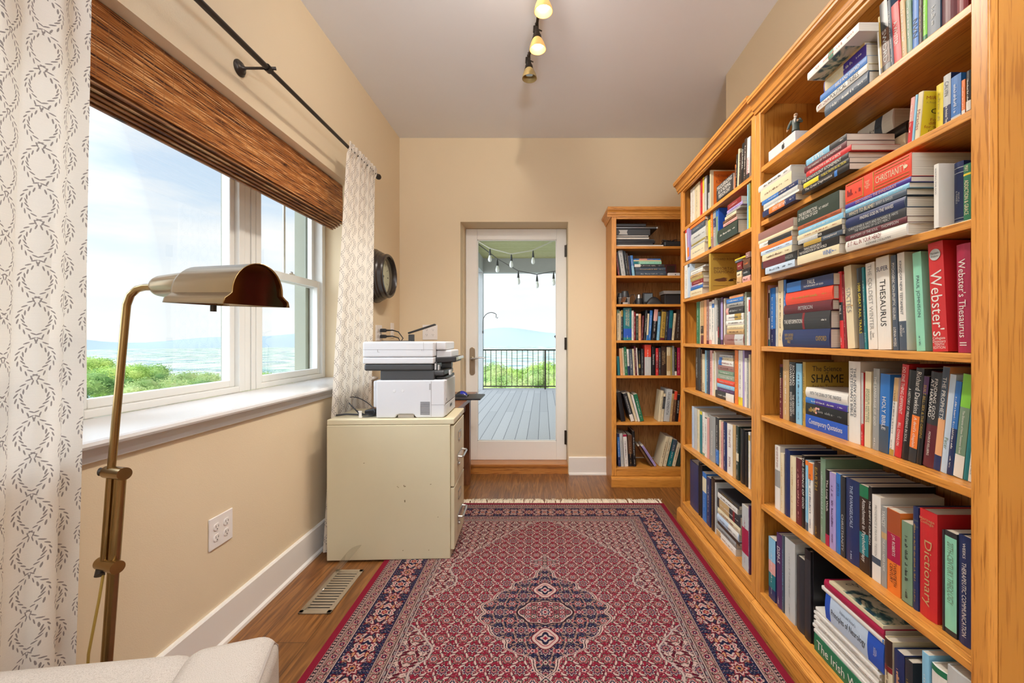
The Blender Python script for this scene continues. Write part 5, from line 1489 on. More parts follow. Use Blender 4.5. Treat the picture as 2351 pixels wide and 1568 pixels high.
# ================================================================ FILING CABINET
CT = 0.778
root = empty('filing_cabinet', 'putty coloured two drawer steel filing cabinet under the printer', 'filing cabinet', (-1.176, 2.318, 0.0107), (0, 0, math.radians(2.2)))
w, d = 0.688, 0.375; H = CT-0.0107        # local x: long side seen from the viewer, +x end is the drawer front
b = MB(); b.box(0, w-0.022, 0, d, 0.0, H-0.031); b.box(0.001, w-0.001, 0.001, d-0.001, H-0.030, H); b.build('cabinet_body', M_cab, root, bevel=0.004)
dz = [(0.045, 0.385), (0.392, H-0.040)]
for z0, z1 in dz:
    b = MB(); b.box(w-0.021, w-0.001, 0.010, d-0.010, z0, z1); dr = b.build('drawer', M_cab, root, bevel=0.003)
    zm = z0+(z1-z0)*0.38
    b = MB(); b.tube([(w-0.001, d*0.30, zm+0.012), (w+0.026, d*0.30, zm+0.010), (w+0.030, d*0.34, zm+0.008), (w+0.030, d*0.70, zm+0.008), (w+0.026, d*0.74, zm+0.010), (w-0.001, d*0.74, zm+0.012)], 0.006, 10); b.box(w-0.001, w+0.004, d*0.28, d*0.76, zm-0.012, zm+0.022)
    b.build('drawer_handle', M_chrome, dr, smooth=False, bevel=0.001)
    b = MB(); b.lathe([(0.008, 0), (0.008, 0.012), (0.005, 0.014)], (w-0.001, d*0.36, zm-0.035), (1, 0, 0), 14); b.box(w-0.001, w+0.008, d*0.33, d*0.42, zm-0.036, zm-0.030); b.build('drawer_latch', M_chrome, dr)
    zl = z0+(z1-z0)*0.74
    b = MB(); yc = d*0.5
    for a in ((yc-0.045, yc+0.045, zl-0.024, zl-0.019), (yc-0.045, yc+0.045, zl+0.019, zl+0.024), (yc-0.045, yc-0.040, zl-0.024, zl+0.024), (yc+0.040, yc+0.045, zl-0.024, zl+0.024)): b.box(w-0.001, w+0.003, *a)
    b.build('label_holder', M_chrome, dr)
    b = MB(); b.box(w-0.0012, w+0.0006, yc-0.040, yc+0.040, zl-0.019, zl+0.019); b.build('label_card', plain('label_card', (0.62, 0.52, 0.38), 0.7), dr)
b = MB(); b.lathe([(0.009, 0), (0.009, 0.004)], (w-0.001, d*0.55, H-0.016), (1, 0, 0), 16); b.build('cabinet_lock', M_chrome, root)
b = MB(); R = random.Random(8)
for x, z in ((0.38, 0.40), (0.385, 0.395), (0.415, 0.405), (0.42, 0.40), (0.56, 0.41), (0.20, 0.53), (0.41, 0.05), (0.55, 0.05), (0.60, 0.23), (0.42, 0.32)): b.obox((x, -0.0004, z), (0.004+R.random()*0.006, 0, 0.002), (0, 0.0008, 0), (-0.001, 0, 0.003+0.01*R.random()*(x > 0.41 and x < 0.43)))
b.build('paint_chips', plain('chipped_enamel', (0.22, 0.17, 0.09), 0.7), root)
# ================================================================ PRINTER
pr = empty('printer', 'white and black multifunction laser printer on the filing cabinet', 'printer', (-0.925, 2.362, CT+0.0008), (0, 0, math.radians(2.2)))
def pz(z): return z-CT
bw = 0.378; bd = 0.34
b = MB()   # lower body with hand recess at the base
b.prism([(0, 0.0), (0.105, 0.0), (0.115, 0.016), (0.125, 0.020), (0.20, 0.020), (0.208, 0.016), (0.218, 0.0), (bw-0.012, 0.0), (bw, 0.008), (bw, 0.210), (0, 0.210)], 1, 0.0, bd)
b.box(-0.022, 0.0, 0.02, bd-0.02, 0.055, 0.205)
b.build('printer_body', M_white, pr, bevel=0.008, seg=3)
b = MB(); b.box(0.118, 0.206, 0.006, 0.02, 0.001, 0.019); b.build('hand_recess', plain('recess_grey', (0.35, 0.31, 0.26), 0.6), pr)
b = MB()
for k in range(12): b.box(0.243, 0.295, -0.0012, 0.0, 0.018+k*0.0062, 0.0205+k*0.0062)
b.build('side_vent', M_dgrey, pr)
b = MB()
for x in (0.10, 0.145): b.lathe([(0.008, 0), (0.007, 0.001)], (x, -0.0003, 0.150), (0, -1, 0), 20)
b.build('screw_caps', plain('pale_grey_plastic', (0.66, 0.66, 0.66), 0.4), pr)
b = MB(); b.box(0.302, 0.3035, -0.001, 0.0, 0.004, 0.205); b.box(0.3035, bw, -0.001, 0.0, 0.072, 0.0735); b.box(0.292, 0.300, -0.0012, 0, 0.155, 0.19)
b.box(bw, bw+0.001, 0.0, bd, 0.073, 0.075); b.build('panel_seams', plain('seam_grey', (0.34, 0.33, 0.33), 0.6), pr)
b = MB(); b.box(bw-0.001, bw+0.003, 0.02, bd-0.02, 0.078, 0.205); b.box(bw-0.001, bw+0.003, 0.02, bd-0.02, 0.008, 0.070); b.build('front_cover', M_white, pr, bevel=0.002)
b = MB(); b.box(bw+0.0025, bw+0.0045, bd*0.42, bd*0.6, 0.040, 0.056); b.box(bw+0.0025, bw+0.0045, 0.03, 0.036, 0.09, 0.105); b.build('tray_grip', M_dgrey, pr)
b = MB(); b.box(0.022, bw-0.06, 0.004, bd-0.01, 0.2105, 0.262); b.box(bw-0.06, bw-0.002, 0.05, bd-0.01, 0.2105, 0.226); b.build('output_neck', M_dgrey, pr, bevel=0.004)
b = MB(); b.box(-0.064, 0.312, -0.004, bd-0.004, 0.262, 0.300); b.box(0.255, 0.372, 0.012, bd-0.03, 0.232, 0.262); b.build('scanner_base', M_dgrey, pr, bevel=0.010, seg=3)
b = MB(); b.box(-0.070, 0.318, -0.008, bd, 0.3005, 0.336); b.build('scanner_lid', M_white, pr, bevel=0.006)
b = MB(); b.box(-0.070, 0.318, -0.008, bd, 0.3375, 0.423); b.box(0.318, 0.375, 0.05, bd-0.01, 0.375, 0.423); b.box(0.318, 0.405, 0.06, bd-0.03, 0.318, 0.374); b.build('document_feeder', M_white, pr, bevel=0.008, seg=3)
b = MB(); b.box(-0.069, 0.317, -0.0088, -0.0078, 0.3795, 0.381); b.box(0.010, 0.0125, -0.0088, -0.0078, 0.365, 0.3795); b.box(0.0125, 0.022, -0.0088, -0.0078, 0.365, 0.367); b.box(0.252, 0.2545, -0.0088, -0.0078, 0.372, 0.3795); b.box(0.262, 0.2635, -0.0088, -0.0078, 0.372, 0.422); b.build('lid_seams', plain('seam_grey', (0.34, 0.33, 0.33), 0.6), pr)
b = MB(); b.obox((0.365, 0.14, 0.320), (0.135, 0, 0.006), (0, 0.20, 0), (-0.0015, 0, 0.032)); b.build('control_panel', M_black, pr, bevel=0.006)
b = MB(); b.obox((0.436, 0.15, 0.326), (0.020, 0, 0.010), (0, 0.19, 0), (-0.003, 0, 0.016)); b.build('panel_screen', plain('screen_glass', (0.36, 0.38, 0.30), 0.12), pr, bevel=0.002)
b = MB(); b.tube([(0.322, 0.03, 0.268), (0.322, 0.03, 0.31)], 0.008, 10); b.tube([(0.345, 0.10, 0.292), (0.40, 0.10, 0.292)], [0.026, 0.026], 20); b.build('panel_hinge', M_dgrey, pr, smooth=True)
b = MB(); b.box(0.316, 0.326, 0.02, 0.10, 0.264, 0.300); b.box(0.334, 0.340, 0.02, 0.08, 0.262, 0.292); b.box(0.392, 0.402, 0.04, 0.10, 0.235, 0.262); b.build('paper_guides', M_white, pr, bevel=0.002)
# cables on top of the cabinet, behind the printer
root = empty('power_cable', 'tangle of black cable and adapter on the filing cabinet behind the printer', 'cable', (-1.08, 2.45, CT))
b = MB(); z = CT+0.0085
pts = [(-1.165, 2.405, z), (-1.10, 2.385, z+0.010), (-1.02, 2.40, z+0.004), (-0.97, 2.44, z)]; b.tube(pts, 0.0055, 8)
pts = [(-1.02, 2.39, z)]+[(-1.03+0.075*math.cos(a), 2.42+0.03*math.sin(a), z+0.050-0.050*math.cos(a*1.0+0.6)) for a in np.linspace(-2.6, 2.8, 16)]; b.tube([Vector(p) for p in pts], 0.0028, 8)
b.tube([(-1.00, 2.37, z-0.002), (-0.965, 2.36, z), (-0.935, 2.40, z)], 0.0028, 8)
local(b, root, 'cord', M_black, smooth=True)
b = MB(); b.obox((-0.99, 2.47, CT+0.018), (0.07, 0, 0.01), (0, 0.05, 0), (0, 0, 0.034)); local(b, root, 'adapter', M_black, bevel=0.006)
b = MB(); b.obox((-1.013, 2.365, CT+0.020), (0.016, 0, 0), (0, 0.001, 0), (0, 0, 0.034)); b.obox((-1.013, 2.362, CT+0.0375), (0.020, 0, 0), (0, 0.002, 0), (0, 0, 0.006)); local(b, root, 'paper_tag', plain('tag_paper', (0.78, 0.76, 0.72), 0.7))
# ================================================================ DESK
root = empty('desk', 'dark wood desk behind the filing cabinet', 'desk', (-0.92, 3.25, 0))
b = MB(); b.box(-1.165, -0.575, 2.76, 3.74, 0.722, 0.752); b.build('desk_top', M_walnut, None, bevel=0.003); dt = COL.objects[-1]
dt.parent = root; dt.matrix_parent_inverse = Matrix.Translation(-root.location)
for x, y in ((-0.645, 3.58), (-1.12, 3.58), (-0.645, 2.80), (-1.12, 2.80)):
    b = MB(); b.box(x-0.033, x+0.033, y-0.033, y+0.033, 0.0108 if (y < 3 and x > -1) else 0.0005, 0.7215); local(b, root, 'desk_leg', M_walnut_v, bevel=0.003)
b = MB(); b.box(-0.66, -0.64, 2.834, 3.546, 0.62, 0.7215); b.box(-1.13, -1.11, 2.834, 3.546, 0.62, 0.7215); local(b, root, 'desk_apron', M_walnut_v)
b = MB(); b.obox((-0.655, 3.36, 0.7595), (0.36, 0, 0), (0, 0.27, 0), (0, 0, 0.014)); o_ = b.build('mouse_pad', M_black, None, bevel=0.004); tag(o_, 'black slab mouse pad overhanging the desk edge', 'mouse pad')
root = empty('computer_mouse', 'black and blue computer mouse on the pad beside the printer', 'mouse', (-0.64, 3.36, 0.767))
b = MB(); b.grid(lambda u, v: (-0.05+0.10*u, -0.032*math.cos(PI*v), 0.0005+0.040*math.sin(PI*v)*math.sin(PI*min(max(u, 0.02), 0.98))**0.55), 14, 12); b.build('mouse_shell', M_black, root, smooth=True)
b = MB(); b.grid(lambda u, v: (-0.008+0.052*u, -0.0325*math.cos(PI*(0.15+0.3*v)), 0.0012+0.0402*math.sin(PI*(0.15+0.3*v))*math.sin(PI*min((-0.008+0.052*u+0.05)/0.10, 0.98))**0.55), 8, 6); b.build('blue_panel', plain('blue_gloss', (0.02, 0.03, 0.30), 0.2), root, smooth=True)
root = empty('desk_lamp', 'black folding LED desk lamp on the desk behind the printer', 'desk lamp', (-1.055, 3.42, 0.752))
b = MB(); b.box(-0.07, 0.07, -0.06, 0.06, 0.0005, 0.018); b.build('lamp_base', M_black, root, bevel=0.006)
b = MB(); b.box(-0.022, 0.022, -0.012, 0.012, 0.018, 0.50); b.build('lamp_post', M_dgrey, root, bevel=0.004)
b = MB(); b.obox((0.085, 0, 0.545), (0.215, 0, 0.070), (0, 0.045, 0), (-0.004, 0, 0.012)); b.build('lamp_arm', M_black, root, bevel=0.003)
root = empty('monitor', 'back edge of a dark grey monitor on the desk behind the printer', 'monitor', (-1.075, 3.12, 0.752), (0, 0, 0.0))
b = MB(); b.box(-0.09, 0.09, -0.07, 0.07, 0.0005, 0.012); b.box(-0.02, 0.02, -0.01, 0.01, 0.012, 0.20); b.build('monitor_stand', M_dgrey, root, bevel=0.003)
b = MB(); b.box(-0.105, 0.105, -0.012, 0.012, 0.20, 0.452); b.build('monitor_screen', M_dgrey, root, bevel=0.004)
# ================================================================ FLOOR LAMP
root = empty('floor_lamp', 'antique brass pharmacy floor lamp in front of the window', 'floor lamp', (-1.19, 1.14, 0))
b = MB(); b.lathe([(0.001, 0.0005), (0.078, 0.0005), (0.078, 0.012), (0.070, 0.018), (0.020, 0.026), (0.014, 0.04)], (-1.19, 1.135, 0), n=40); local(b, root, 'lamp_base', M_brass, smooth=True)
P0 = Vector((-1.188, 1.138, 0.03)); P1 = Vector((-1.128, 1.140, 0.862)); dirp = (P1-P0).normalized()
b = MB(); b.tube([P0, P1], 0.0125, 16); local(b, root, 'outer_pole', M_brass, smooth=True)
q0 = P0+dirp*0.60+Vector((-0.026, 0, 0)); top = Vector((-1.118, 1.142, 1.270))
b = MB(); sh = Vector((-0.026, 0, 0))
path = [q0, P1+sh, top, top+Vector((0.004, 0, 0.04)), top+Vector((0.014, 0, 0.066)), top+Vector((0.032, 0, 0.082)), top+Vector((0.052, 0, 0.087)), top+Vector((0.085, -0.004, 0.087))]
b.tube(path, 0.0090, 16); local(b, root, 'adjustable_pole', M_brass, smooth=True)
for c_, knob in ((P1, Vector((-0.062, -0.004, 0.0))), (P0+dirp*0.588, Vector((-0.030, -0.018, -0.025)))):
    b = MB(); c_ = Vector(c_); a_, e_ = c_+Vector((-0.048, 0.012, -0.002)), c_+Vector((0.028, -0.018, 0.002)); b.tube([a_, e_], 0.0165, 20); s_ = local(b, root, 'clamp', M_brass, smooth=True)
    b = MB(); b.tube([c_+Vector((-0.046, 0.010, 0)), c_+knob+Vector((0.0, 0.01, 0))], [0.007, 0.011], 14); k_ = local(b, root, 'clamp_knob', M_bronze, smooth=True); k_.parent = s_
# shade: half barrel with flared lips, closed near end
A = Vector((-0.86, 1.045, 1.304)); Bv = Vector((-0.615, 0.9225, 1.291))   # axis ends at rim height
ax = (Bv-A).normalized(); sd = ax.cross(Vector((0, 0, 1))).normalized(); up = sd.cross(ax).normalized(); LS = (Bv-A).length
def sprof(s=1.0, e=0.0):
    R_ = 0.052*s; pts = [(-R_-0.016, -0.0), (-R_-0.013, 0.012), (-R_-0.006, 0.018), (-R_, 0.024)]
    for k in range(1, 18): a = PI-PI*k/18; pts.append((R_*math.cos(a), 0.026+0.064*s*math.sin(a)))
    return pts+[(R_, 0.024), (R_+0.006, 0.018), (R_+0.013, 0.012), (R_+0.016, 0.0)]
b = MB(); pr_ = sprof()
def P_(t, p): return A+ax*t+sd*p[0]+up*p[1]
rows = [[b.bm.verts.new(P_(t, (p[0]*k1, p[1]*k2))) for p in pr_] for t, k1, k2 in ((0.0, 0.80, 0.82), (0.012, 0.93, 0.95), (0.03, 1, 1), (LS-0.004, 1, 1), (LS, 1.01, 1.01))]
for r0, r1 in zip(rows, rows[1:]):
    for i in range(len(pr_)-1): b._f([r0[i], r0[i+1], r1[i+1], r1[i]])
b._f(rows[0])
shd = local(b, root, 'lamp_shade', M_brass, smooth=True); s_ = shd.modifiers.new('s', 'SOLIDIFY'); s_.thickness = 0.0016; s_.offset = -1
b = MB(); e_ = [P_(LS-0.010, (p[0]*0.985, p[1]*0.985)) for p in pr_]; v_ = [b.bm.verts.new(p) for p in e_]; w_ = [b.bm.verts.new(p-ax*0.0015) for p in e_]; b._f(v_); b._f(w_[::-1])
for i in range(len(v_)): b._f([v_[i], v_[(i+1) % len(v_)], w_[(i+1) % len(v_)], w_[i]])
k_ = local(b, root, 'end_cap', plain('brass_dark_reflection', (0.10, 0.05, 0.028), 0.10, 1.0), smooth=False); k_.parent = shd  # reflection of the dark room put into the brass colour
b = MB(); sk0 = top+Vector((0.085, -0.004, 0.087)); sk1 = A+up*0.052-ax*0.0; dd = (sk1-sk0); L_ = dd.length
b.lathe([(0.009, 0), (0.011, 0.003), (0.016, 0.010), (0.016, 0.014), (0.020, 0.018), (0.026, 0.030), (0.028, 0.045), (0.028, L_)], sk0, dd, 28); local(b, root, 'lamp_socket', M_brass, smooth=True)
b = MB(); b.tube([P_(0.055, (-0.020, 0.0)), P_(0.055, (-0.020, -0.016))], 0.0065, 14); local(b, root, 'switch_knob', M_dgrey, smooth=True)
b = MB(); b.tube([P_(0.06, (0, 0.03)), P_(0.20, (0, 0.03))], 0.016, 14); local(b, root, 'light_bulb', plain('frosted_bulb', (0.8, 0.78, 0.72), 0.4), smooth=True)
b = MB(); b.tube([P0+dirp*0.565+Vector((-0.026, 0, 0)), P0+dirp*0.50+Vector((-0.032, 0, 0)), P0+dirp*0.35+Vector((-0.05, 0, 0)), P0+dirp*0.1+Vector((-0.046, 0, 0)), Vector((-1.23, 1.11, 0.006))], 0.0032, 8); local(b, root, 'lamp_cord', plain('gold_cord', (0.42, 0.26, 0.05), 0.4), smooth=True)
# ================================================================ ARMCHAIR (bottom left corner)
def mk_fabric():
    m, nt, N, L, b = newmat('heather_upholstery'); t = N.new('ShaderNodeTexCoord'); n = N.new('ShaderNodeTexNoise'); n.inputs['Scale'].default_value = 620; n.inputs['Detail'].default_value = 5
    r = N.new('ShaderNodeValToRGB'); e = r.color_ramp.elements; e[0].position = 0.30; e[0].color = (0.35, 0.305, 0.265, 1); e[1].position = 0.55; e[1].color = (0.50, 0.45, 0.39, 1)
    L.new(t.outputs['Object'], n.inputs[0]); L.new(n.outputs[0], r.inputs[0]); L.new(r.outputs[0], b.inputs['Base Color']); b.inputs['Roughness'].default_value = 0.95; b.inputs['Specular IOR Level'].default_value = 0.1
    bp = N.new('ShaderNodeBump'); bp.inputs['Strength'].default_value = 0.4; bp.inputs['Distance'].default_value = 0.001; L.new(n.outputs[0], bp.inputs['Height']); L.new(bp.outputs[0], b.inputs['Normal']); return m
M_fab = mk_fabric()
root = empty('armchair', 'pale heather grey upholstered armchair at the lower left corner', 'armchair', (-0.80, 0.62, 0))
def cushion(name, c, size, rotz, r, tilt=0.0):
    b = MB(); b.box(-size[0]/2, size[0]/2, -size[1]/2, size[1]/2, -size[2]/2, size[2]/2)
    o = b.build(name, M_fab, root, bevel=r, seg=6, smooth=True); o.location = Vector(c)-root.location; o.rotation_euler = (0, tilt, rotz); return o
back = cushion('chair_back', (-0.915, 0.807, 0.398), (0.42, 0.16, 0.34), math.radians(8), 0.045, 0.0)
b = MB(); b.tube([(-0.195, -0.0805, 0.145), (0.15, -0.0805, 0.145), (0.185, -0.079, 0.135), (0.2115, -0.076, 0.10), (0.2115, -0.076, -0.16)], 0.0035, 8); s_ = b.build('piping', plain('piping_cord', (0.36, 0.31, 0.27), 0.8), back, smooth=True)
arm = cushion('chair_arm', (-0.602, 0.745, 0.424), (0.175, 0.40, 0.30), math.radians(20), 0.04)
b = MB(); b.tube([(0.078, -0.17, 0.138), (0.078, 0.160, 0.138), (0.080, 0.186, 0.115), (0.082, 0.190, -0.12)], 0.003, 8); b.build('piping', plain('piping_cord', (0.36, 0.31, 0.27), 0.8), arm, smooth=True)
cushion('seat_cushion', (-0.90, 0.54, 0.28), (0.32, 0.34, 0.14), math.radians(8), 0.04)
cushion('seat_base', (-0.86, 0.66, 0.155), (0.44, 0.38, 0.10), math.radians(10), 0.015)
for x, y in ((-1.02, 0.52), (-1.02, 0.78), (-0.70, 0.52), (-0.70, 0.80)):
    b = MB(); b.tube([(x, y, 0.0108 if (x > -0.9 and y > 0.6) else 0.0005), (x, y, 0.11)], [0.014, 0.02], 12); local(b, root, 'chair_leg', M_walnut_v)
# ================================================================ THINGS ON THE SHELVES
zs = SH_AB[0]
bx = empty('gadget_box', 'flat white box with a black fruit logo on the top shelf', 'box', (XF+0.005, 1.762, zs+0.0005), (0, 0, -PI/2))
b = MB(); b.box(0, 0.186, 0, 0.15, 0, 0.040); b.build('box_lid', M_white, bx, bevel=0.002)
def logo(parent, cx, cz, s, m, y=-0.0006):
    b = MB(); body = [(0.0, 0.30), (0.16, 0.38), (0.30, 0.36), (0.40, 0.26), (0.30, 0.12), (0.32, -0.08), (0.44, -0.18), (0.34, -0.40), (0.20, -0.52), (0.06, -0.48), (-0.06, -0.48), (-0.20, -0.52), (-0.34, -0.40), (-0.44, -0.16), (-0.44, 0.10), (-0.34, 0.30), (-0.18, 0.38)]
    b.prism([(cx+p[0]*s, cz+p[1]*s) for p in body], 1, y, 0.0); b.prism([(cx+p[0]*s, cz+p[1]*s) for p in ((0.0, 0.40), (0.04, 0.56), (0.18, 0.68), (0.16, 0.52))], 1, y, 0.0)
    return b.build('logo', m, parent)
logo(bx, 0.108, 0.017, 0.022, M_black)
fg = empty('figurine', 'small dark painted figurine of a bearded man in a suit on the white box', 'figurine', (0.985, 1.665, zs+0.041), (0, 0, -0.75))
M_suit = plain('painted_suit', (0.045, 0.062, 0.05), 0.5, var=0.2, scale=60); M_trou = plain('painted_trousers', (0.15, 0.18, 0.18), 0.5, var=0.2, scale=60); M_skin = plain('painted_skin', (0.42, 0.24, 0.13), 0.5); M_beard = plain('painted_beard', (0.62, 0.58, 0.52), 0.6)
b = MB()
for sx in (-1, 1): b.tube([(sx*0.0075, 0, 0.002), (sx*0.0075, 0, 0.028), (sx*0.006, 0, 0.052)], [0.0052, 0.0062, 0.0075], 12)
b.build('trousers', M_trou, fg, smooth=True)
b = MB()
for sx in (-1, 1): b.ball((sx*0.0085, -0.004, 0.0028), 0.005, 2, (0.8, 1.6, 0.55))
b.build('shoes', M_black, fg, smooth=True)
b = MB(); b.tube([(0, 0, 0.040), (0, 0.0, 0.056), (0, 0.001, 0.072), (0, 0.001, 0.084), (0, 0.001, 0.088)], [0.0145, 0.0125, 0.0145, 0.0125, 0.005], 16)
b.tube([(-0.013, 0, 0.083), (-0.022, -0.001, 0.068), (-0.026, -0.006, 0.052)], [0.0058, 0.0050, 0.0040], 10); b.tube([(0.013, 0, 0.083), (0.021, -0.004, 0.070), (0.012, -0.014, 0.072)], [0.0058, 0.0050, 0.0040], 10)
b.build('jacket', M_suit, fg, smooth=True)
b = MB(); b.prism([(-0.004, 0.085), (0.004, 0.085), (0.0, 0.066)], 1, -0.0155, -0.011); b.build('shirt_front', M_beard, fg)
b = MB(); b.tube([(0, 0, 0.086), (0, 0, 0.092)], 0.0042, 10); b.ball((0, -0.001, 0.099), 0.0078, 3, (0.88, 1.0, 1.15)); b.ball((0, -0.0093, 0.0988), 0.0016, 2, (0.7, 1, 1.4))
for sx in (-1, 1): b.ball((sx*0.007, 0, 0.0985), 0.0016, 2, (0.6, 0.8, 1.3))
b.build('head', M_skin, fg, smooth=True)
b = MB()
for sx in (-1, 1): b.ball((sx*0.0028, -0.0083, 0.1005), 0.0008, 2)
b.build('eyes', M_black, fg)
b = MB(); b.ball((0, -0.0055, 0.0935), 0.0048, 2, (1.0, 0.75, 1.0)); b.ball((0, 0.0015, 0.1045), 0.0074, 2, (0.95, 1.0, 0.65)); b.build('beard_and_hair', M_beard, fg, smooth=True)
b = MB()
for (x, y, z_) in ((-0.027, -0.010, 0.047), (0.010, -0.018, 0.0735)):
    b.ball((x, y, z_), 0.0034, 2, (0.8, 0.9, 1.2))
    for k in range(4): b.tube([(x-0.002+0.0013*k, y-0.001, z_-0.002), (x-0.002+0.0014*k, y-0.0035, z_-0.0055+0.0006*abs(k-1)), (x-0.002+0.0014*k, y-0.0035, z_-0.0075+0.0008*abs(k-1))], [0.0009, 0.0008, 0.0006], 6)
    b.tube([(x+0.003, y, z_+0.001), (x+0.005, y-0.003, z_-0.002)], [0.0010, 0.0008], 6)
b.build('hands', M_skin, fg, smooth=True)
root = empty('eyeglass_case', 'dark folded eyeglasses case beside the leaning stack on the top shelf', 'glasses case', (0.985, 1.53, zs+0.0005), (0, 0, -PI/2+0.2))
b = MB(); b.grid(lambda u, v: (-0.06+0.12*u, 0.026*math.cos(PI*v), 0.0006+0.036*math.sin(PI*v)*(0.35+0.65*math.sin(PI*min(max(u, 0.03), 0.97))**0.5)), 16, 10); b.build('case_shell', plain('olive_leather', (0.10, 0.09, 0.05), 0.5), root, smooth=True)
b = MB(); b.box(-0.058, 0.058, -0.0275, -0.0245, 0.010, 0.014); b.build('case_seam', M_black, root)
# far corner bookcase: row 1 dark files, bag; row 2 router and frame; row 3 camera gear
def cw(px, py, P): Y = P; return (px-VX)*Y/F, HC+(VY-py)*Y/F
PB = YF3+0.05
def flatc(name, label, cat, fr, x0_, x1_, yb_, yt_, mat, z0=None, d=0.22, slope=0, P=PB, bevel=0.003, group=None):
    f = FR[fr]; xa, _ = cw(f[0]+x0_/f[2], 0, P); xb_, zt_ = cw(f[0]+x1_/f[2], f[1]+yt_/f[2], P); _, zb_ = cw(f[0], f[1]+yb_/f[2], P)
    if z0 is not None: zb_ = z0
    xa = max(xa, 0.565+0.0215)
    b = MB(); b.box(xa, xb_, P, P+d, zb_, max(zt_, zb_+0.006)); o = b.build(name, mat, None, bevel=min(bevel, (max(zt_, zb_+0.006)-zb_)*0.3)); tag(o, label, cat, group); return zt_ if zt_ > zb_+0.006 else zb_+0.006
z = SH_C[0]+0.0005
M_pap = plain('white_paper_sheaf', (0.72, 0.68, 0.62), 0.8)
z = flatc('paper_sheaf', 'white paper sheaf at the very bottom of the file pile', 'paper', 'C1', 62, 1240, 775, 755, M_pap, z)+0.0004
z = flatc('folder', 'thick charcoal folder above the bottom white sheaf in the file pile', 'folder', 'C1', 110, 990, 755, 712, M_dgrey, z)+0.0004
z = flatc('folder', 'wide black folder in the middle of the file pile', 'folder', 'C1', 70, 1040, 712, 655, M_black, z)+0.0004
z = flatc('folder', 'charcoal folder under the cream paper sheaf of the file pile', 'folder', 'C1', 70, 1020, 655, 615, M_dgrey, z)+0.0004
z = flatc('paper_sheaf', 'cream paper sheaf sticking out halfway up the file pile', 'paper', 'C1', 66, 890, 612, 575, M_pap, z)+0.0004
z = flatc('folder', 'thin black folder between the two cream sheaves', 'folder', 'C1', 66, 880, 570, 556, M_black, z)+0.0004
z = flatc('paper_sheaf', 'cream paper sheaf just under the grey file box', 'paper', 'C1', 66, 880, 552, 530, M_pap, z)+0.0004
o0 = z
z = flatc('file_box', 'dark grey file box with a silver label on the corner bookcase', 'box', 'C1', 62, 920, 525, 378, M_dgrey, z)+0.0004
_, zc_ = cw(0, 490+425/10.4545, PB); b = MB(); xa, _ = cw(1405+160/10.4545, 0, PB); xb_, _ = cw(1405+380/10.4545, 0, PB)
b.prism([(xa, o0+0.008), (xb_, o0+0.006), (xb_-0.008, o0+0.028), (xb_, o0+0.046), (xa, o0+0.046), (xa+0.012, o0+0.026)], 1, PB-0.0008, PB); bx_ = COL.objects[-1]
lb = b.build('silver_label', plain('silver_label', (0.42, 0.41, 0.38), 0.4), bx_)
zlap = z
z = flatc('laptop', 'closed black laptop on top of the file pile', 'laptop', 'C1', 62, 1085, 372, 318, M_black, z)
bx_ = COL.objects[-1]; zt_ = z
b = MB(); xa, _ = cw(1405+62/10.4545, 0, PB); xb_, _ = cw(1405+1085/10.4545, 0, PB); b.box(max(xa, 0.5875), xb_, PB-0.0012, PB, zt_-0.010, zt_-0.007); b.build('silver_edge', M_chrome, bx_)
flatc('folder', 'black printed folder lying on the laptop', 'folder', 'C1', 80, 820, 314, 245, M_black, zt_+0.0004)
b = MB(); xk, zk = cw(1405+1083/10.4545, 490+345/10.4545, PB-0.01); b.ball((xk, PB-0.012, zlap+0.008), 0.0075, 2); tag(b.build('pull_bead', M_white, None, smooth=True), 'small white bead hanging at the laptop corner', 'bead')
root = empty('camera_bag', 'black padded bag on the top shelf of the corner bookcase', 'bag', (1.12, PB+0.1, SH_C[0]))
x0b, _ = cw(1405+1245/10.4545, 0, PB); b = MB(); b.box(x0b, x0b+0.17, PB, PB+0.18, SH_C[0]+0.0006, SH_C[0]+0.055); local(b, root, 'bag_body', M_black, bevel=0.016, seg=3)
b = MB(); xs, _ = cw(1405+1180/10.4545, 0, PB)
for k in range(4):
    rr = 0.025+0.006*k; b.tube([(xs+0.045+rr*math.cos(a)+0.02*k, PB+0.05+0.5*rr*math.sin(a), SH_C[0]+0.062+0.010*math.sin(a*2+k)) for a in np.linspace(0, 5.8, 18)], 0.0035, 8)
tag(b.build('coiled_cable', M_black, None, smooth=True), 'coiled black cable lying on the padded bag', 'cable')
b = MB(); xa, _ = cw(1405+1345/10.4545, 0, PB); xb_, _ = cw(1405+1640/10.4545, 0, PB); o_ = b.box(xa, xb_, PB, PB+0.10, SH_C[1]+0.0008, SH_C[1]+0.030).build('router', M_white, None, bevel=0.007, seg=3); tag(o_, 'small white box router on the second shelf of the corner bookcase', 'router')
b = MB(); b.lathe([(0.0045, 0), (0.0045, 0.0006)], (xa+0.062, PB-0.0002, SH_C[1]+0.015), (0, -1, 0), 14); b.build('router_port', M_black, None); q_ = COL.objects[-1]; q_.parent = o_
b = MB(); xa, _ = cw(1405+1282/10.4545, 0, PB+0.14); b.box(xa, xa+0.095, PB+0.14, PB+0.16, SH_C[1]+0.0006, SH_C[1]+0.125); o_ = b.build('picture_frame', cover_mat('maroon'), None, bevel=0.003); tag(o_, 'dark maroon picture frame standing behind the white router', 'picture frame')
b = MB(); b.box(xa+0.012, xa+0.083, PB+0.1393, PB+0.14, SH_C[1]+0.012, SH_C[1]+0.113); q_ = b.build('frame_mount', cover_mat('dark brown'), o_)
z3 = SH_C[2]+0.0006
def c2x(x): return cw(1405+x/10.4545, 0, PB)[0]
root = empty('binoculars', 'dark tall binocular shape at the left of the camera gear', 'binoculars', (c2x(300), PB+0.07, z3))
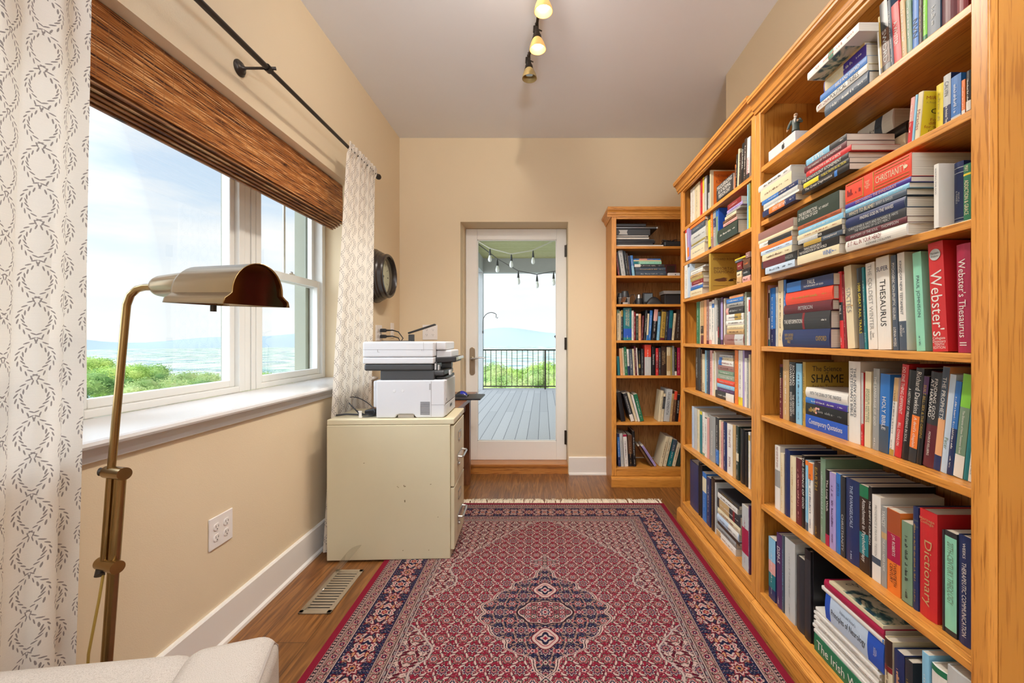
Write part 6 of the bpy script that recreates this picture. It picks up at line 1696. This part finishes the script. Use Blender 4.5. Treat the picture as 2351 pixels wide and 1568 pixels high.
for xx, hh, r_ in ((c2x(240), 0.10, 0.028), (c2x(350), 0.118, 0.036)):
    b = MB(); b.lathe([(r_*0.8, 0), (r_, 0.02), (r_, hh-0.03), (r_*0.8, hh-0.012), (r_*0.75, hh)], (xx, PB+0.07, z3), n=24); local(b, root, 'barrel', M_dgrey, smooth=True)
b = MB(); b.box(c2x(240), c2x(350), PB+0.05, PB+0.09, z3+0.03, z3+0.06); local(b, root, 'bridge', M_black)
root = empty('camera_lens_stand', 'chrome ribbed bracket standing in front of the binoculars', 'bracket', (c2x(300), PB+0.01, z3))
b = MB()
for xx in (c2x(110), c2x(175), c2x(205), c2x(385), c2x(415)): b.tube([(xx, PB+0.005, z3), (xx, PB+0.005, z3+0.055)], 0.0035, 8)
b.box(c2x(160), c2x(230), PB, PB+0.01, z3+0.055, z3+0.059); b.box(c2x(360), c2x(430), PB, PB+0.01, z3+0.055, z3+0.059); b.box(c2x(262), c2x(385), PB-0.004, PB+0.02, z3, z3+0.018); local(b, root, 'chrome_posts', M_chrome)
b = MB(); R = random.Random(2)
for k in range(5): b.tube([(c2x(230+k*18), PB+0.012, z3+0.02), (c2x(250+k*22), PB+0.0, z3+0.045+0.008*R.random()), (c2x(300+k*12), PB+0.008, z3+0.055+0.01*R.random())], 0.003, 6)
local(b, root, 'copper_wires', plain('copper_wire', (0.35, 0.17, 0.08), 0.4, 0.6), smooth=True)
root = empty('lens', 'silver topped camera lens among the camera gear', 'camera lens', (c2x(680), PB+0.05, z3))
b = MB(); b.lathe([(0.032, 0), (0.032, 0.045), (0.026, 0.055)], (c2x(680), PB+0.05, z3), n=28); local(b, root, 'lens_barrel', M_black, smooth=True)
b = MB(); b.lathe([(0.025, 0.055), (0.021, 0.085), (0.014, 0.090)], (c2x(680), PB+0.05, z3), n=28); local(b, root, 'silver_ring', M_chrome, smooth=True)
root = empty('charging_cable', 'thin black cable looping beside the camera lens', 'cable', (c2x(500), PB+0.03, z3))
b = MB(); b.tube([(c2x(450)+0.0, PB+0.03, z3+0.004), (c2x(430), PB+0.04, z3+0.05), (c2x(480), PB+0.05, z3+0.085), (c2x(570), PB+0.06, z3+0.09), (c2x(600), PB+0.04, z3+0.05), (c2x(520), PB+0.02, z3+0.006), (c2x(570), PB+0.01, z3+0.003)], 0.0028, 8); local(b, root, 'cord', M_black, smooth=True)
root = empty('camera', 'small black camera with a grey screen on the corner bookcase', 'camera', (c2x(920), PB+0.08, z3))
b = MB(); b.box(c2x(795), c2x(1045), PB+0.075, PB+0.115, z3, z3+0.107); local(b, root, 'camera_body', M_black, bevel=0.008)
b = MB(); b.box(c2x(828), c2x(1025), PB+0.0735, PB+0.075, z3+0.03, z3+0.098); local(b, root, 'camera_screen', plain('screen_grey', (0.16, 0.19, 0.21), 0.15))
root = empty('padded_pouch', 'rounded black mesh pouch in front of the camera', 'pouch', (c2x(1020), PB+0.03, z3))
b = MB(); x0_, x1_ = c2x(840), c2x(1215); b.grid(lambda u, v: (x0_+(x1_-x0_)*u, PB+0.035-0.033*math.cos(PI*v), z3+0.0004+0.068*math.sin(PI*v)*math.sin(PI*min(max(u, 0.02), 0.98))**0.6), 20, 12); local(b, root, 'pouch_shell', M_black, smooth=True)
root = empty('speaker_dock', 'black box with grey sloped lid at the right of the camera gear', 'box', (c2x(1450), PB+0.05, z3))
b = MB(); b.box(c2x(1275), c2x(1720), PB+0.01, PB+0.14, z3, z3+0.088); local(b, root, 'dock_body', M_black, bevel=0.004)
b = MB(); b.prism([(PB-0.004, z3+0.0885), (PB+0.14, z3+0.0885), (PB+0.14, z3+0.118), (PB+0.010, z3+0.116)], 0, c2x(1245), c2x(1720)); local(b, root, 'dock_lid', plain('lid_grey', (0.20, 0.19, 0.18), 0.4))
# ================================================================ OUTSIDE: deck, porch, railing
def mk_deck():
    m, nt, N, L, b = newmat('deck_boards'); t = N.new('ShaderNodeTexCoord'); mp = N.new('ShaderNodeMapping'); mp.inputs['Rotation'].default_value = (0, 0, math.radians(90)); mp.inputs['Location'].default_value = (0, 0.06, 0)
    br = N.new('ShaderNodeTexBrick'); br.inputs['Scale'].default_value = 1; br.inputs['Brick Width'].default_value = 4.8; br.inputs['Row Height'].default_value = 0.143; br.inputs['Mortar Size'].default_value = 0.0035
    br.inputs['Color1'].default_value = (0.36, 0.345, 0.33, 1); br.inputs['Color2'].default_value = (0.43, 0.41, 0.39, 1); br.inputs['Mortar'].default_value = (0.07, 0.07, 0.07, 1)
    L.new(t.outputs['Object'], mp.inputs[0]); L.new(mp.outputs[0], br.inputs[0]); n = N.new('ShaderNodeTexNoise'); m2 = N.new('ShaderNodeMapping'); m2.inputs['Scale'].default_value = (60, 4, 1); L.new(t.outputs['Object'], m2.inputs[0]); L.new(m2.outputs[0], n.inputs[0])
    r = N.new('ShaderNodeMapRange'); r.inputs[3].default_value = 0.8; r.inputs[4].default_value = 1.2; L.new(n.outputs[0], r.inputs[0]); mu = N.new('ShaderNodeMixRGB'); mu.blend_type = 'MULTIPLY'; mu.inputs[0].default_value = 1; L.new(br.outputs[0], mu.inputs[1]); L.new(r.outputs[0], mu.inputs[2])
    L.new(mu.outputs[0], b.inputs['Base Color']); b.inputs['Roughness'].default_value = 0.6; return m
M_deck = mk_deck()
b = MB(); b.box(-1.75, 4.5, 4.165, 10.15, -0.14, -0.015); tag(b.build('deck', M_deck, None, rot=(0, 0, 0)), 'grey composite board deck outside the glass door', 'deck', kind='structure')
b = MB(); b.box(-1.75, 4.5, 10.155, 10.60, -0.14, -0.015); o_ = b.build('deck_border', oak('deck_border_boards', 0, (0.38, 0.36, 0.36), (0.46, 0.44, 0.43), (0.22, 0.21, 0.20), 0.6), None); tag(o_, 'picture frame border boards at the deck edge', 'deck', kind='structure')
M_pw = plain('weathered_post', (0.42, 0.43, 0.43), 0.6, var=0.08); M_pc = oak('porch_ceiling_boards', 0, (0.42, 0.40, 0.16), (0.52, 0.50, 0.24), (0.30, 0.27, 0.10), 0.6)
b = MB(); b.box(-1.80, 4.5, 4.165, 10.75, 3.15, 3.28); tag(b.build('porch_ceiling', M_pc, None), 'olive stained board ceiling of the porch', 'porch ceiling', kind='structure')
b = MB(); b.box(-1.60, 4.5, 10.28, 10.46, 2.81, 3.149); tag(b.build('porch_beam', M_pw, None), 'grey beam along the outer edge of the porch', 'beam', kind='structure')
b = MB(); b.box(-1.62, -1.44, 4.20, 10.279, 2.81, 3.149); tag(b.build('porch_beam', M_pw, None), 'grey beam along the left side of the porch', 'beam', kind='structure')
b = MB(); b.box(-1.62, -1.455, 10.285, 10.44, -0.0145, 2.809); tag(b.build('porch_post', M_pw, None), 'grey square post at the corner of the deck', 'post')
root = empty('deck_railing', 'thin black metal railing along the deck edge', 'railing', (0, 10.40, -0.015)); yR = 10.38
b = MB(); b.box(-1.454, 4.4, yR-0.02, yR+0.02, 0.925, 0.955); local(b, root, 'top_rail', M_bronze)
b = MB(); b.box(-1.454, 4.4, yR-0.015, yR+0.015, 0.045, 0.070); local(b, root, 'bottom_rail', M_bronze)
for k in range(30):
    x = -1.40+k*0.128; b = MB(); b.box(x-0.007, x+0.007, yR-0.007, yR+0.007, 0.0702, 0.9248); local(b, root, 'baluster', M_bronze)
for x in (0.05, 2.2): b = MB(); b.box(x-0.02, x+0.02, yR-0.02, yR+0.02, -0.0148, 0.9248); local(b, root, 'railing_post', M_bronze)
root = empty('plant_hook', 'thin curved metal plant hook on the porch post', 'hook', (-1.45, 10.27, 1.9))
b = MB(); pts = [(-1.44, 10.20, 1.35), (-1.44, 10.20, 1.62)]+[(-1.44+0.20*(1-math.cos(a)), 10.20, 1.62+0.22*math.sin(a)) for a in np.linspace(0.2, 2.2, 10)]+[(-1.125, 10.2, 1.72), (-1.10, 10.2, 1.70), (-1.085, 10.2, 1.73)]
b.tube(pts, 0.008, 8); local(b, root, 'hook_rod', M_bronze, smooth=True)
b = MB(); b.box(-1.452, -1.43, 10.18, 10.284, 1.34, 1.40); local(b, root, 'hook_bracket', M_bronze)
root = empty('bird_feeder', 'small dark feeder half hidden by the door stile outside', 'bird feeder', (0.34, 9.6, 1.25))
b = MB(); b.obox((0.345, 9.6, 1.30), (0.16, 0, 0.12), (0, 0.12, 0), (-0.04, 0, 0.06)); local(b, root, 'feeder_roof', M_dgrey)
b = MB(); b.box(0.315, 0.375, 9.57, 9.63, 1.16, 1.29); local(b, root, 'feeder_tube', M_dgrey); b = MB(); b.tube([(0.345, 9.6, 1.32), (0.345, 9.6, 3.1495)], 0.004, 6); local(b, root, 'feeder_wire', M_bronze)
def P3(px, py, Y): return Vector(((px-VX)*Y/F, Y, HC+(VY-py)*Y/F))
M_wire = plain('light_string_wire', (0.62, 0.60, 0.50), 0.6); M_wd = plain('light_string_dark', (0.12, 0.12, 0.12), 0.6); M_gb = plain('clear_bulb_glass', (0.86, 0.88, 0.86), 0.1)
for li, (Y, pts, bulbs, mat_, lab) in enumerate(((6.2, [(1088, 548), (1125, 570), (1174, 583), (1222, 575), (1280, 548)], [(1125, 570), (1174, 583), (1224, 575)], M_wire, 'nearer pale string of bulbs looping under the porch ceiling'),
                                  (8.5, [(1092, 556), (1143, 595), (1190, 622), (1232, 630), (1300, 618)], [(1142, 594), (1190, 622), (1233, 630), (1271, 624)], M_wd, 'farther dark string of bulbs crossing the porch'))):
    root = empty('string_lights', lab, 'string lights', P3(*pts[0], Y)); root.location = P3(*pts[0], Y)
    sp = [P3(x, y, Y) for x, y in pts]; b = MB()
    if li == 0: sp = [sp[0]+Vector((-0.06, 0, 0.22))]+sp+[sp[-1]+Vector((0.1, 0, 0.3))]
    sp = [Vector((sp[0].x-0.02, Y, 3.1495))]+sp+[Vector((sp[-1].x+0.02, Y, 3.1495))]
    b.tube(sp, 0.010, 6); local(b, root, 'wire', mat_, smooth=True)
    for (x, y) in bulbs:
        p = P3(x, y, Y); s = Y/8.5
        b = MB(); b.tube([p, p-Vector((0, 0, 0.06*s)), p-Vector((0, 0, 0.14*s))], [0.006, 0.018*s, 0.026*s], 10); so = local(b, root, 'bulb_socket', M_dgrey, smooth=True)
        b = MB(); b.lathe([(0.018*s, 0), (0.034*s, -0.05*s), (0.040*s, -0.09*s), (0.026*s, -0.125*s), (0.002, -0.135*s)], p-Vector((0, 0, 0.14*s)), n=14); q_ = local(b, root, 'bulb', M_gb, smooth=True); q_.parent = so
# ================================================================ LANDSCAPE
def mk_land():
    m, nt, N, L, b = newmat('valley_ground'); t = N.new('ShaderNodeTexCoord'); mp = N.new('ShaderNodeMapping'); mp.inputs['Scale'].default_value = (0.0016, 0.0016, 0.0016); L.new(t.outputs['Object'], mp.inputs[0])
    v = N.new('ShaderNodeTexVoronoi'); v.inputs['Scale'].default_value = 3.2; L.new(mp.outputs[0], v.inputs[0]); n = N.new('ShaderNodeTexNoise'); n.inputs['Scale'].default_value = 6; n.inputs['Detail'].default_value = 8; L.new(mp.outputs[0], n.inputs[0])
    r = N.new('ShaderNodeValToRGB'); e = r.color_ramp.elements; e[0].position = 0.40; e[0].color = (0.19, 0.29, 0.27, 1); e[1].position = 0.62; e[1].color = (0.55, 0.56, 0.42, 1); q = e.new(0.50); q.color = (0.36, 0.44, 0.35, 1)
    L.new(n.outputs[0], r.inputs[0]); mx = N.new('ShaderNodeMixRGB'); mx.inputs[0].default_value = 0.04; L.new(r.outputs[0], mx.inputs[1]); L.new(v.outputs['Color'], mx.inputs[2]); 
    sp = N.new('ShaderNodeTexNoise'); sp.inputs['Scale'].default_value = 90; sp.inputs['Detail'].default_value = 2; L.new(mp.outputs[0], sp.inputs[0]); g = N.new('ShaderNodeMath'); g.operation = 'GREATER_THAN'; g.inputs[1].default_value = 0.62; L.new(sp.outputs[0], g.inputs[0])
    m3 = N.new('ShaderNodeMixRGB'); m3.inputs[2].default_value = (0.85, 0.80, 0.78, 1); L.new(g.outputs[0], m3.inputs[0]); L.new(mx.outputs[0], m3.inputs[1]); L.new(m3.outputs[0], b.inputs['Base Color']); b.inputs['Roughness'].default_value = 1.0; b.inputs['Specular IOR Level'].default_value = 0.0
    return m
def terr(u, v):
    ang = math.radians(-84+168*u) ; r = 14*(9000/14)**v if v > 0 else 14
    x, y = r*math.sin(ang), r*math.cos(ang)
    z = -5-0.42*(r-14) if r < 330 else -138-0.0009*(r-330)
    z = max(z, -138-0.0009*max(r-330, 0)); return (x-8, y+4, z)
b = MB(); b.grid(terr, 60, 60); tag(b.build('valley_ground', mk_land(), None, smooth=True), 'hazy valley of fields and towns below the hill', 'landscape', kind='structure')
M_hill = plain('distant_hills', (0.35, 0.42, 0.46), 1.0, var=0.1, scale=0.001, spec=0.0)  # distance haze put into the colour as pale blue
def hill(u, v):
    ang = math.radians(-86+172*u); r = 8200+1500*v; h = -150+(225+70*math.sin(u*17)+60*math.sin(u*41+1)+25*math.sin(u*97))*math.sin(PI*min(v*1.0, 0.5))**0.8
    return (r*math.sin(ang), r*math.cos(ang), h if v < 1 else -150)
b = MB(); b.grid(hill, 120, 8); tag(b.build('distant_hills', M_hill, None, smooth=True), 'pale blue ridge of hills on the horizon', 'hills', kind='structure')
def mk_leaf(n_, a, c_):
    m, nt, N, L, b = newmat(n_); t = N.new('ShaderNodeTexCoord'); n = N.new('ShaderNodeTexNoise'); n.inputs['Scale'].default_value = 1.4; n.inputs['Detail'].default_value = 4; r = N.new('ShaderNodeValToRGB')
    r.color_ramp.elements[0].position = 0.35; r.color_ramp.elements[1].position = 0.65; r.color_ramp.elements[0].color = (*a, 1); r.color_ramp.elements[1].color = (*c_, 1)
    L.new(t.outputs['Object'], n.inputs[0]); L.new(n.outputs[0], r.inputs[0]); L.new(r.outputs[0], b.inputs['Base Color']); b.inputs['Roughness'].default_value = 0.7; b.inputs['Specular IOR Level'].default_value = 0.2
    o = N['Material Output']; tr = N.new('ShaderNodeBsdfTranslucent'); mi = N.new('ShaderNodeMixShader'); mi.inputs[0].default_value = 0.35; L.new(r.outputs[0], tr.inputs[0]); L.new(b.outputs[0], mi.inputs[1]); L.new(tr.outputs[0], mi.inputs[2]); L.new(mi.outputs[0], o.inputs[0]); return m
M_leaf = [mk_leaf('spring_leaves', (0.30, 0.48, 0.10), (0.62, 0.74, 0.22)), mk_leaf('green_leaves', (0.16, 0.32, 0.09), (0.45, 0.62, 0.20)), mk_leaf('mixed_leaves', (0.26, 0.42, 0.12), (0.60, 0.66, 0.28))]
M_bark = plain('bark', (0.14, 0.10, 0.07), 0.9, var=0.2)
def crown_mesh(seed):
    R = random.Random(seed); b = MB(); lobes = [(Vector((R.uniform(-0.6, 0.6), R.uniform(-0.6, 0.6), R.uniform(-0.25, 0.45))), R.uniform(0.34, 0.55)) for _ in range(13)]
    for c_, r in lobes: b.ball(c_, r*0.72, 2, (1, 1, 0.85))
    for k in range(5200):
        c_, r = lobes[k % 13]; d_ = Vector((R.gauss(0, 1), R.gauss(0, 1), R.gauss(0, 1)+0.25)).normalized(); p = c_+Vector((d_.x, d_.y, d_.z*0.85))*r*R.uniform(0.74, 1.08)
        n_ = (d_+Vector((R.gauss(0, .5), R.gauss(0, .5), R.gauss(0, .5)))).normalized(); a = n_.orthogonal().normalized(); a = Matrix.Rotation(R.uniform(0, 6.28), 3, n_) @ a; e_ = n_.cross(a); s = R.uniform(0.018, 0.040)
        b._f([b.bm.verts.new(p+a*s), b.bm.verts.new(p+e_*s*0.7), b.bm.verts.new(p-a*s), b.bm.verts.new(p-e_*s*0.7)])
    me = bpy.data.meshes.new('crown'); b.bm.to_mesh(me); b.bm.free(); return me
CROWNS = [crown_mesh(s) for s in (1, 2, 3)]
def tree(i, px, pytop, Y, r, label):
    p = P3(px, pytop, Y); zc_ = p.z-r*0.82
    root = empty('tree', label, 'tree', (p.x, Y, zc_-2.2*r), (0, 0, i*1.7), 'trees on the slope below the house')
    me = CROWNS[i % 3].copy(); me.materials.clear(); me.materials.append(M_leaf[i % 3]); o_ = bpy.data.objects.new('tree_crown', me); COL.objects.link(o_); o_.parent = root; o_.location = (0, 0, 2.2*r); o_.scale = (r, r, r*0.9)
    b = MB(); b.tube([(0, 0, -4.5*r), (0, 0, 1.2*r), (0.1*r, 0, 2.1*r)], [0.12*r, 0.10*r, 0.04*r], 8); b.build('tree_trunk', M_bark, root)
def top_line(px): return float(np.interp(px, [-400, 100, 235, 330, 420, 500, 570, 620, 690, 760, 1080, 1130, 1190, 1255, 1330, 1450], [830, 816, 814, 830, 838, 862, 846, 834, 856, 866, 838, 822, 834, 818, 828, 830]))
ti = 0
for rn, Y, r, drop in (('farthest', 34.0, 1.9, 0), ('second', 27.5, 1.75, 4), ('third', 22.0, 1.45, 12), ('nearest', 17.5, 1.2, 26)):
    for view, a, c in (('window', -60, 770), ('door', 1060, 1330)):
        step = (2*r*1.16)*F/Y; n = max(1, int((c-a)/step)); k = 0
        off = {'farthest': 0, 'second': 0.5, 'third': 0.2, 'nearest': 0.7}[rn]
        x = a+off*step
        while x < c:
            k += 1; ti += 1
            tree(ti, x, top_line(x)+drop+random.Random(ti).uniform(-5, 6), Y+random.Random(ti).uniform(-0.4, 0.4), r, f"green leafy tree, {ORD[k]} from left in the {rn} row seen through the {view}"); x += step
bpy.context.view_layer.update()
